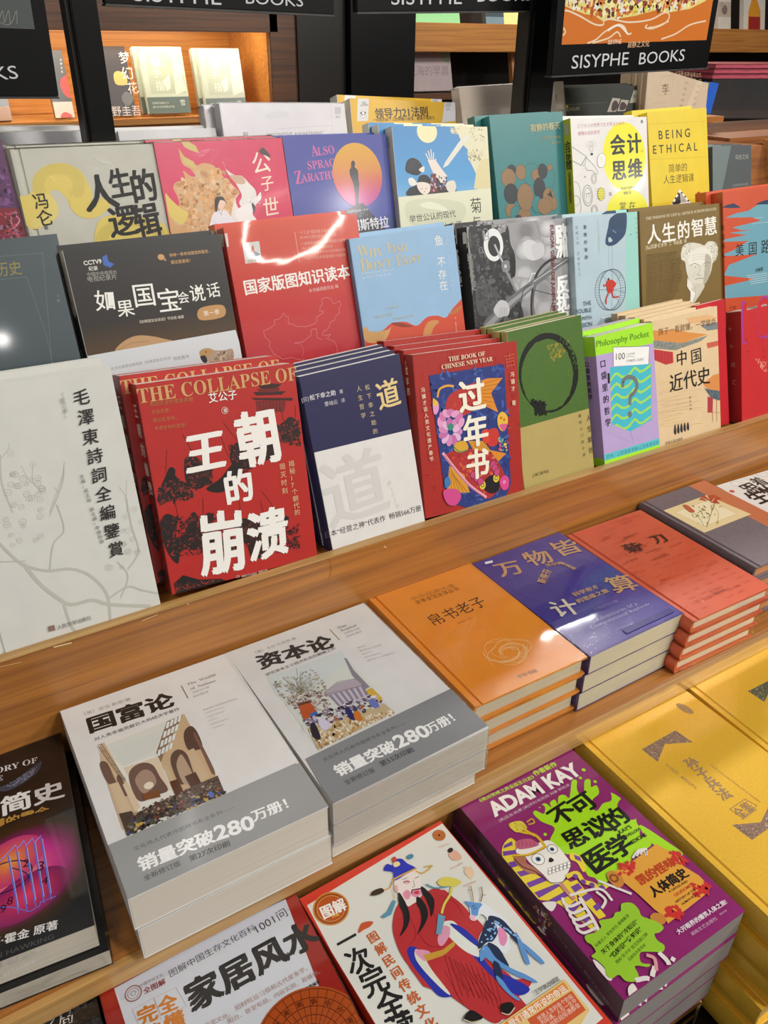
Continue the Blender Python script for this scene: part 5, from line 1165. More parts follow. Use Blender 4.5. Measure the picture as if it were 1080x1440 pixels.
for t_, a_, b_, hs in (('如', (200, 350), (322, 345), 1.05), ('果', (325, 408), (425, 396), 1.0), ('国', (408, 315), (545, 302), 1.05), ('宝', (548, 345), (685, 330), 1.05), ('会', (672, 362), (738, 355), 1.0), ('说', (735, 322), (828, 314), 1.1), ('话', (832, 312), (910, 302), 1.15)): S.text(t_, a_, b_, W_, b=.008, hs=hs)
S.poly([(282, 368), (315, 362), (322, 438), (290, 444)], W_); S.poly([(775, 340), (805, 336), (806, 360), (778, 364)], W_)
S.grp('small_print').text('《如果国宝会说话》节目组 编著', (462, 522), (712, 492), '#c8c0b0', cjk=False, b=.02)
S.grp('season_tag').blob([(803, 455), (930, 436), (938, 500), (806, 520)], '#c09058'); S.poly([(790, 488), (806, 480), (808, 498)], '#c09058'); S.text('第一季', (820, 468), (912, 456), '#ece6da')
S.grp('clay_animal').blob([(325, 700), (345, 665), (400, 625), (460, 607), (540, 612), (600, 625), (680, 645), (640, 668), (500, 690), (360, 712)], '#bc9468'); S.line([(345, 690), (420, 650), (520, 640)], .5, '#9c7448', sm=True)
S.grp('foot_band').poly([(130, 730), (1004, 575), (1060, 760), (900, 1100), (150, 1100)], '#d3d6d9')
S.text('中央电视台文化类原创微视频《如果国宝会说话》', (222, 800), (640, 722), '#85888c', cjk=False); S.text('同名图书', (652, 728), (740, 712), '#85888c', b=.01); S.text('全网累计播放超过亿次', (540, 806), (790, 768), '#5a5c60')
S.grp('bird_sculpture').blob([(800, 710), (815, 685), (850, 678), (885, 690), (940, 690), (985, 682), (995, 725), (970, 760), (900, 765), (840, 750)], '#b09880'); S.blob([(800, 712), (820, 684), (862, 680), (878, 700), (850, 722), (820, 728)], '#b8905a'); S.blob([(805, 725), (835, 722), (845, 755), (822, 758)], '#1e1a18'); S.disc((838, 700), .8, '#2a1c10'); S.scatter([(880, 690), (985, 685), (990, 740), (900, 760)], 40, 1.2, ['#8c7460', '#c8b498', '#9a8068'], 3)
B.SP.grp('spine_picture').lpoly([(0, 0), (B.t, 0), (B.t, B.h-.055), (0, B.h-.055)], '#17140f'); B.SP.lpoly(B.SP.ring_pts((B.t/2, B.h-.055), B.t*.5, B.t*.0) if False else [(0, B.h-.05), (B.t, B.h-.05), (B.t*.8, B.h-.062), (B.t*.4, B.h-.066), (0, B.h-.062)], '#c8c4bc'); B.SP.disc((B.t*.45, B.h-.052), 3, '#a8703c', L=True)
finish(B)
behind(B, 1, .022, ['black to gold paperback standing behind the animal sculpture cover'], jit=((-.001, 0),))

B = upright(2, (314, 320), (501, 301), (348, 500), None, .020, 'glossy red paperback with white title and thin outline map, under the ring lamp reflection', dD=.002, col='#c9352c', kind='gloss', spine='#b02a26', pages='#dcd4c8')
S = B.S.org(290, 280, 4)
S.grp('red_fade').grad(0, 0, 1, 1, [(0, '#cd4428'), (.3, '#c43029'), (.6, '#b8232f'), (1, '#a31d2c')])
S.grp('title').text('国家版图知识读本', (200, 455), (800, 362), W_, b=.025, hs=1.15)
S.grp('small_print')
for i, (t_, l) in enumerate((('“十三五”国家重点图书', 175), ('2018年主题出版重点出版物', 205), ('人选教育部基础教育课程教材发展', 250), ('中小学生阅读指导目录', 170), ('国家中小学生安全意识宣传教育读本', 240), ('地图市场监管普通读者小组推荐', 230))): S.text(t_, (518+i*7, 180+i*27+(i > 1)*8), (518+i*7+l, 180+i*27+(i > 1)*8-l*.085), '#e0a890', cjk=False)
S.line([(498, 185), (524, 355)], .9, '#dc9c88'); S.text('本书编撰委员会 编', (575, 505), (740, 478), '#e6c0b8', cjk=False)
S.grp('emblem_card').poly([(203, 248), (298, 236), (312, 352), (220, 364)], '#d2d0cc'); S.poly([(232, 322), (262, 288), (305, 310), (270, 330)], '#7c8ca0'); S.poly([(245, 300), (262, 255), (272, 300)], '#b84438'); S.text('地图审批', (228, 342), (302, 332), '#a86a60')
S.grp('map_outline')
mp_ = [(322, 742), (360, 725), (385, 705), (382, 680), (415, 672), (435, 640), (448, 660), (462, 662), (460, 700), (490, 705), (505, 715), (560, 718), (610, 700), (625, 680), (620, 665), (655, 640), (660, 632), (638, 628), (642, 600), (655, 590), (648, 562), (672, 552), (700, 560), (715, 590), (752, 572), (758, 600), (745, 615), (750, 640), (730, 655), (722, 680), (700, 690), (690, 720), (672, 742), (665, 735), (650, 760), (668, 768), (700, 760), (680, 785), (720, 800), (735, 830), (738, 860), (715, 890), (690, 915), (650, 925), (600, 935), (540, 930), (545, 905), (510, 900), (480, 890), (430, 900), (380, 870), (355, 830), (360, 805), (330, 775)]
S.line(mp_, .45, '#dc8a90', closed=True); S.line([(495, 810), (530, 818), (548, 850), (540, 890), (555, 905)], .35, '#d07a84', sm=True); S.line([(495, 810), (540, 805), (590, 765), (590, 735), (618, 728), (625, 780), (650, 790)], .45, '#dc8a90')
S.grp('shelf_tag')
B.SP.grp('shelf_tag').org(290, 280, 4).poly([(68, 200), (96, 196), (100, 268), (76, 272)], '#d0ccc6'); S.grp('shelf_tag').poly([(92, 196), (118, 192), (127, 268), (98, 272)], '#d6d2cc')
B.SP.grp('spine_lettering').vtext('国家版图知识读本', (108, 335), (160, 600), '#6a1814', size=7, lean=False)
finish(B)
behind(B, 1, .020, ['red paperback standing behind the outline map cover'], jit=((-.002, 0),))

B = upright(2, (491, 336), (642, 317), (522, 500), (655, 465), .020, 'sky blue paperback with orange red hills and pale gold serif capitals', dD=-.006, col='#8fb4d4', kind='satin', spine='#86aacb', pages='#d8d4c8')
S = B.S.org(470, 280, 4)
S.grp('hills').blob([(110, 740), (130, 735), (165, 740), (200, 752), (270, 740), (320, 700), (400, 690), (465, 712), (520, 665), (580, 655), (630, 665), (680, 600), (760, 565), (790, 900), (780, 1100), (100, 1100)], '#c9482c')
S.blob([(160, 740), (180, 718), (200, 745), (245, 745), (300, 735), (320, 720), (290, 790), (240, 810), (190, 805), (165, 780)], '#c99a5c')
for k in range(9): S.line([(170+k*15, 735+k*1), (190+k*9, 800)], .35, '#a8662c')
S.blob([(520, 700), (560, 680), (590, 690), (560, 720), (545, 760), (520, 780), (500, 760)], '#c88a4c'); S.blob([(640, 650), (690, 610), (722, 600), (690, 640)], '#b86a3c'); S.blob([(320, 700), (360, 694), (440, 715), (380, 720)], '#8a3420')
S.grp('english_title')
G2 = '#c8b78a'
for t_, a_, b_, hs in (('W', (126, 266), (190, 258), 1.15), ('HY', (192, 282), (270, 272), 1.0), ('F', (293, 248), (322, 244), 1.2), ('ISH', (324, 262), (408, 250), 1.0), ('D', (140, 340), (190, 333), 1.15), ("ON'T", (192, 352), (318, 334), 1.0), ('E', (342, 318), (378, 313), 1.2), ('XIST', (380, 330), (484, 312), 1.0)): S.text(serif(t_), a_, b_, G2, hs=hs*1.2)
S.grp('title').text('鱼', (558, 205), (608, 198), W_, hs=1.25); S.text('不', (575, 325), (622, 320), W_, hs=1.4); S.text('存', (580, 398), (628, 392), W_, hs=1.2); S.text('在', (586, 460), (635, 452), W_, hs=1.2)
S.grp('small_print').text('A Story of Loss, Love, and', (152, 412), (328, 390), '#dfe6ee', hs=.9); S.text('the Hidden Order of Life', (154, 437), (316, 415), '#dfe6ee', hs=.9); S.vtext('关于失去、爱与生命的隐藏秩序', (627, 195), (660, 520), '#c2d4e6', size=3.6); S.text('著名科普作家', (295, 605), (370, 595), '#c2c8c0'); S.text('露露·米勒作品', (225, 655), (340, 632), '#c2c8c0'); S.text('写给迷失者的星图', (330, 665), (445, 645), '#c2c8c0'); S.vtext('美　露露米勒', (680, 662), (686, 745), '#e8d0c0', size=2.4); S.text('中信出版集团', (335, 792), (395, 784), '#e8c8b0')
B.SP.org(470, 280, 4).grp('spine_lettering').vtext('鱼不存在', (85, 500), (120, 690), '#c8d8e6', size=7, lean=False); B.SP.lpoly([(0, 0), (B.t, 0), (B.t, B.h*.33), (0, B.h*.33)], '#b8402a')
finish(B)
behind(B, 1, .020, ['sky blue paperback standing behind the orange red hills cover'], jit=((.001, 0),))

B = upright(2, (656, 319), (804, 297), None, (806, 446), .024, 'black and white photo paperback of a soldier holding a rifle with white block lettering', dD=.0, col='#8c8c8c', kind='satin', spine='#1c1c1e', pages='#c8c4bc')
S = B.S.org(630, 260, 4)
S.grp('photo')
S.rect(0, 0, 1, 1, '#98989a'); rr = random.Random(3)
for k in range(26):
    x, y = rr.uniform(350, 680), rr.uniform(190, 760); q = rr.choice(['#b0b0b2', '#88888a', '#bcbcbe', '#7c7c7e', '#a8a8aa'])
    S.glow((x, y), rr.uniform(9, 18), rr.uniform(8, 15), [(0, q), (.5, q), (1, '#98989a')])
for c in ((560, 240), (430, 370), (500, 360)): S.glow(c, 16, 13, [(0, '#d4d4d6'), (.5, '#c0c0c2'), (1, '#98989a')])
S.blob([(420, 330), (470, 310), (510, 350), (500, 420), (440, 410)], '#cfcfd1'); S.blob([(470, 340), (530, 330), (540, 390), (490, 420)], '#c4c4c6')
S.blob([(120, 230), (240, 210), (330, 225), (350, 330), (375, 400), (360, 560), (400, 640), (410, 790), (160, 820), (140, 500)], '#2c2c2e'); S.scatter([(130, 230), (330, 220), (360, 560), (400, 760), (170, 800)], 260, 2.6, ['#3c3c3e', '#1e1e20', '#4a4a4c', '#2a2a2c', '#5c5c5e'], 5)
S.blob([(250, 210), (320, 205), (325, 250), (290, 275), (250, 250)], '#8c8c8e'); S.scatter([(250, 210), (320, 205), (320, 260), (260, 260)], 30, 1.5, ['#4a4a4c', '#b0b0b2'], 6)
S.disc((255, 338), 16, '#e6e6e6', ry=20.5); S.disc((258, 345), 10, '#2a2a2c', ry=13)
S.line([(262, 338), (290, 400), (320, 460)], 3.2, '#9c9c9e'); S.line([(262, 338), (290, 400), (320, 460)], .8, '#d0d0d2'); S.blob([(300, 440), (340, 425), (345, 480), (310, 490)], '#7c7c80'); S.line([(325, 480), (390, 610)], 3.8, '#8a8a8c'); S.disc((322, 458), 2.4, '#c8c8ca')
S.blob([(350, 400), (375, 395), (378, 500), (360, 520), (350, 480)], '#1a1a1c')
S.line([(475, 800), (470, 640), (500, 500), (580, 420), (700, 390)], 3.6, '#2a2a2c', sm=True); S.line([(490, 770), (480, 640), (510, 530), (590, 450), (700, 425)], 1.2, '#5c5c5e', sm=True); S.line([(500, 740), (560, 755), (600, 640), (700, 610)], 1.2, '#4a4a4c', sm=True); S.line([(480, 590), (600, 620)], .8, '#4c4c4e')
S.poly([(195, 780), (330, 640), (460, 545), (540, 490), (700, 385), (705, 405), (570, 510), (480, 580), (370, 680), (240, 820), (205, 810)], '#6c6c6e'); S.poly([(205, 790), (350, 650), (480, 555), (480, 570), (360, 670), (230, 810)], '#98989a'); S.line([(480, 545), (700, 398)], .9, '#d4d4d6'); S.line([(455, 545), (470, 500), (490, 498)], 1.6, '#e0e0e2')
S.blob([(160, 560), (230, 560), (300, 640), (270, 700), (200, 740), (160, 700)], '#4c4c4e'); S.scatter([(160, 560), (230, 570), (300, 650), (200, 730)], 60, 2.0, ['#5c5c5e', '#3c3c3e'], 8)
S.blob([(255, 700), (290, 650), (330, 660), (345, 700), (335, 735), (310, 740), (290, 745), (270, 735)], '#c4c4c6')
for k in range(4): S.line([(295+k*11, 690), (290+k*12, 738)], .5, '#6c6c6e')
S.line([(400, 780), (420, 600), (470, 560)], 1.0, '#2a2a2c', sm=True); S.disc((210, 278), 5.0, None, line='#a8a8aa', lw=.7, ry=7)
S.text('H', (196, 262), (226, 258), '#b0b0b2', b=.02, hs=1.6); S.line([(172, 355), (190, 352), (195, 382), (176, 385)], .7, '#9c9c9e', closed=True); S.line([(195, 370), (212, 410)], .7, '#9c9c9e')
S.grp('title')
for t_, y in (('欧', 222), ('洲', 312), ('反', 510), ('扰', 608), ('史', 700)): S.text(t_, (598+(y-222)*.02, y), (670+(y-222)*.02, y-9), '#f2f2f0', b=.06, hs=1.45)
S.grp('red_lettering').text('EUROPA GEGEN DIE JUDEN 1880-1945', (592, 225), (606, 800), '#7c2420', b=.02, hs=1.0)
S.grp('small_print')
SP = B.SP.org(630, 260, 4); SP.lpoly([(0, 0), (B.t, 0), (B.t, B.h), (0, B.h)], '#242426'); SP.grp('spine_lettering').vtext('欧洲反犹史', (122, 385), (150, 592), '#e0e0de', size=11, b=.05, lean=False); SP.grp('spine_small_print').vtext('德　格茨阿利著', (150, 655), (160, 800), '#b0b0ae', size=5, lean=False); SP.grp('white_tag').poly([(82, 268), (100, 265), (104, 330), (86, 333)], '#d4d4d2'); SP.text('H', (100, 270), (128, 266), '#b0b0b2', b=.02, hs=1.5)
finish(B)
behind(B, 1, .024, ['black and white photo paperback standing behind the rifle soldier copy'], jit=((-.004, 0),))

B = upright(2, (805, 305), (897, 292), (812, 470), (898, 440), .018, 'pale blue paperback with a navy hand dangling a hamster wheel with a red runner', dD=-.012, col='#b4c9d2', kind='gloss', pages='#d8d4c8')
S = B.S.org(630, 260, 4)
S.grp('mint_strip').poly([(998, 120), (1080, 110), (1080, 900), (1000, 900)], '#9cd2c8')
S.grp('hand').blob([(900, 240), (918, 182), (998, 148), (1000, 265), (960, 320), (930, 340), (900, 342), (885, 320)], '#2a4466'); S.poly([(912, 190), (990, 155), (996, 240), (930, 250), (905, 235)], '#25405f'); S.blob([(902, 300), (905, 322), (925, 315), (912, 295)], '#b4c9d2'); S.line([(925, 255), (945, 270)], .9, '#8aa4b8'); S.line([(890, 290), (925, 275), (950, 300)], .5, '#16283c', sm=True)
S.grp('wheel').line([(902, 340), (905, 462)], .3, '#6a7a84'); S.line([(922, 340), (925, 462)], .3, '#6a7a84')
c0 = (925, 590)
cc = S.L(c0)
S.lline(S.ring_pts(cc, 26, 28.5, a=2, L=True, n=50), .0009, '#23333c', True); S.lline([(x-.009, y) for x, y in S.ring_pts(cc, 25, 27.5, a=2, L=True, n=50)], .0006, '#23333c', True)
R1 = S.ring_pts(cc, 26, 28.5, a=2, L=True, n=50); R2 = [(x-.009, y) for x, y in S.ring_pts(cc, 25, 27.5, a=2, L=True, n=50)]
for k in range(0, 50): S.lline([R1[k], R2[k]], .0003, '#3a4a54')
for k in range(0, 50, 6): S.lline([cc, R1[k]], .0003, '#4a5a64')
S.grp('runner').blob([(893, 540), (925, 535), (940, 560), (930, 580), (928, 600), (900, 605), (890, 570)], '#c83a2c'); S.line([(895, 550), (880, 570), (875, 560)], 1.5, '#c83a2c', sm=True); S.line([(930, 545), (942, 555), (935, 572)], 1.4, '#c83a2c', sm=True); S.line([(905, 600), (890, 635), (888, 670)], 2.0, '#c83a2c', sm=True); S.line([(920, 600), (930, 630), (958, 628)], 2.0, '#c83a2c', sm=True); S.disc((902, 530), 1.5, '#4a3a2c'); S.disc((908, 590), .9, '#2a2030')
S.grp('title').vtext('激情的陷阱', (768, 215), (778, 428), '#38505a', size=5.6, b=.01); S.vtext('过度工作、压垮打工人', (722, 225), (740, 515), '#7c929c', size=4.4)
S.grp('english_title')
for t_, a_, b_ in (('THE', (757, 658), (802, 650)), ('TROUBLE', (700, 704), (804, 690)), ('WITH', (748, 742), (806, 734)), ('PASSION', (712, 785), (808, 768))): S.text(t_, a_, b_, '#44545c', hs=1.0)
S.grp('small_print').text('三部', (850, 735), (1000, 705), '#dde8ea', hs=1.2); S.text('曲', (1030, 705), (1090, 695), '#dde8ea'); S.vtext('工作不该是生活的全部意义所在', (842, 190), (850, 380), '#8ca0a8', size=2.2); S.vtext('美艾琳赛克', (1056, 175), (1060, 310), '#5c8c88', size=2.6); S.vtext('著', (1026, 248), (1028, 310), '#5c8c88', size=2.6)
finish(B)
behind(B, 1, .018, ['pale blue paperback standing behind the hamster wheel cover'], jit=((-.001, 0),))

B = upright(2, (899, 297), (1014, 280), (900, 440), (1015, 419), .020, 'olive brown paperback with a white bust of an old man and white title', dD=.0, col='#7c6430', kind='satin', pages='#d8d0b8')
S = B.S.org(810, 240, 4)
S.grp('title')
for t_, a_, b_ in (('人', (395, 305), (475, 292)), ('生', (478, 295), (560, 282)), ('的', (565, 285), (640, 273)), ('智', (645, 272), (718, 260)), ('慧', (718, 262), (792, 250))): S.text(t_, a_, b_, '#f0ece0', b=.02, hs=1.28)
S.grp('english_title').text(serif('THE WISDOM OF LIFE by ARTHUR SCHOPENHAUER'), (392, 262), (788, 206), '#d8cca8', hs=1.1)
S.grp('small_print').text('[德]亚瑟·叔本华  著  韦启昌  译', (392, 420), (622, 382), '#cfc4a0', cjk=False, b=.02)
rr = random.Random(4)
for k in range(24):
    y = 472+k*12.4; x1 = 570 if k < 3 else (598 if k < 13 else 590); x1 = x1-(30 if k > 18 else 0)-rr.uniform(0, 16)
    S.text('nothing human is alien to the thoughtful mind of men'[:46+k % 5], (395, y), (x1, y-(x1-395)*.115), '#4a3a18', hs=.8)
S.text('天地出版社', (402, 785), (460, 777), '#d8cca8')
S.grp('bust'); wt = '#d9d5c4'
S.blob([(590, 470), (600, 425), (640, 405), (690, 410), (720, 420), (740, 400), (775, 400), (795, 430), (790, 490), (768, 520), (760, 560), (745, 600), (720, 640), (700, 655), (660, 648), (640, 625), (620, 570), (612, 515), (592, 500)], wt)
S.scatter([(588, 470), (602, 425), (650, 405), (655, 440), (625, 500), (600, 500)], 90, 1.0, ['#f2efe4', '#bdb8a4', '#e2decf', '#a8a38c'], 3); S.scatter([(725, 425), (780, 398), (797, 440), (790, 495), (765, 520), (755, 460)], 110, 1.0, ['#f2efe4', '#bdb8a4', '#e2decf', '#a8a38c'], 4)
S.blob([(640, 470), (700, 430), (750, 450), (758, 520), (640, 530)], '#e6e2d4'); S.blob([(728, 470), (760, 500), (745, 600), (715, 640), (722, 560)], '#b5af9c')
S.line([(640, 535), (665, 522), (690, 532)], .8, '#6a624c', sm=True); S.line([(712, 528), (735, 515), (752, 520)], .8, '#6a624c', sm=True); S.disc((668, 542), 1.0, '#4a432f', ry=.7); S.disc((730, 535), 1.0, '#4a432f', ry=.7); S.line([(695, 530), (692, 570), (680, 585), (702, 590)], .6, '#8c8570', sm=True); S.line([(668, 612), (692, 605), (718, 606)], .7, '#6a624c', sm=True)
for k in range(3): S.line([(650, 480+k*14), (690, 468+k*14), (735, 474+k*14)], .3, '#b0a992', sm=True)
S.line([(668, 570), (655, 600)], .4, '#9c957e'); S.line([(722, 565), (735, 590)], .4, '#8c8570')
S.blob([(645, 640), (720, 640), (700, 690), (680, 720), (665, 740), (645, 740), (642, 700)], '#cfcab8'); S.poly([(645, 670), (670, 690), (652, 740), (640, 738)], '#f0ede2'); S.poly([(625, 600), (655, 650), (640, 680), (622, 650)], '#e6e2d4'); S.line([(670, 650), (668, 700), (660, 738)], .5, '#8c8570')
finish(B)
behind(B, 1, .020, ['olive brown paperback standing behind the old man bust cover'], jit=((.0, 0),))

B = upright(2, (1016, 270), (1112, 257), None, None, .020, 'orange red and sky blue striped paperback at the right end of the middle row', dD=-.004, col='#cb5230', kind='gloss', spine='#c04a2c', pages='#d8d4c8')
S = B.S.org(810, 240, 4)
BLU = '#6fa4b4'
S.grp('river_stripes')
for q in ([(1085, 170), (1040, 180), (970, 225), (900, 240), (840, 265), (990, 262), (1040, 280), (880, 320), (930, 335), (1090, 330)], [(1090, 320), (900, 345), (860, 350), (960, 362), (840, 385), (830, 400), (990, 395), (1090, 380)], [(1090, 370), (960, 400), (890, 445), (830, 470), (840, 480), (1040, 470), (1090, 460)], [(1090, 450), (990, 480), (860, 530), (830, 590), (1020, 610), (1090, 600)], [(1090, 590), (960, 620), (830, 650), (820, 720), (1090, 700)]): S.poly(q, BLU)
S.line([(820, 208), (860, 195), (885, 188), (900, 195), (920, 205)], 1.8, '#2a3a5c', sm=True); S.blob([(1010, 190), (1040, 175), (1070, 165), (1100, 160), (1100, 185), (1040, 190)], '#2a3a5c'); S.blob([(830, 205), (870, 188), (925, 206), (860, 210)], '#2a3a5c')
for k in range(5): S.line([(960+k*6, 590+k*12), (1010, 585+k*12), (1075, 575+k*12)], .6, '#d8e4e4', sm=True)
S.line([(990, 300), (1040, 292), (1080, 290)], .5, '#c8dce0'); S.line([(1000, 270), (1050, 262)], .5, '#c8dce0')
S.grp('title').text('美', (895, 410), (945, 404), '#1c1c1c', b=.0, hs=1.4); S.text('国', (968, 400), (1020, 394), '#1c1c1c', hs=1.4); S.text('路', (1040, 388), (1095, 380), '#1c1c1c', hs=1.4); S.text('人', (1110, 382), (1160, 374), '#1c1c1c', hs=1.4); S.text('刘瑜著', (1008, 550), (1052, 540), '#2a2a2a', b=.01)
B.SP.org(810, 240, 4).grp('spine_lettering').vtext('美国路人', (823, 295), (828, 500), '#4a2018', size=9, lean=False)
finish(B)
behind(B, 1, .020, ['orange red and sky blue paperback standing behind the ragged stripes cover'], jit=((-.012, -.002),))

# ============================================================ third row of the rack
B = upright(1, (-110, 203), (1, 195), None, (39, 340), .018, 'purple and dark red wrapped book at the left edge of the upper row', dD=.004, col='#5a2c58', kind='gloss')
S = B.S.org(0, 160, 4); S.grp('illustration').poly([(-400, 540), (100, 530), (170, 740), (-400, 800)], '#7c1a26'); S.line([(45, 660), (80, 640), (110, 600), (80, 570), (60, 600), (100, 680), (150, 720)], 1.4, '#c88aa4', sm=True); S.line([(30, 560), (70, 570)], 1.2, '#c0506a'); S.scatter([(0, 560), (110, 550), (150, 710), (0, 720)], 50, 1.6, ['#3a1014', '#b0404c', '#98607c'], 3); S.scatter([(-20, 300), (60, 300), (90, 520), (0, 520)], 40, 2.2, ['#6a3a70', '#4a2450', '#7c4a84'], 4)
S.lline([(0, B.h*.62), (B.w, B.h*.62)], .0004, '#8c5a7c')
finish(B)

B = upright(1, (12, 210), (216, 201), (42, 340), (241, 335), .019, 'pale grey hardback with yellow brush swirls and a bold black brush title', hard=True, col='#c1bfb2', kind='matte', pages='#d0ccc0', film=True)
S = B.S.org(0, 160, 4); S.z = .00006
YL = '#d9c468'
S.grp('yellow_swirls')
def swirl(cx, cy, rx, ry, w_, n, col, a0=0, a1=360, seed=1):
    rr = random.Random(seed)
    for k in range(n):
        t = k/n; R = 1-w_*t; P = []
        b0, b1 = a0+rr.uniform(-10, 10), a1+rr.uniform(-10, 10)
        for i in range(25):
            a = math.radians(b0+(b1-b0)*i/24); P.append((cx+rx*R*math.cos(a), cy+ry*R*math.sin(a)))
        S.line(P, 1.7, col)
S.blob([(190, 420), (215, 340), (290, 290), (370, 280), (450, 320), (490, 380), (520, 470), (470, 500), (400, 520), (370, 470), (320, 430), (280, 440), (300, 470), (320, 510), (300, 560), (230, 640), (160, 640), (120, 560), (105, 470), (150, 460)], YL)
swirl(330, 400, 145, 118, .45, 10, '#cfbb64', 150, 400, 2); swirl(200, 540, 125, 95, .5, 8, '#dcca78', -60, 100, 3); swirl(500, 480, 110, 105, .5, 9, YL, 0, 175, 4)
S.blob([(380, 480), (460, 540), (560, 560), (620, 520), (600, 480), (560, 500), (480, 470)], YL); S.blob([(540, 640), (570, 590), (640, 570), (780, 580), (900, 610), (960, 680), (960, 760), (820, 900), (540, 900), (530, 720)], YL); swirl(740, 720, 200, 130, .35, 6, '#cbb75e', 180, 360, 5); S.disc((860, 690), 10, None, line='#c0ae60', lw=.4)
S.grp('title')
DK = '#1f1c1a'
for t_, a_, b_, hs in (('人', (440, 350), (640, 322), 1.0), ('生', (590, 312), (720, 292), 1.35), ('的', (710, 318), (862, 295), 1.3), ('逻', (590, 525), (755, 500), 1.1), ('辑', (725, 512), (880, 485), 1.3)): S.text(t_, a_, b_, DK, b=.03, hs=hs, slant=.08)
S.grp('author').text('冯', (172, 448), (258, 436), DK, b=.01, hs=1.15); S.text('仑', (190, 545), (285, 530), DK, b=.01, hs=1.0); S.text('著', (242, 628), (268, 624), '#5a564c')
finish(B)
behind(B, 1, .019, ['pale grey hardback standing behind the yellow swirl cover'], jit=((.0, .001),))

B = upright(1, (216, 201), (396, 192), (241, 335), (412, 307), .017, 'crimson paperback with a golden cloud beast and a white robed figure with a crane', dD=-.002, col='#d02c58', kind='satin', spine='#a82040', pages='#d8c8b8', film=True)
S = B.S.org(200, 160, 4)
S.grp('cloud_beast'); GD = '#cfa068'
S.blob([(205, 195), (225, 230), (275, 265), (310, 290), (340, 278), (400, 290), (440, 340), (490, 385), (540, 400), (560, 470), (540, 560), (500, 640), (420, 720), (330, 720), (240, 760), (170, 690), (150, 600), (140, 530), (130, 450), (160, 490), (205, 520), (200, 470), (175, 420), (190, 385), (240, 370), (230, 320), (270, 350), (300, 350), (270, 310), (225, 280)], GD)
S.scatter([(200, 380), (440, 300), (530, 420), (500, 620), (340, 700), (180, 620), (220, 520)], 380, 2.4, ['#d4a878', '#c08c58', '#e0bc90', '#d8a060', '#c9b088', '#b8864c'], 2)
S.poly([(205, 195), (235, 240), (290, 270), (300, 310), (240, 280)], '#c9b468'); S.blob([(130, 450), (160, 480), (215, 530), (260, 560), (230, 620), (180, 600), (150, 560)], '#d8c060'); S.poly([(215, 150), (250, 150), (300, 180), (322, 222), (270, 205), (235, 185)], '#c9b468')
S.blob([(455, 265), (470, 310), (520, 345), (560, 350), (600, 390), (640, 440), (630, 520), (560, 620), (500, 600), (520, 480), (545, 440), (520, 380), (480, 340)], '#e0ddd8'); S.blob([(490, 345), (560, 352), (580, 390), (540, 395), (500, 370)], '#c8a88c')
S.blob([(455, 285), (490, 350), (530, 400), (560, 460), (545, 500), (560, 530), (540, 530), (525, 480), (545, 440), (500, 390)], '#d02c58')
S.grp('crane').blob([(520, 560), (560, 520), (600, 500), (590, 480), (640, 470), (665, 440), (668, 480), (640, 510), (620, 560), (640, 600), (560, 615)], '#e8e6e4'); S.blob([(615, 500), (635, 520), (632, 560), (622, 540)], '#2a2c34')
for k in range(5): S.line([(600, 500), (635+k*8, 440+k*16)], .5, '#c8c4c4')
S.grp('robed_figure').blob([(395, 570), (425, 545), (470, 545), (500, 580), (520, 620), (440, 650), (400, 690), (330, 690), (250, 700), (270, 670), (360, 660)], '#e2dfe6'); S.blob([(425, 490), (450, 480), (463, 500), (458, 525), (440, 540), (425, 520)], '#e8c8b4'); S.blob([(408, 500), (415, 470), (450, 466), (465, 490), (440, 485), (428, 510), (420, 550), (410, 545)], '#1e1a20'); S.line([(430, 545), (445, 570), (450, 545)], .5, '#8c88a0'); S.line([(400, 600), (440, 640)], .4, '#a8a4b4')
S.grp('title')
for t_, a_, b_ in (('公', (605, 215), (715, 195)), ('子', (660, 350), (735, 338)), ('世', (672, 475), (765, 460)), ('无', (695, 590), (775, 575)), ('双', (700, 700), (780, 690))): S.text(t_, a_, b_, '#ecdcc8', b=.01, hs=1.2, slant=.15)
S.blob([(675, 190), (700, 210), (722, 240), (700, 238), (660, 215)], '#3a2c34')
S.grp('small_print').vtext('华鸿著', (213, 445), (225, 520), '#8a5a30', size=3)
B.SP.grp('gilt_edge').lline([(B.t/2, 0), (B.t/2, B.h)], .001, '#d89a78')
finish(B)
behind(B, 1, .017, ['crimson paperback standing behind the golden cloud beast cover'], jit=((-.004, .001),))

B = upright(1, (397, 193), (542, 184), (414, 325), (556, 325), .020, 'deep blue paperback with an orange sun disc and a standing silhouette on a peak', dD=.0, col='#333c98', kind='satin', pages='#c8c8d0')
S = B.S.org(380, 160, 4)
S.grp('sky_fade').grad(0, 0, 1, 1, [(0, '#343c94'), (.45, '#3a449c'), (.62, '#5a68b0'), (.75, '#8a94c4'), (1, '#8a94c4')])
S.grp('english_title'); PK2 = '#c85a94'
for t_, a_, b_ in (('A', (222, 178), (262, 172)), ('LSO', (262, 190), (355, 176)), ('SPRACH', (205, 268), (395, 245)), ('Z', (130, 325), (172, 318)), ('ARATHUSTRA', (172, 340), (490, 303))): S.text(serif(t_), a_, b_, PK2, hs=1.35 if len(t_) > 1 else 1.5)
S.grp('sun')
c0 = S.L((492, 345)); n = 36; rx, ry = .0265, .0395
stops = ['#d4a02c', '#d4982c', '#d08838', '#c8604c', '#c0407c', '#b83a90']
P = S.ring_pts(c0, 36.5, 38.8, a=0, n=48, L=True)
ys = [p[1] for p in P]; y0, y1 = max(ys), min(ys)
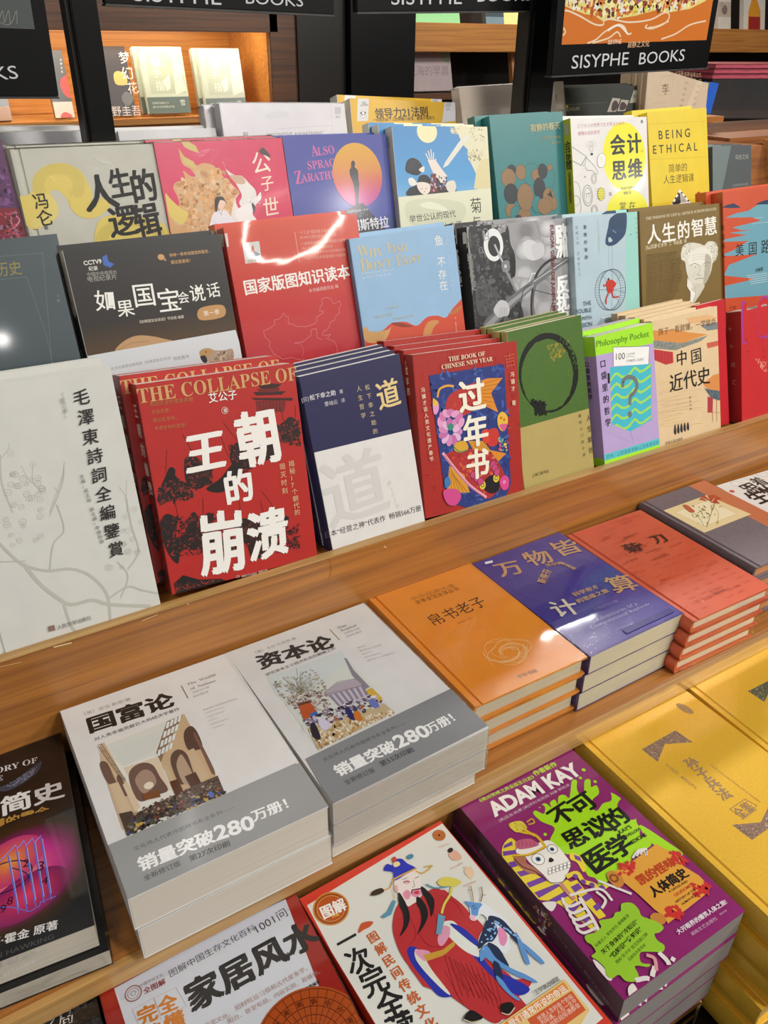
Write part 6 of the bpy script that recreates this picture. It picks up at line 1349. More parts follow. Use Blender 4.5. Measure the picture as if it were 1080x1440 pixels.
def cut(P, ya, yb):
    Q = P
    for lim, sg in ((ya, -1), (yb, 1)):
        R = []
        for i in range(len(Q)):
            a, b = Q[i-1], Q[i]; da, db = (a[1]-lim)*sg, (b[1]-lim)*sg
            if (da < 0) != (db < 0): t = da/(da-db); R.append((a[0]+(b[0]-a[0])*t, a[1]+(b[1]-a[1])*t))
            if db >= 0: R.append(b)
        Q = R
    return Q
for k in range(24):
    ya, yb = y0+(y1-y0)*k/24, y0+(y1-y0)*(k+1)/24; Q = cut(P, ya, yb); t = k/23*5; i = min(4, int(t)); f_ = t-i
    if len(Q) > 2:
        ca, cb = lin(stops[i]), lin(stops[i+1]); S.lpoly(Q, tuple(ca[j]*(1-f_)+cb[j]*f_ for j in range(3)))
S.text(serif('H'), (360, 258), (395, 252), '#c88a6c', hs=1.3) if False else None
S.grp('silhouette').blob([(455, 275), (465, 263), (476, 275), (475, 300), (492, 320), (496, 370), (500, 400), (497, 500), (515, 510), (510, 530), (470, 530), (480, 500), (468, 400), (450, 350), (446, 320), (455, 300)], '#241c2c')
S.poly([(380, 600), (420, 560), (430, 540), (470, 520), (520, 500), (545, 530), (570, 560), (600, 590), (640, 640), (720, 700), (720, 900), (300, 900), (320, 660)], '#1a1a2a'); S.poly([(640, 620), (660, 570), (680, 562), (700, 590), (720, 660)], '#28407c'); S.scatter([(420, 570), (520, 520), (600, 610), (560, 640), (400, 630)], 80, 1.0, ['#5a5a7c', '#34344a', '#0e0e18'], 3)
S.grp('title').text('查拉图斯特拉', (330, 610), (662, 572), '#dcdce4', b=.02, hs=1.25); S.text('如是说', (500, 690), (600, 678), '#dcdce4'); S.text('读懂尼采的第一本书', (430, 545), (548, 530), '#c8c8d0')
finish(B)
behind(B, 1, .020, ['deep blue paperback standing behind the orange sun cover'], jit=((-.006, 0),))

B = upright(1, (551, 177), (684, 170), (560, 325), (690, 312), .018, 'blue cover paperback with an upside down kimono figure and a cream belly band', dD=-.010, col='#e2dec0', kind='satin', spine='#dcdac8', pages='#d8d4c8')
S = B.S.org(540, 140, 4)
S.grp('blue_sky').grad(0, 0, .88, .56, [(0, '#3f86c0'), (.5, '#4f9ad0'), (.85, '#8cc0dc'), (1, '#b8d4d8')])
S.poly([(400, 130), (590, 120), (600, 500), (540, 480), (510, 400), (480, 340), (470, 280), (440, 250), (420, 200), (395, 165)], '#dcd6b4')
S.disc((242, 180), 16, '#e8e0b0', ry=14); S.poly([(505, 500), (520, 400), (545, 340), (590, 330), (600, 520)], '#d8cc9c')
S.scatter([(370, 140), (430, 140), (410, 190), (380, 185)], 40, 1.4, ['#dcd6b4', '#b8b090'], 3); S.scatter([(460, 290), (560, 280), (545, 340), (480, 345)], 70, 1.3, ['#dcd6b4', '#8c8460', '#c8c09c'], 4); S.scatter([(470, 140), (570, 150), (565, 240), (480, 230)], 30, .8, ['#8c8460', '#b8b090'], 5)
S.grp('kimono_figure')
S.poly([(330, 385), (345, 350), (420, 240), (470, 190), (480, 210), (420, 290), (360, 370)], '#dcd8cc'); S.poly([(245, 340), (290, 340), (320, 385), (355, 430), (340, 475), (300, 460), (270, 400)], '#e6d8cc')
for l in ([(255, 345), (235, 305)], [(262, 342), (248, 290)], [(270, 340), (263, 282)], [(278, 342), (278, 300)], [(285, 345), (292, 335)]): S.line(l, 1.6, '#e6d8cc')
S.blob([(120, 390), (130, 345), (160, 328), (195, 345), (215, 380), (200, 420), (170, 425), (130, 410)], '#1c1c24')
for k in range(6): S.line([(130+k*12, 400), (150+k*9, 340)], .3, '#5a5a68', sm=True)
S.blob([(130, 540), (140, 500), (180, 480), (200, 430), (240, 425), (265, 450), (300, 440), (330, 480), (390, 460), (405, 500), (390, 540), (250, 545)], '#1a1a20'); S.blob([(185, 470), (225, 465), (258, 480), (255, 520), (225, 535), (195, 510)], '#e6d8cc'); S.blob([(135, 450), (160, 440), (185, 475), (150, 485)], '#e4e0d8'); S.blob([(195, 395), (225, 375), (222, 410)], '#e4dccc')
S.poly([(262, 420), (290, 415), (300, 520), (262, 525)], '#7c2a2c'); S.scatter([(262, 420), (355, 430), (380, 500), (265, 525)], 70, 1.2, ['#b8b8c4', '#7c2a2c', '#1c1c24', '#4a5a8c'], 6); S.blob([(350, 470), (390, 455), (405, 490), (390, 530), (355, 510)], '#dcd4c4'); S.line([(205, 505), (218, 500)], .5, '#2a1c20'); S.line([(230, 505), (242, 500)], .5, '#2a1c20'); S.disc((228, 518), .8, '#b83a3c')
S.grp('belly_band').poly([(20, 555), (600, 498), (620, 800), (20, 800)], '#dcdcc0'); S.blob([(120, 590), (200, 560), (330, 560), (450, 590), (440, 680), (300, 720), (150, 700)], '#cfd0b4'); S.blob([(200, 590), (260, 575), (330, 600), (360, 630), (300, 620), (230, 610)], '#e2e2ca')
S.text('举世公认的现代', (138, 650), (400, 618), '#3c3c34', b=.005, hs=1.05); S.text('“日本学”开山之源', (140, 712), (435, 680), '#3c3c34', cjk=False); S.text('菊', (478, 552), (545, 545), '#2c2c28', hs=1.4); S.text('与', (490, 655), (545, 648), '#2c2c28', hs=1.1)
B.SP.org(540, 140, 4).grp('shelf_tag').poly([(12, 210), (30, 208), (36, 272), (18, 275)], '#b8bcc0')
finish(B)
behind(B, 2, .018, ['cream spined paperback, %s' % g for g in ('second copy behind the kimono figure cover', 'rearmost copy behind the kimono figure cover')], jit=((-.009, .001), (-.012, .001)))

B = upright(1, (688, 163), (791, 160), None, (804, 297), .017, 'teal paperback with overlapping brown and black discs', dD=.006, col='#2f7a7a', kind='satin', pages='#b8ccc8')
S = B.S.org(540, 140, 4)
S.scatter([(590, 100), (1000, 90), (1040, 600), (600, 640)], 260, .8, ['#34807f', '#2c7473', '#388482'], 3)
S.grp('discs'); BRN, BLK = '#8c6a44', '#22282e'
for c, rx, ry, col in (((718, 395), 6.6, 7, BLK), ((700, 440), 10.8, 12.5, BRN), ((830, 420), 13, 15, None), ((915, 440), 13, 15, None), ((770, 408), 7.8, 10.6, BRN), ((862, 425), 9, 9, BRN), ((892, 403), 7.4, 10.6, BLK), ((932, 382), 4, 4.5, BRN), ((875, 500), 9.2, 15.2, BLK), ((715, 622), 8.5, 10.2, BRN), ((740, 640), 8, 10, '#2f7a7a'), ((790, 650), 10, 10, BRN), ((755, 665), 5, 4, BLK), ((715, 530), 10.6, 14, BLK), ((795, 550), 12.5, 19, BRN), ((860, 590), 8, 12, '#2f7a7a'), ((925, 545), 9, 12, BRN), ((948, 582), 7, 10.5, BRN), ((905, 600), 12, 12, BRN)):
    S.disc(c, rx*1.22, col, ry=ry, line='#1c2c30', lw=.35)
S.poly([(935, 505), (942, 530), (950, 560), (935, 545), (915, 535), (930, 525)], '#14181c')
S.grp('title').text('寂静的春天', (818, 138), (988, 122), '#b5aa78', b=.02, hs=1.25); S.text('[美]蕾切尔·卡森 著', (888, 210), (990, 202), '#a8a070', cjk=False); S.text('鲍冷艳 译', (942, 238), (992, 232), '#a8a070', cjk=False)
finish(B)
behind(B, 1, .017, ['teal paperback standing behind the brown and black disc cover'], jit=((-.012, -.001),))

B = upright(1, (802, 166), (908, 162), (807, 305), (912, 294), .019, 'white paperback with bright yellow circles and bold black characters, yellow spine', dD=-.010, col='#dfdcd8', kind='satin', spine='#dcd62c', pages='#e4e2da')
S = B.S.org(700, 140, 4)
S.grp('yellow_circles').disc((712, 320), 46, '#e6e014', ry=49); S.disc((730, 640), 46, '#e6e014', ry=36)
S.grp('title')
for t_, a_, b_ in (('会', (628, 195), (715, 190)), ('计', (722, 188), (806, 183)), ('思', (637, 340), (722, 335)), ('维', (728, 330), (812, 325))): S.text(t_, a_, b_, '#14140f', b=.035, hs=1.42)
S.text('掌', (682, 575), (722, 572), '#2c2c14', hs=1.2); S.text('在', (735, 572), (775, 568), '#2c2c14', hs=1.2)
S.grp('pink_lines').text('ビジネスの世界で生き残るための', (446, 138), (712, 120), '#c8849a', hs=1.1); S.text('現場の会計思考', (448, 180), (574, 170), '#c8849a', hs=1.1)
S.grp('line_drawing'); LG = '#4c4c4c'
S.disc((810, 124), 2.6, '#7c8488'); S.disc((525, 265), 4.2, None, ry=6.5, line=LG, lw=.35); S.disc((525, 262), 1.6, None, line=LG, lw=.35); S.disc((528, 307), 2.8, '#3c3c3c', ry=2)
for k in range(9): a = math.radians(180+k*22.5); S.line([(525+24*math.cos(a), 262+28*math.sin(a)), (525+31*math.cos(a), 262+35*math.sin(a))], .3, LG)
S.line([(412, 262), (500, 322), (490, 360), (478, 375)], .4, LG); S.line([(412, 340), (470, 372)], .4, LG); S.line([(495, 325), (470, 368)], .8, LG); S.line([(500, 330), (540, 370), (560, 405), (555, 420), (530, 400), (500, 395), (490, 370)], .4, LG, sm=True); S.disc((540, 445), 5, None, ry=7, line=LG, lw=.4); S.disc((540, 445), 3.2, None, ry=4.8, line=LG, lw=.3)
S.blob([(562, 325), (580, 302), (602, 312), (606, 345), (595, 378), (570, 380), (560, 360)], '#e6e3df'); S.line([(562, 325), (580, 302), (602, 312), (606, 345), (595, 378), (570, 380), (560, 360)], .4, LG, sm=True, closed=True)
for k in range(3): S.disc((582, 325+k*12), .5, LG)
S.disc((505, 540), 10, None, ry=15, line=LG, lw=.5); S.disc((505, 540), 7.5, None, ry=11, line=LG, lw=.4); S.line([(492, 530), (520, 526)], .5, LG); S.line([(498, 532), (498, 552)], .4, LG); S.line([(512, 530), (512, 550)], .4, LG); S.disc((440, 530), 9, None, ry=17, line='#8c8c8c', lw=.4); S.disc((440, 600), 10, None, ry=15, line=LG, lw=.4); S.disc((543, 625), 6.5, None, ry=8, line=LG, lw=.5); S.disc((543, 625), 4.4, None, ry=5.6, line=LG, lw=.4)
S.disc((580, 532), 6.8, '#d8d22c', ry=9.5, line='#5c5a1c', lw=.5)
for k in range(5): S.line([(555, 505+k*13), (605, 502+k*13)], .4, '#5c5a1c')
S.text('×', (624, 520), (640, 518), '#a87c84', cjk=False); S.line([(484, 435), (496, 434)], .4, LG); S.line([(490, 428), (490, 442)], .4, LG); S.line([(804, 290), (818, 288)], .5, '#c8a014'); S.line([(811, 280), (811, 298)], .5, '#c8a014')
S.text('[日]金子智朗 著', (690, 492), (768, 486), '#4c4c14', cjk=False); S.text('熊韵 译', (706, 518), (748, 513), '#4c4c14', cjk=False)
B.SP.org(700, 140, 4).grp('spine_title').vtext('会计思维', (392, 240), (402, 390), '#1c1c14', size=13, b=.02, lean=False); B.SP.grp('spine_print').vtext('在商业世界中生存的思考法', (403, 410), (410, 580), '#5a581c', size=7, lean=False); B.SP.grp('shelf_tag').poly([(376, 140), (396, 138), (398, 196), (380, 198)], '#c8ccd0')
finish(B)
behind(B, 1, .019, ['white paperback standing behind the yellow circles cover'], jit=((-.007, .001),))

B = upright(1, (910, 158), (989, 156), (914, 290), (999, 272), .017, 'plain yellow paperback with spaced thin black capitals and a red seal', dD=-.006, col='#e0c424', kind='satin', pages='#dcd4b0')
S = B.S.org(810, 140, 4)
S.grp('frame_lines').line([(400, 140), (726, 122)], .3, '#a88a14'); S.line([(405, 338), (735, 322)], .3, '#a88a14'); S.line([(404, 140), (414, 620)], .25, '#b8981c'); S.line([(716, 122), (745, 560)], .25, '#b8981c')
S.grp('english_title').text('B E I N G', (464, 175), (640, 162), '#2c2610', b=.01, hs=1.1); S.text('E T H I C A L', (432, 258), (682, 240), '#2c2610', b=.01, hs=1.1)
S.grp('title').text('简单的', (518, 362), (626, 352), '#4a3c10', hs=1.4); S.text('人生逻辑课', (490, 425), (664, 412), '#4a3c10', hs=1.4)
S.grp('illustration').poly([(585, 505), (640, 575), (650, 610), (525, 620), (540, 580)], '#e4e4dc'); S.poly([(585, 520), (590, 580), (560, 600), (545, 590)], '#1a1a14'); S.poly([(588, 520), (625, 575), (592, 580)], '#a8a89c')
for k in range(7): S.poly([(585+k*9, 508+k*11), (592+k*9, 512+k*11), (588+k*9, 520+k*11), (580+k*9, 516+k*11)], '#1a1a14' if k % 2 else '#f0f0e8'); S.poly([(582-k*7, 508+k*13), (575-k*7, 514+k*13), (580-k*7, 524+k*13), (588-k*7, 518+k*13)], '#1a1a14' if k % 2 else '#f0f0e8')
S.disc((690, 555), 7.6, '#c03020', ry=10.5)
finish(B)
behind(B, 1, .017, ['plain yellow paperback standing behind the spaced capitals cover'], jit=((-.014, .002),))
# small grey books further right
B = upright(1, (1002, 206), (1058, 203), (1004, 262), (1056, 262), .012, 'small dark grey paperback with paler diagonal left part, in the wooden bay', dD=.035, col='#4c5254', kind='satin')
S = B.S.org(940, 60, 916/140); S.grp('pale_field').poly([(350, 940), (580, 935), (465, 1500), (350, 1500)], '#6a7878'); S.grp('title').text('乌合之众', (612, 1030), (738, 1020), '#a8a8a0', hs=1.3); S.text('[法]古斯塔夫·勒庞 著', (590, 1302), (732, 1288), '#94948c', cjk=False)
finish(B)
behind(B, 2, .012, ['small dark grey paperback, %s' % g for g in ('second copy in the wooden bay at right', 'rearmost copy in the wooden bay at right')], jit=((-.010, .0), (-.016, 0)))

# ============================================================ rearmost row: books seen above the upper row
B = upright(0, (-30, 186), (123, 184), None, None, .020, 'plain white wrapped book behind the yellow swirl cover, left of the left post', col='#cfcdd0', kind='gloss', dD=.012, film=True); finish(B)
behind(B, 1, .020, ['plain cream wrapped book at the rear, left of the left post'], jit=((.002, .004),))
B = upright(0, (166, 184), (303, 180), None, None, .018, 'plain white book behind the crimson cover, right of the left post', col='#d2d0d0', kind='satin', dD=.012); finish(B)
behind(B, 1, .018, ['plain white book at the rear, right of the left post'], jit=((-.002, .002),))
B = upright(0, (308, 145), (482, 135), (309, 190), (484, 182), .022, 'white wrapped paperback back cover with small grey square, behind the crimson cover', col='#dcd8da', kind='gloss', dD=.0, pages='#d8d6d2', film=True)
S = B.S.org(270, 0, 4); S.grp('faint_lines').line([(480, 725), (785, 705)], .3, '#aaa6aa'); S.line([(785, 590), (790, 760)], .3, '#b8b4b8'); S.text('COGNITIVE AWAKENING', (420, 750), (735, 738), '#7a7679', hs=.9); S.text('祝', (282, 742), (315, 740), '#4a4648', hs=1.1); S.blob([(415, 650), (470, 625), (540, 630), (530, 655), (430, 668)], '#d6d3d4')
S.poly([(802, 604), (837, 600), (839, 640), (805, 644)], '#c2bec2'); S.text('定价', (806, 650), (834, 647), '#7a7679')
finish(B)
behind(B, 1, .022, ['white wrapped paperback leaning behind the barcode square back cover'], jit=((-.013, -.004),))
B = upright(0, (492, 138), (640, 130), (491, 180), (636, 170), .022, 'yellow paperback back cover with bold black heading and white badge panel', dD=.002, col='#dfae1c', kind='gloss', spine='#e0ddd4', pages='#dcd8cc')
S = B.S.org(270, 0, 4); S.grp('badge_panel').poly([(932, 555), (995, 550), (990, 680), (928, 682)], '#dad8d6'); S.text('樊登', (955, 572), (980, 570), '#4a4a4a'); S.text('读书推荐', (945, 586), (990, 583), '#4a4a4a'); S.disc((962, 645), 4.4, '#ece8e4', line='#2a2a2a', lw=.4); S.disc((952, 636), 1.3, '#1c1c1c'); S.disc((974, 634), 1.3, '#1c1c1c'); S.disc((956, 647), 1.0, '#1c1c1c'); S.disc((968, 645), 1.0, '#1c1c1c')
S.org(540, 0, 4); S.grp('title').text('领导力21法则', (-55, 610), (242, 598), '#1c160a', b=.02, hs=1.15, cjk=False); S.text('一切组织和个人的荣耀与衰落，都源于领导力', (-65, 665), (283, 652), '#4a3a10', cjk=False, b=.01)
S.grp('badge_panel').poly([(348, 528), (405, 524), (400, 680), (325, 690)], '#d8d6da'); S.poly([(405, 524), (400, 560), (372, 562), (376, 526)], '#dfae1c'); S.poly([(346, 562), (378, 558), (376, 600), (344, 604)], '#b8b6ba'); S.text('定价', (345, 606), (372, 604), '#6a686a')
finish(B)
behind(B, 1, .022, ['yellow paperback leaning behind the black headed yellow back cover'], jit=((-.008, .003),))
B = upright(0, (645, 123), (743, 117), None, None, .020, 'beige grey back cover without print, left of the right post', col='#dccbbb', kind='gloss', dD=.006, pages='#d8d0c8', film=True); S = B.S.org(540, 0, 4); S.grp('pale_streak').line([(440, 612), (560, 590), (800, 578)], .8, '#cfc2b6', sm=True); finish(B)
B = upright(0, (779, 115), (792, 114), None, None, .016, 'cream book edge with a small price block, right of the right post', col='#cfc4b8', kind='satin', dD=.008)
S = B.S.org(540, 0, 4); S.poly([(946, 535), (972, 533), (968, 575), (944, 577)], '#8c8680'); finish(B)
B = upright(0, (793, 124), (905, 120), None, None, .014, 'very dark green book with faint cream lettering and two small portrait stamps', dD=.006, col='#20261a', kind='matte', spine='#e0d8c0', pages='#dcd4c0')
S = B.S.org(540, 0, 4); S.grp('lettering').text('LES BOUTIQUES', (975, 616), (1100, 600), '#a8a890', hs=1.1)
S.org(810, 0, 4); S.line([(-60, 590), (175, 575)], .3, '#7c8468'); S.grp('portrait_stamps').poly([(175, 630), (205, 550), (250, 555), (225, 628)], '#c8c4b8'); S.poly([(232, 626), (255, 560), (298, 565), (275, 624)], '#c8c4b8'); S.blob([(200, 620), (205, 580), (225, 565), (238, 590), (222, 620)], '#4c2c38'); S.blob([(245, 615), (252, 580), (270, 575), (285, 595), (270, 618)], '#4c2c38'); S.poly([(300, 580), (325, 508), (372, 508), (350, 575)], '#b8b4a8'); S.text('精选', (318, 530), (352, 528), '#5a5a50', hs=1.2); S.disc((-50, 600), 2.4, '#c8a03c')
finish(B)
behind(B, 3, .006, ['very dark green book, %s' % g for g in ('second copy behind the portrait stamp cover', 'third copy behind the portrait stamp cover', 'rearmost copy behind the portrait stamp cover')], jit=((0, .002), (.001, .003), (0, .003)))
B = upright(0, (912, 92), (1004, 78), (892, 205), (974, 210), .020, 'tilted beige book with faint boxed characters, right of the very dark green book', dD=-.012, col='#bfa88c', kind='satin', pages='#e0dcd0')
S = B.S.org(810, 0, 4); S.grp('boxed_characters'); BB = '#98805f'
S.line([(478, 432), (550, 422), (535, 530), (462, 540)], .4, BB, closed=True); S.text('李', (478, 470), (522, 464), '#5a4630', hs=1.3); S.line([(430, 584), (505, 576), (500, 640), (420, 640)], .4, BB, closed=True); S.text('绍', (430, 612), (475, 606), '#b07848', hs=1.2)
S.text('上个汉文', (640, 415), (705, 408), BB); S.poly([(690, 440), (720, 440), (640, 640), (600, 640)], '#c9b498')
for k in range(5): S.text('无定', (612-k*8, 460+k*32), (632-k*8, 458+k*32), BB); S.text('汉字', (688-k*9, 445+k*34), (706-k*9, 443+k*34), BB)
finish(B)
behind(B, 3, .009, ['tilted beige book, %s' % g for g in ('second copy behind the boxed character cover', 'third copy behind the boxed character cover', 'rearmost copy behind the boxed character cover')], jit=((-.004, 0), (-.009, 0), (-.014, 0)))

# ============================================================ posts and poster frames
def quad_frame(Y, A, Bp):
    a, b = at(A, Y), at(Bp, Y); X = (b-a).normalized(); N = V((0, -1, 0)); Yv = N.cross(X)
    return a, X, Yv, N, (b-a).length
def post(pxL, pxR, Y, label):
    a, b = at(pxL, Y), at(pxR, Y); x = (a.x+b.x)/2; wd = abs(b.x-a.x)
    t = thing('sign_post', label, 'post', Matrix.Translation((x, Y+.02, Zc-.30))); bpy.context.view_layer.update()
    from_bm('pole', box_bm((-wd/2, -.02, 0), (wd/2, .02, .95), .0012), BLACK, t)
    from_bm('highlight_strip', box_bm((-wd/2-.004, -.012, 0), (-wd/2, .012, .95)), mat('post_highlight_grey', '#3c3934', .4, metal=.6, var=((30, 30, 30), .1)), t)  # lighter strip added for the highlight along the left of the black post
    from_bm('foot_plate', box_bm((-wd/2-.01, -.024, -.004), (wd/2+.01, .024, 0)), BLACK, t)
post((128, 190), (163, 190), 1.035, 'black square post at left between two black poster frames')
post((742, 150), (776, 150), 1.035, 'black square post at right beside the orange wave poster')
def frame(Y, A, Bp, hgt, label, text=None, tpx=None, poster=None, wside=.014, low=.062, tcol='#c6c6c8'):
    a, X, Yv, N, wd = quad_frame(Y, A, Bp)
    M = frameM(a, X, Yv, N); t = thing('poster_frame', label, 'sign', M); bpy.context.view_layer.update()
    from_bm('frame_panel', box_bm((0, 0, -.012), (wd, hgt, 0), .001), BLACK, t)
    from_bm('frame_rim', box_bm((0, -.002, -.014), (wd, .0, .001)), mat('worn_black_rim', '#3a3836', .45, var=((60, 60, 60), .3)), t)
    pn = from_bm('poster_sheet', box_bm((wside, low, 0), (wd-wside, hgt-.014, .0006)), mat('poster_'+(poster or '#4a4f50').strip('#'), poster or '#4a4f50', .25, coat=.3), t)
    bpy.context.view_layer.update()
    S = Surf(pn, Matrix.Translation((wside, low, .0007)), wd-2*wside, hgt-.014-low, 'satin')
    if text:
        S.grp('shop_lettering').o = (0, 0, 1)
        for tt, p0, p1, hs in text: S.text(tt, p0, p1, tcol, hs=hs)
    return t, S
t, S = frame(1.02, (-96, 136), (83, 136), .30, 'black poster frame with a dark grey poster, at the far left', [('BOOKS', (-88, 100), (22, 92), .74)], poster='#4c5250')
S.grp('wave_drawing').org(0, 0, 4)
for k in range(3): S.line([(0+k*34-40, 120), (20+k*34-40, 60), (30+k*34-40, 130)], .5, '#8c8c84', sm=True)
S.line([(0, 125), (40, 140), (70, 120), (92, 60), (96, 135)], .5, '#8c8c84', sm=True)
S.done()
t, S = frame(1.045, (148, 5), (470, 21), .28, 'black poster frame above the crimson and blue covers, right of the left post', [('SISYPHE', (185, -22), (310, -15), .74), ('BOOKS', (345, -12), (426, -7), .74)], poster='#3c4448'); S.done()
t, S = frame(1.045, (502, 17), (750, 15), .28, 'black poster frame above the teal cover, left of the right post', [('SISYPHE', (550, -15), (650, -15), .74), ('BOOKS', (672, -16), (748, -17), .74)], poster='#3c4448'); S.done()
t, S = frame(.985, (775, 107), (995, 95), .32, 'black poster frame with an orange wave poster, right of the right post', [('SISYPHE', (805, 78), (885, 73), .74), ('BOOKS', (900, 74), (964, 69), .74)], poster='#c8702c', low=.038)
S.org(810, 0, 4).grp('wave_drawing'); LW = '#e0c8a8'
S.poly([(-100, 20), (0, 60), (50, 80), (100, 85), (150, 120), (200, 110), (330, 90), (440, 60), (520, 70), (640, 50), (730, 5), (740, -200), (-110, -200)], '#d8c87c')
S.scatter([(-100, 0), (700, -10), (640, 45), (440, 58), (200, 100), (100, 80), (-80, 30)], 260, 3.0, ['#c8c83c', '#8c3a1c', '#e0dcc8', '#a84c24', '#5a2c1c', '#d8d8c8', '#c8702c', '#e4e08c'], 3)
S.scatter([(-100, -150), (730, -150), (700, -10), (-100, 0)], 300, 5.0, ['#a8401c', '#5a2418', '#c87c3c', '#e0d0b0', '#7c5a8c', '#8c2c1c', '#3c2c28', '#c8a83c'], 4)
for l in ([(-100, 60), (-50, 60), (20, 90), (100, 135), (150, 140), (160, 115), (200, 108), (300, 125), (420, 110), (500, 70), (525, 90), (500, 130), (430, 160), (390, 155), (400, 140)], [(0, 258), (100, 230), (160, 180), (230, 140), (270, 150), (290, 190), (310, 188)], [(-180, 170), (-160, 200), (-100, 210), (-60, 180), (-90, 120), (-60, 60)], [(80, 245), (180, 215), (230, 180), (250, 205)], [(480, 220), (560, 190), (640, 140), (728, 118)], [(410, 155), (450, 150), (520, 120)]): S.line(l, 2.2, LW, sm=True)
S.line([(180, 170), (240, 142), (290, 190)], 3.0, '#e6d8c8', sm=True)
S.grp('poster_lettering').text('SISYPHE', (180, 224), (256, 220), '#e4c8a8', b=.02); S.text('寂静之文化', (292, 232), (416, 224), '#e0b890', hs=.99); S.done()

# ============================================================ right end: wooden bays beyond the rack
bay = thing('end_display', 'stepped wooden display bays to the right of the rack, holding the small grey books', 'display stand', Matrix.Translation((1.25, 1.05, 0))); bpy.context.view_layer.update()
def bp(n, bm, m=WOOD): return from_bm(n, bm, m, bay)
def Lb(p): return p-V((1.25, 1.05, 0))
D1 = ROWS[1][0]; n0 = EYE-RN*(D1+.085)
p0, p1, p2, p3 = [on_plane(q, n0, RN) for q in ((985, 196), (1200, 215), (1200, 330), (985, 330))]
bm = bmesh.new(); vs = [bm.verts.new(Lb(p)) for p in (p0, p1, p2, p3)]+[bm.verts.new(Lb(p)-RN*.012) for p in (p0, p1, p2, p3)]
for f in ((0, 1, 2, 3), (7, 6, 5, 4), (0, 4, 5, 1), (1, 5, 6, 2), (2, 6, 7, 3), (3, 7, 4, 0)): bm.faces.new([vs[i] for i in f])
BAYW = wood('bay_wood', '#7c4414', '#aa661f'); bp('back_board', bm, BAYW)
# slanting divider at the right of the grey books
a, b = on_plane((1073, 196), n0, RN), on_plane((1078, 300), n0, RN)
bm = bmesh.new(); d = V((.03, -.09, 0)); th = V((.012, .003, 0)); vs = [bm.verts.new(Lb(q)) for q in (a, b, b+d, a+d)]+[bm.verts.new(Lb(q)+th) for q in (a, b, b+d, a+d)]
for f in ((0, 1, 2, 3), (7, 6, 5, 4), (0, 4, 5, 1), (1, 5, 6, 2), (2, 6, 7, 3), (3, 7, 4, 0)): bm.faces.new([vs[i] for i in f])
bp('slanted_divider', bm, WOOD)
a = at((985, 190), 1.17); bp('top_board', box_bm(tuple(Lb(V((a.x, 1.10, a.z-.014)))), tuple(Lb(V((a.x+.75, 1.34, a.z)))), .001), BAYW)
a = at((985, 165), 1.30); b = at((1012, 198), 1.30); bp('end_block', box_bm(tuple(Lb(V((a.x, 1.30, b.z-.03)))), tuple(Lb(V((b.x, 1.42, a.z)))), .001), WOOD)
# big wrapped stack: black fronted, pink page edges
zt2 = at((1003, 165), 1.38); st = at((1010, 90), 1.38)
Ma = Matrix.Translation((st.x+.02, 1.40, 0)) @ Matrix.Rotation(math.radians(-14), 4, 'Z')
tb = at((1010, 196), 1.38).z
hs_ = (st.z-tb)
blk = mat('black_glossy_card', '#17120f', .16, coat=.8, var=((14, 14, 14), .5)); pk = mat('pink_page_edges', '#b04a5c', .7, var=((40, 6, 900), .35), bump=((10, 10, 900), .4, .001))
ptop = at((1010, 112), 1.38).z
t = thing('boxed_set', 'black glossy slanting display box with books, at the right edge behind the rack', 'box', Ma @ Matrix.Translation((0, 0, tb))); bpy.context.view_layer.update()
from_bm('box_body', box_bm((0, 0, 0), (.42, .20, (ptop-tb)*.42), .002), blk, t)
from_bm('inner_tray', prism_x([(.004, (ptop-tb)*.42), (.004, (ptop-tb)), (.20, (ptop-tb)), (.20, (ptop-tb)*.42)], 0.0, .42), blk, t)
nb = 3; hh = (st.z-ptop)/nb
for k in range(nb):
    M = Ma @ Matrix.Translation((-.006+.004*k, .0+.003*k, ptop+hh*k+.0005)); r = thing('book', 'pink edged shrink wrapped book, %s on the black box at the right edge' % ('lowest', 'middle one', 'topmost')[k], 'book', M, 'pink edged books'); bpy.context.view_layer.update()
    from_bm('page_block', box_bm((.002, .001, .001), (.40, .19, hh-.002), .0006), pk, r); from_bm('front_cover', box_bm((0, 0, hh-.002), (.402, .192, hh-.001)), mat('pink_card', '#8c2c40', .3, coat=.5, var=((30, 30, 30), .2)), r); from_bm('back_cover', box_bm((0, 0, 0), (.402, .192, .001)), MATS['pink_card'], r)
    add_film(r, .402, .192, hh-.003, .0008)
# blue book
a, b, c_ = at((989, 122), 1.22), at((1006, 158), 1.22), at((993, 160), 1.22)
r = thing('book', 'bright blue book between the tilted beige book and the black box', 'book', Matrix.Translation((c_.x, 1.225, b.z)) @ Matrix.Rotation(math.radians(8), 4, 'Y')); bpy.context.view_layer.update()
book_parts(r, .020, .02, .012, False, '#2c62c8', 'gloss')
for o in list(r.children): bpy.data.objects.remove(o)
from_bm('front_cover', box_bm((-.006, 0, 0), (.020, .0012, .055)), cover_mat('#2c62c8', 'gloss'), r); from_bm('page_block', box_bm((-.005, .0012, .0005), (.019, .015, .054)), page_mat(), r); from_bm('back_cover', box_bm((-.006, .015, 0), (.020, .0162, .055)), cover_mat('#2c62c8', 'gloss'), r)

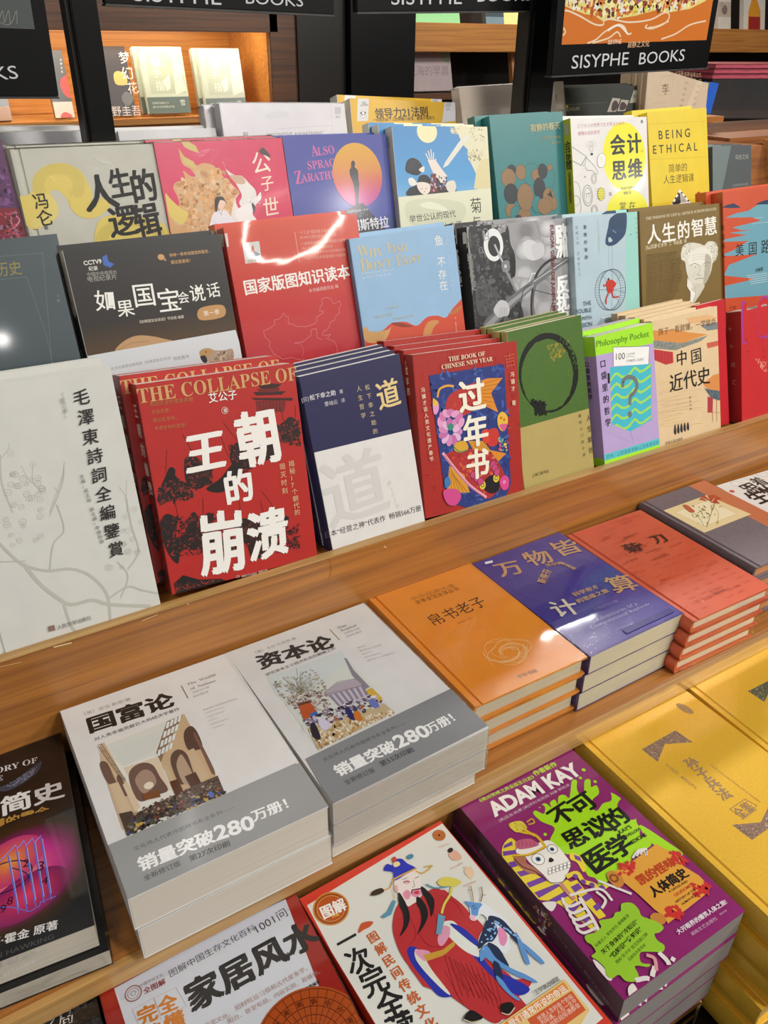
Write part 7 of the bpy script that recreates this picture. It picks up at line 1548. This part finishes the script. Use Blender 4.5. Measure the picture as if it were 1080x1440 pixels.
# ============================================================ far bookcases along the back of the shop
YB = 2.60
def bookcase(label, x0, x1, lit):
    t = thing('wall_bookcase', label, 'bookcase', Matrix.Translation((x0, YB, 0))); return t
def shelfbox(t, n, a, b, m=WOOD): return from_bm(n, box_bm(tuple(V(a)-t.matrix_world.translation), tuple(V(b)-t.matrix_world.translation), .002), m, t)
L0, L1 = at((-60, 100), YB).x, at((391, 120), YB).x
zs = at((200, 168), YB).z                       # shelf surface of the lit niche
zf0 = at((300, 45), YB).z; zf1 = at((300, -20), YB).z
t = bookcase('warm lit wooden wall bookcase at the back left with a book niche', L0, L1, True); bpy.context.view_layer.update()
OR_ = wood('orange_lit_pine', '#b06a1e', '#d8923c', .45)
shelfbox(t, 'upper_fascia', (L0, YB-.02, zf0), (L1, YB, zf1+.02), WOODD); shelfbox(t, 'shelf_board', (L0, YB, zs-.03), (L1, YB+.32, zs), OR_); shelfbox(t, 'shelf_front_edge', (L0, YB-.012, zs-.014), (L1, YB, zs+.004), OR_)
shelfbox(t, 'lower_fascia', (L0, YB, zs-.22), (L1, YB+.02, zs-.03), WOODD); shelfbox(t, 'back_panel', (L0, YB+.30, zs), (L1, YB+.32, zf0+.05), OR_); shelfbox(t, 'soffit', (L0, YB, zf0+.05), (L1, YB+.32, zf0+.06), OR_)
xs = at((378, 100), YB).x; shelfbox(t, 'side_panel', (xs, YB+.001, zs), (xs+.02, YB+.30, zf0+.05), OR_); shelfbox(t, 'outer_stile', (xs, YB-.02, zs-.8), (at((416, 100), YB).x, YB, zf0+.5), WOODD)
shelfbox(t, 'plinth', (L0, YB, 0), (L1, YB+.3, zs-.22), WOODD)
shelfbox(t, 'upper_board', (L0, YB-.01, zf1+.02), (L1, YB+.3, zf1+.04), WOOD)
l = bpy.data.lights.new('niche_strip_lamp', 'AREA'); o = bpy.data.objects.new('niche_strip_lamp', l); C.objects.link(o); l.shape = 'RECTANGLE'; l.size = xs-L0-.1; l.size_y = .03; l.energy = 3.2; l.color = (1, .86, .62); o.location = ((L0+xs)/2, YB+.05, zf0+.045)
o.rotation_euler = (math.radians(18), 0, 0)
def standing(pTL, pTR, pBL, t_, label, col, Y=YB+.06, lean=12, hard=False, kind='satin', n=1, dx=-.012, **k):
    a, b = at(pTL, Y), at(pTR, Y); c_ = at(pBL, Y); wd = (b-a).length; N = V((0, -math.cos(math.radians(lean)), math.sin(math.radians(lean)))); Vv = V((0, math.sin(math.radians(lean)), math.cos(math.radians(lean))))
    h = (a.z-zs)/Vv.z*1.0 if pBL is None else (a.z-c_.z)/Vv.z
    base = V((a.x, Y, a.z-h*Vv.z))
    base.z = max(base.z, zs+.001) if abs(base.z-zs) < .08 else base.z
    return make(base, V((1, 0, 0)), Vv, N, wd, h, t_, label, hard=hard, col=col, kind=kind, **k)
B = standing((300, 74), (360, 72), (302, 158), .02, 'x', '#fff') if False else None
# pale green slipcased pair in the niche
def pale(pTL, pTR, pBL, label, labels2):
    B = standing(pTL, pTR, pBL, .022, label, '#b9c4b0', kind='satin', spine='#c8d4cc', group='pale green books in the niche')
    S = B.S; S.grp('illustration'); S.scatter([(0, 0)]*3, 0, 1, ['#fff']) if False else None
    S.rect(.12, .06, .96, .70, '#aab49c'); S.lpoly([S.uv(.70, .08), S.uv(.80, .08), S.uv(.98, .40), S.uv(.93, .42)], '#d8d8c4'); S.lpoly([S.uv(.78, .15), S.uv(.88, .30), S.uv(.97, .66), S.uv(.70, .72), S.uv(.72, .40)], '#d4d4c0'); S.lpoly([S.uv(.2, .2), S.uv(.4, .14), S.uv(.5, .28), S.uv(.3, .3)], '#ccd0bc')
    S.lpoly([S.uv(.45, .5), S.uv(.62, .42), S.uv(.6, .62), S.uv(.5, .66)], '#d8dcc8')
    S.grp('title').ltext('手', S.uv(.22, .30), S.uv(.44, .30), '#dce0d0'); S.ltext('指', S.uv(.25, .5), S.uv(.47, .5), '#dce0d0'); S.ltext('千', S.uv(.18, .1), S.uv(.40, .1), '#dce0d0')
    S.grp('green_band').rect(0, .75, 1, 1, '#4a5e52'); S.ltext('短篇集的巅峰之作', S.uv(.1, .82), S.uv(.5, .82), '#b8c4b8'); S.ltext('诺贝尔文学奖得主作品', S.uv(.1, .88), S.uv(.62, .88), '#c8d0c8'); S.ltext('雪', S.uv(.76, .79), S.uv(.9, .79), '#c8d0c8')
    finish(B)
    for i, l_ in enumerate(labels2):
        M = B.root.matrix_world.copy(); M.translation = B.root.matrix_world.translation+V((-.012, .0235, 0)); dup(B.root, M, l_)
pale((199, 66), (260, 66), (216, 160), 'pale green book with white drapery drawing, left one of the niche pair', ['pale green book leaning behind the left drapery cover in the niche'])
pale((284, 70), (342, 69), (302, 163), 'pale green book with white drapery drawing, right one beside niche side panel', ['pale green book leaning behind the right drapery cover in the niche'])
B = standing((144, 65), (180, 68), (156, 163), .022, 'black book with white characters and pale flower, right of the left post', '#3a3434', kind='gloss')
S = B.S.org(0, 0, 4); S.clip = True; S.grp('flower').blob([(640, 415), (670, 400), (710, 430), (715, 470), (690, 480), (650, 470)], '#e0b060'); S.blob([(685, 540), (710, 515), (750, 545), (740, 580), (715, 595), (690, 570)], '#6a6a6c'); S.grp('title')
for t_, a_, b_ in (('梦', (660, 290), (722, 286)), ('幻', (672, 375), (742, 370)), ('花', (705, 462), (768, 456))): S.text(t_, a_, b_, '#e0dcd8')
S.text('野圭吾', (620, 595), (790, 590), '#d8d4d0'); finish(B)
B = standing((62, 71), (90, 70), (46, 167), .02, 'grey book with red peony and white band, behind the far left poster frame', '#4a4a4c', kind='gloss')
S = B.S.org(0, 0, 4); S.grp('flower').blob([(340, 450), (370, 425), (395, 440), (390, 480), (415, 520), (400, 550), (370, 540), (345, 500)], '#c83a2c'); S.grp('white_band'); S.lpoly([S.uv(0, .76), S.uv(1, .76), S.uv(1, 1), S.uv(0, 1)], '#d8d0c4'); S.blob([(345, 645), (370, 630), (410, 655), (350, 665)], '#c84a3c'); S.text('东野圭吾', (330, 330), (352, 328), '#d8d4d0') if False else None
S.vtext('东野圭吾', (340, 325), (350, 415), '#d8d4d0', size=6); finish(B)
B = standing((-10, 120), (8, 120), (-6, 170), .02, 'dark book with orange foot band at the left picture edge in the niche', '#4a4440', kind='satin'); S = B.S; S.grp('orange_band').rect(0, .6, 1, 1, '#a8743c'); finish(B)

# black column and panels between the bookcases
struct('trim_1', box_bm((at((414, 100), YB).x, YB-.03, 0), (at((480, 100), YB).x, YB+.05, 3.0)), mat('column_dark_bronze', '#1c1813', .35, var=((3, 3, 3), .3)))
struct('trim_2', box_bm((at((481, 100), YB).x, YB-.06, 0), (at((569, 100), YB).x, YB+.05, 3.0)), BLACK)
R0, R1 = at((570, 100), YB).x, at((1100, 60), YB).x+.5
t = bookcase('wooden wall bookcase at the back right with worn orange fascia and books above it', R0, R1, False); bpy.context.view_layer.update()
za, zb_ = at((660, 33), YB).z, at((660, 73), YB).z
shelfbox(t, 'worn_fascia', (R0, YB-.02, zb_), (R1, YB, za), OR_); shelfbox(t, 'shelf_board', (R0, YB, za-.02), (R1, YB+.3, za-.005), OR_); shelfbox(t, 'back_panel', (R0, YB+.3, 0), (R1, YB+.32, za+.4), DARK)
shelfbox(t, 'side_stile', (R0, YB-.02, 0), (R0+.02, YB, zb_), OR_); shelfbox(t, 'lower_board', (R0, YB+.0, at((600, 132), YB).z-.02), (R1, YB+.3, at((600, 132), YB).z), WOODD)
fs = [c for c in t.children if c.name.startswith('worn_fascia')][0]
S = Surf(fs, Matrix(((1, 0, 0, 0), (0, 0, -1, -.0205), (0, 1, 0, zb_), (0, 0, 0, 1))), R1-R0, za-zb_, 'matte'); S.org(540, 0, 4); S.grp('chipped_varnish'); S.scatter([(150, 175), (215, 175), (215, 200), (150, 190)], 9, 6, ['#e0b478'], 2); S.scatter([(365, 195), (410, 205), (400, 230), (365, 220)], 9, 6, ['#e0b478'], 3); S.scatter([(415, 235), (500, 245), (495, 265), (415, 262)], 5, 6, ['#e0b478'], 4); S.done()
def lying(pa, pb, label, col, h=.03, Y=YB+.03, top=None, kind='satin', dep=.2):
    a, b = at(pa, Y), at(pb, Y); B = make(V((a.x, Y, za-.005+h+.0005)), V((1, 0, 0)), V((0, 1, 0)), V((0, 0, 1)), b.x-a.x, dep, h, label, col=col, kind=kind); finish(B); return B
def standR(pTL, pTR, pBL, label, col, base=None, lean=14, t_=.02, **k):
    Y = YB+.04; z0 = za-.005 if base is None else base; Vv = V((0, math.sin(math.radians(lean)), math.cos(math.radians(lean)))); N = V((0, -math.cos(math.radians(lean)), math.sin(math.radians(lean))))
    a, b = at(pBL, Y), at((pBL[0]+pTR[0]-pTL[0], pBL[1]), Y); h = k.pop('h', .22)
    return make(V((a.x, Y, z0+.006)), V((1, 0, 0)), Vv, N, b.x-a.x, h, t_, label, col=col, **k)
B = standR((566, 10), (640, 10), (573, 32), 'pale mint green book on the fascia shelf at the back, beside the black column', '#8cc88c'); finish(B)
B = standR((676, 14), (726, 14), (684, 31), 'small blue grey and yellow book on the fascia shelf at the back', '#6a8088'); S = B.S; S.grp('illustration').rect(.5, 0, 1, 1, '#d8d088'); S.scatter([tuple(S.o[i]+0 for i in (0, 1))]*3, 0, 1, ['#fff']) if False else None; S.rect(0, .8, .5, .9, '#3a4a50'); finish(B)
B = standR((1004, -20), (1022, -20), (1010, 38), 'white book with small animal drawings, on the fascia shelf at top right', '#cfc8bc'); S = B.S; S.grp('drawings').rect(0, .55, 1, .8, '#b8a898'); S.disc((S.w*.5, S.h*.32), 18, '#7c6c64', L=True); S.disc((S.w*.3, S.h*.4), 12, '#a89c90', L=True); finish(B)
B = standR((1042, -20), (1072, -20), (1046, 38), 'white book with an orange vase shape and red label, at top right', '#d8d0c4'); S = B.S; S.grp('drawings').lpoly([S.uv(.38, 0), S.uv(.58, 0), S.uv(.62, .5), S.uv(.78, .68), S.uv(.8, 1), S.uv(.2, 1), S.uv(.22, .68), S.uv(.36, .5)], '#d8942c'); S.rect(.24, .78, .77, 1, '#9c2c2c'); finish(B)
# books on the dark lower shelf at the back right
zl = at((600, 132), YB).z
B = standR((575, 104), (638, 104), (574, 126), 'pale pink book with faint grey title, low on the back right bookcase', '#c8b4b4', base=zl, h=.14); S = B.S; S.grp('title').ltext('上海的早晨', S.uv(.03, .42), S.uv(.95, .42), '#9c8c94'); S.lpoly([S.uv(.7, .0), S.uv(.98, .05), S.uv(.96, .4), S.uv(.8, .3)], '#a8b498'); finish(B)
B = standR((722, 110), (746, 110), (722, 126), 'orange topped book low on the back right bookcase, behind the right post', '#c88c58', base=zl, h=.13); finish(B)
B = standR((880, 104), (900, 104), (878, 126), 'orange topped book low on the back right bookcase, right of the dark green book', '#c07840', base=zl, h=.15); finish(B)
bpy.context.view_layer.update()

# ring pendant lamp over the aisle behind the viewer (its reflection shows on the glossy covers)
rl = thing('ring_lamp', 'thin glowing ring pendant lamp hanging over the aisle', 'lamp', Matrix.Translation((2.23, -2.78, 2.65)) @ Matrix.Rotation(math.radians(20), 4, 'X')); bpy.context.view_layer.update()
bm = bmesh.new(); n, m_ = 48, 8
vv = [[bm.verts.new(((.315+.009*math.cos(6.2832*j/m_))*math.cos(6.2832*i/n), (.315+.009*math.cos(6.2832*j/m_))*math.sin(6.2832*i/n), .009*math.sin(6.2832*j/m_))) for j in range(m_)] for i in range(n)]
for i in range(n):
    for j in range(m_): bm.faces.new((vv[i][j], vv[(i+1) % n][j], vv[(i+1) % n][(j+1) % m_], vv[i][(j+1) % m_]))
from_bm('glowing_ring', bm, mat('ring_lamp_glow', '#ffffff', .5, emit=('#fff4e4', 60)), rl, True)
for k in range(3):
    a = k*2.0944; bm = bmesh.new(); rod(bm, (.315*math.cos(a), .315*math.sin(a), .016), (0, 0, .28), .001); from_bm('cord', bm, BLACK, rl)

# worn spots along the rail
fr = [c for c in stand.children if c.name == 'front_rail'][0]
S = Surf(fr, Matrix(((1, 0, 0, X0), (0, 0, -1, .6795), (0, 1, 0, zA), (0, 0, 0, 1))), X1-X0, Zc-.5045-zA, 'matte'); S.grp('chipped_varnish')
for l, w_ in (([(76, 910), (100, 904)], 1.6), ([(200, 873), (222, 864)], .7), ([(236, 857), (252, 852)], .9), ([(262, 850), (266, 849)], .8), ([(540, 768), (543, 770)], 1.2), ([(615, 737), (620, 735)], .8), ([(1028, 603), (1031, 602)], 1.2), ([(1000, 611), (1014, 607)], .6), ([(0, 938), (30, 931)], .5)): S.line(l, w_, '#e4c894')
S.line([(463, 784), (466, 800), (463, 816)], .5, '#a8702c', sm=True)
S.done()
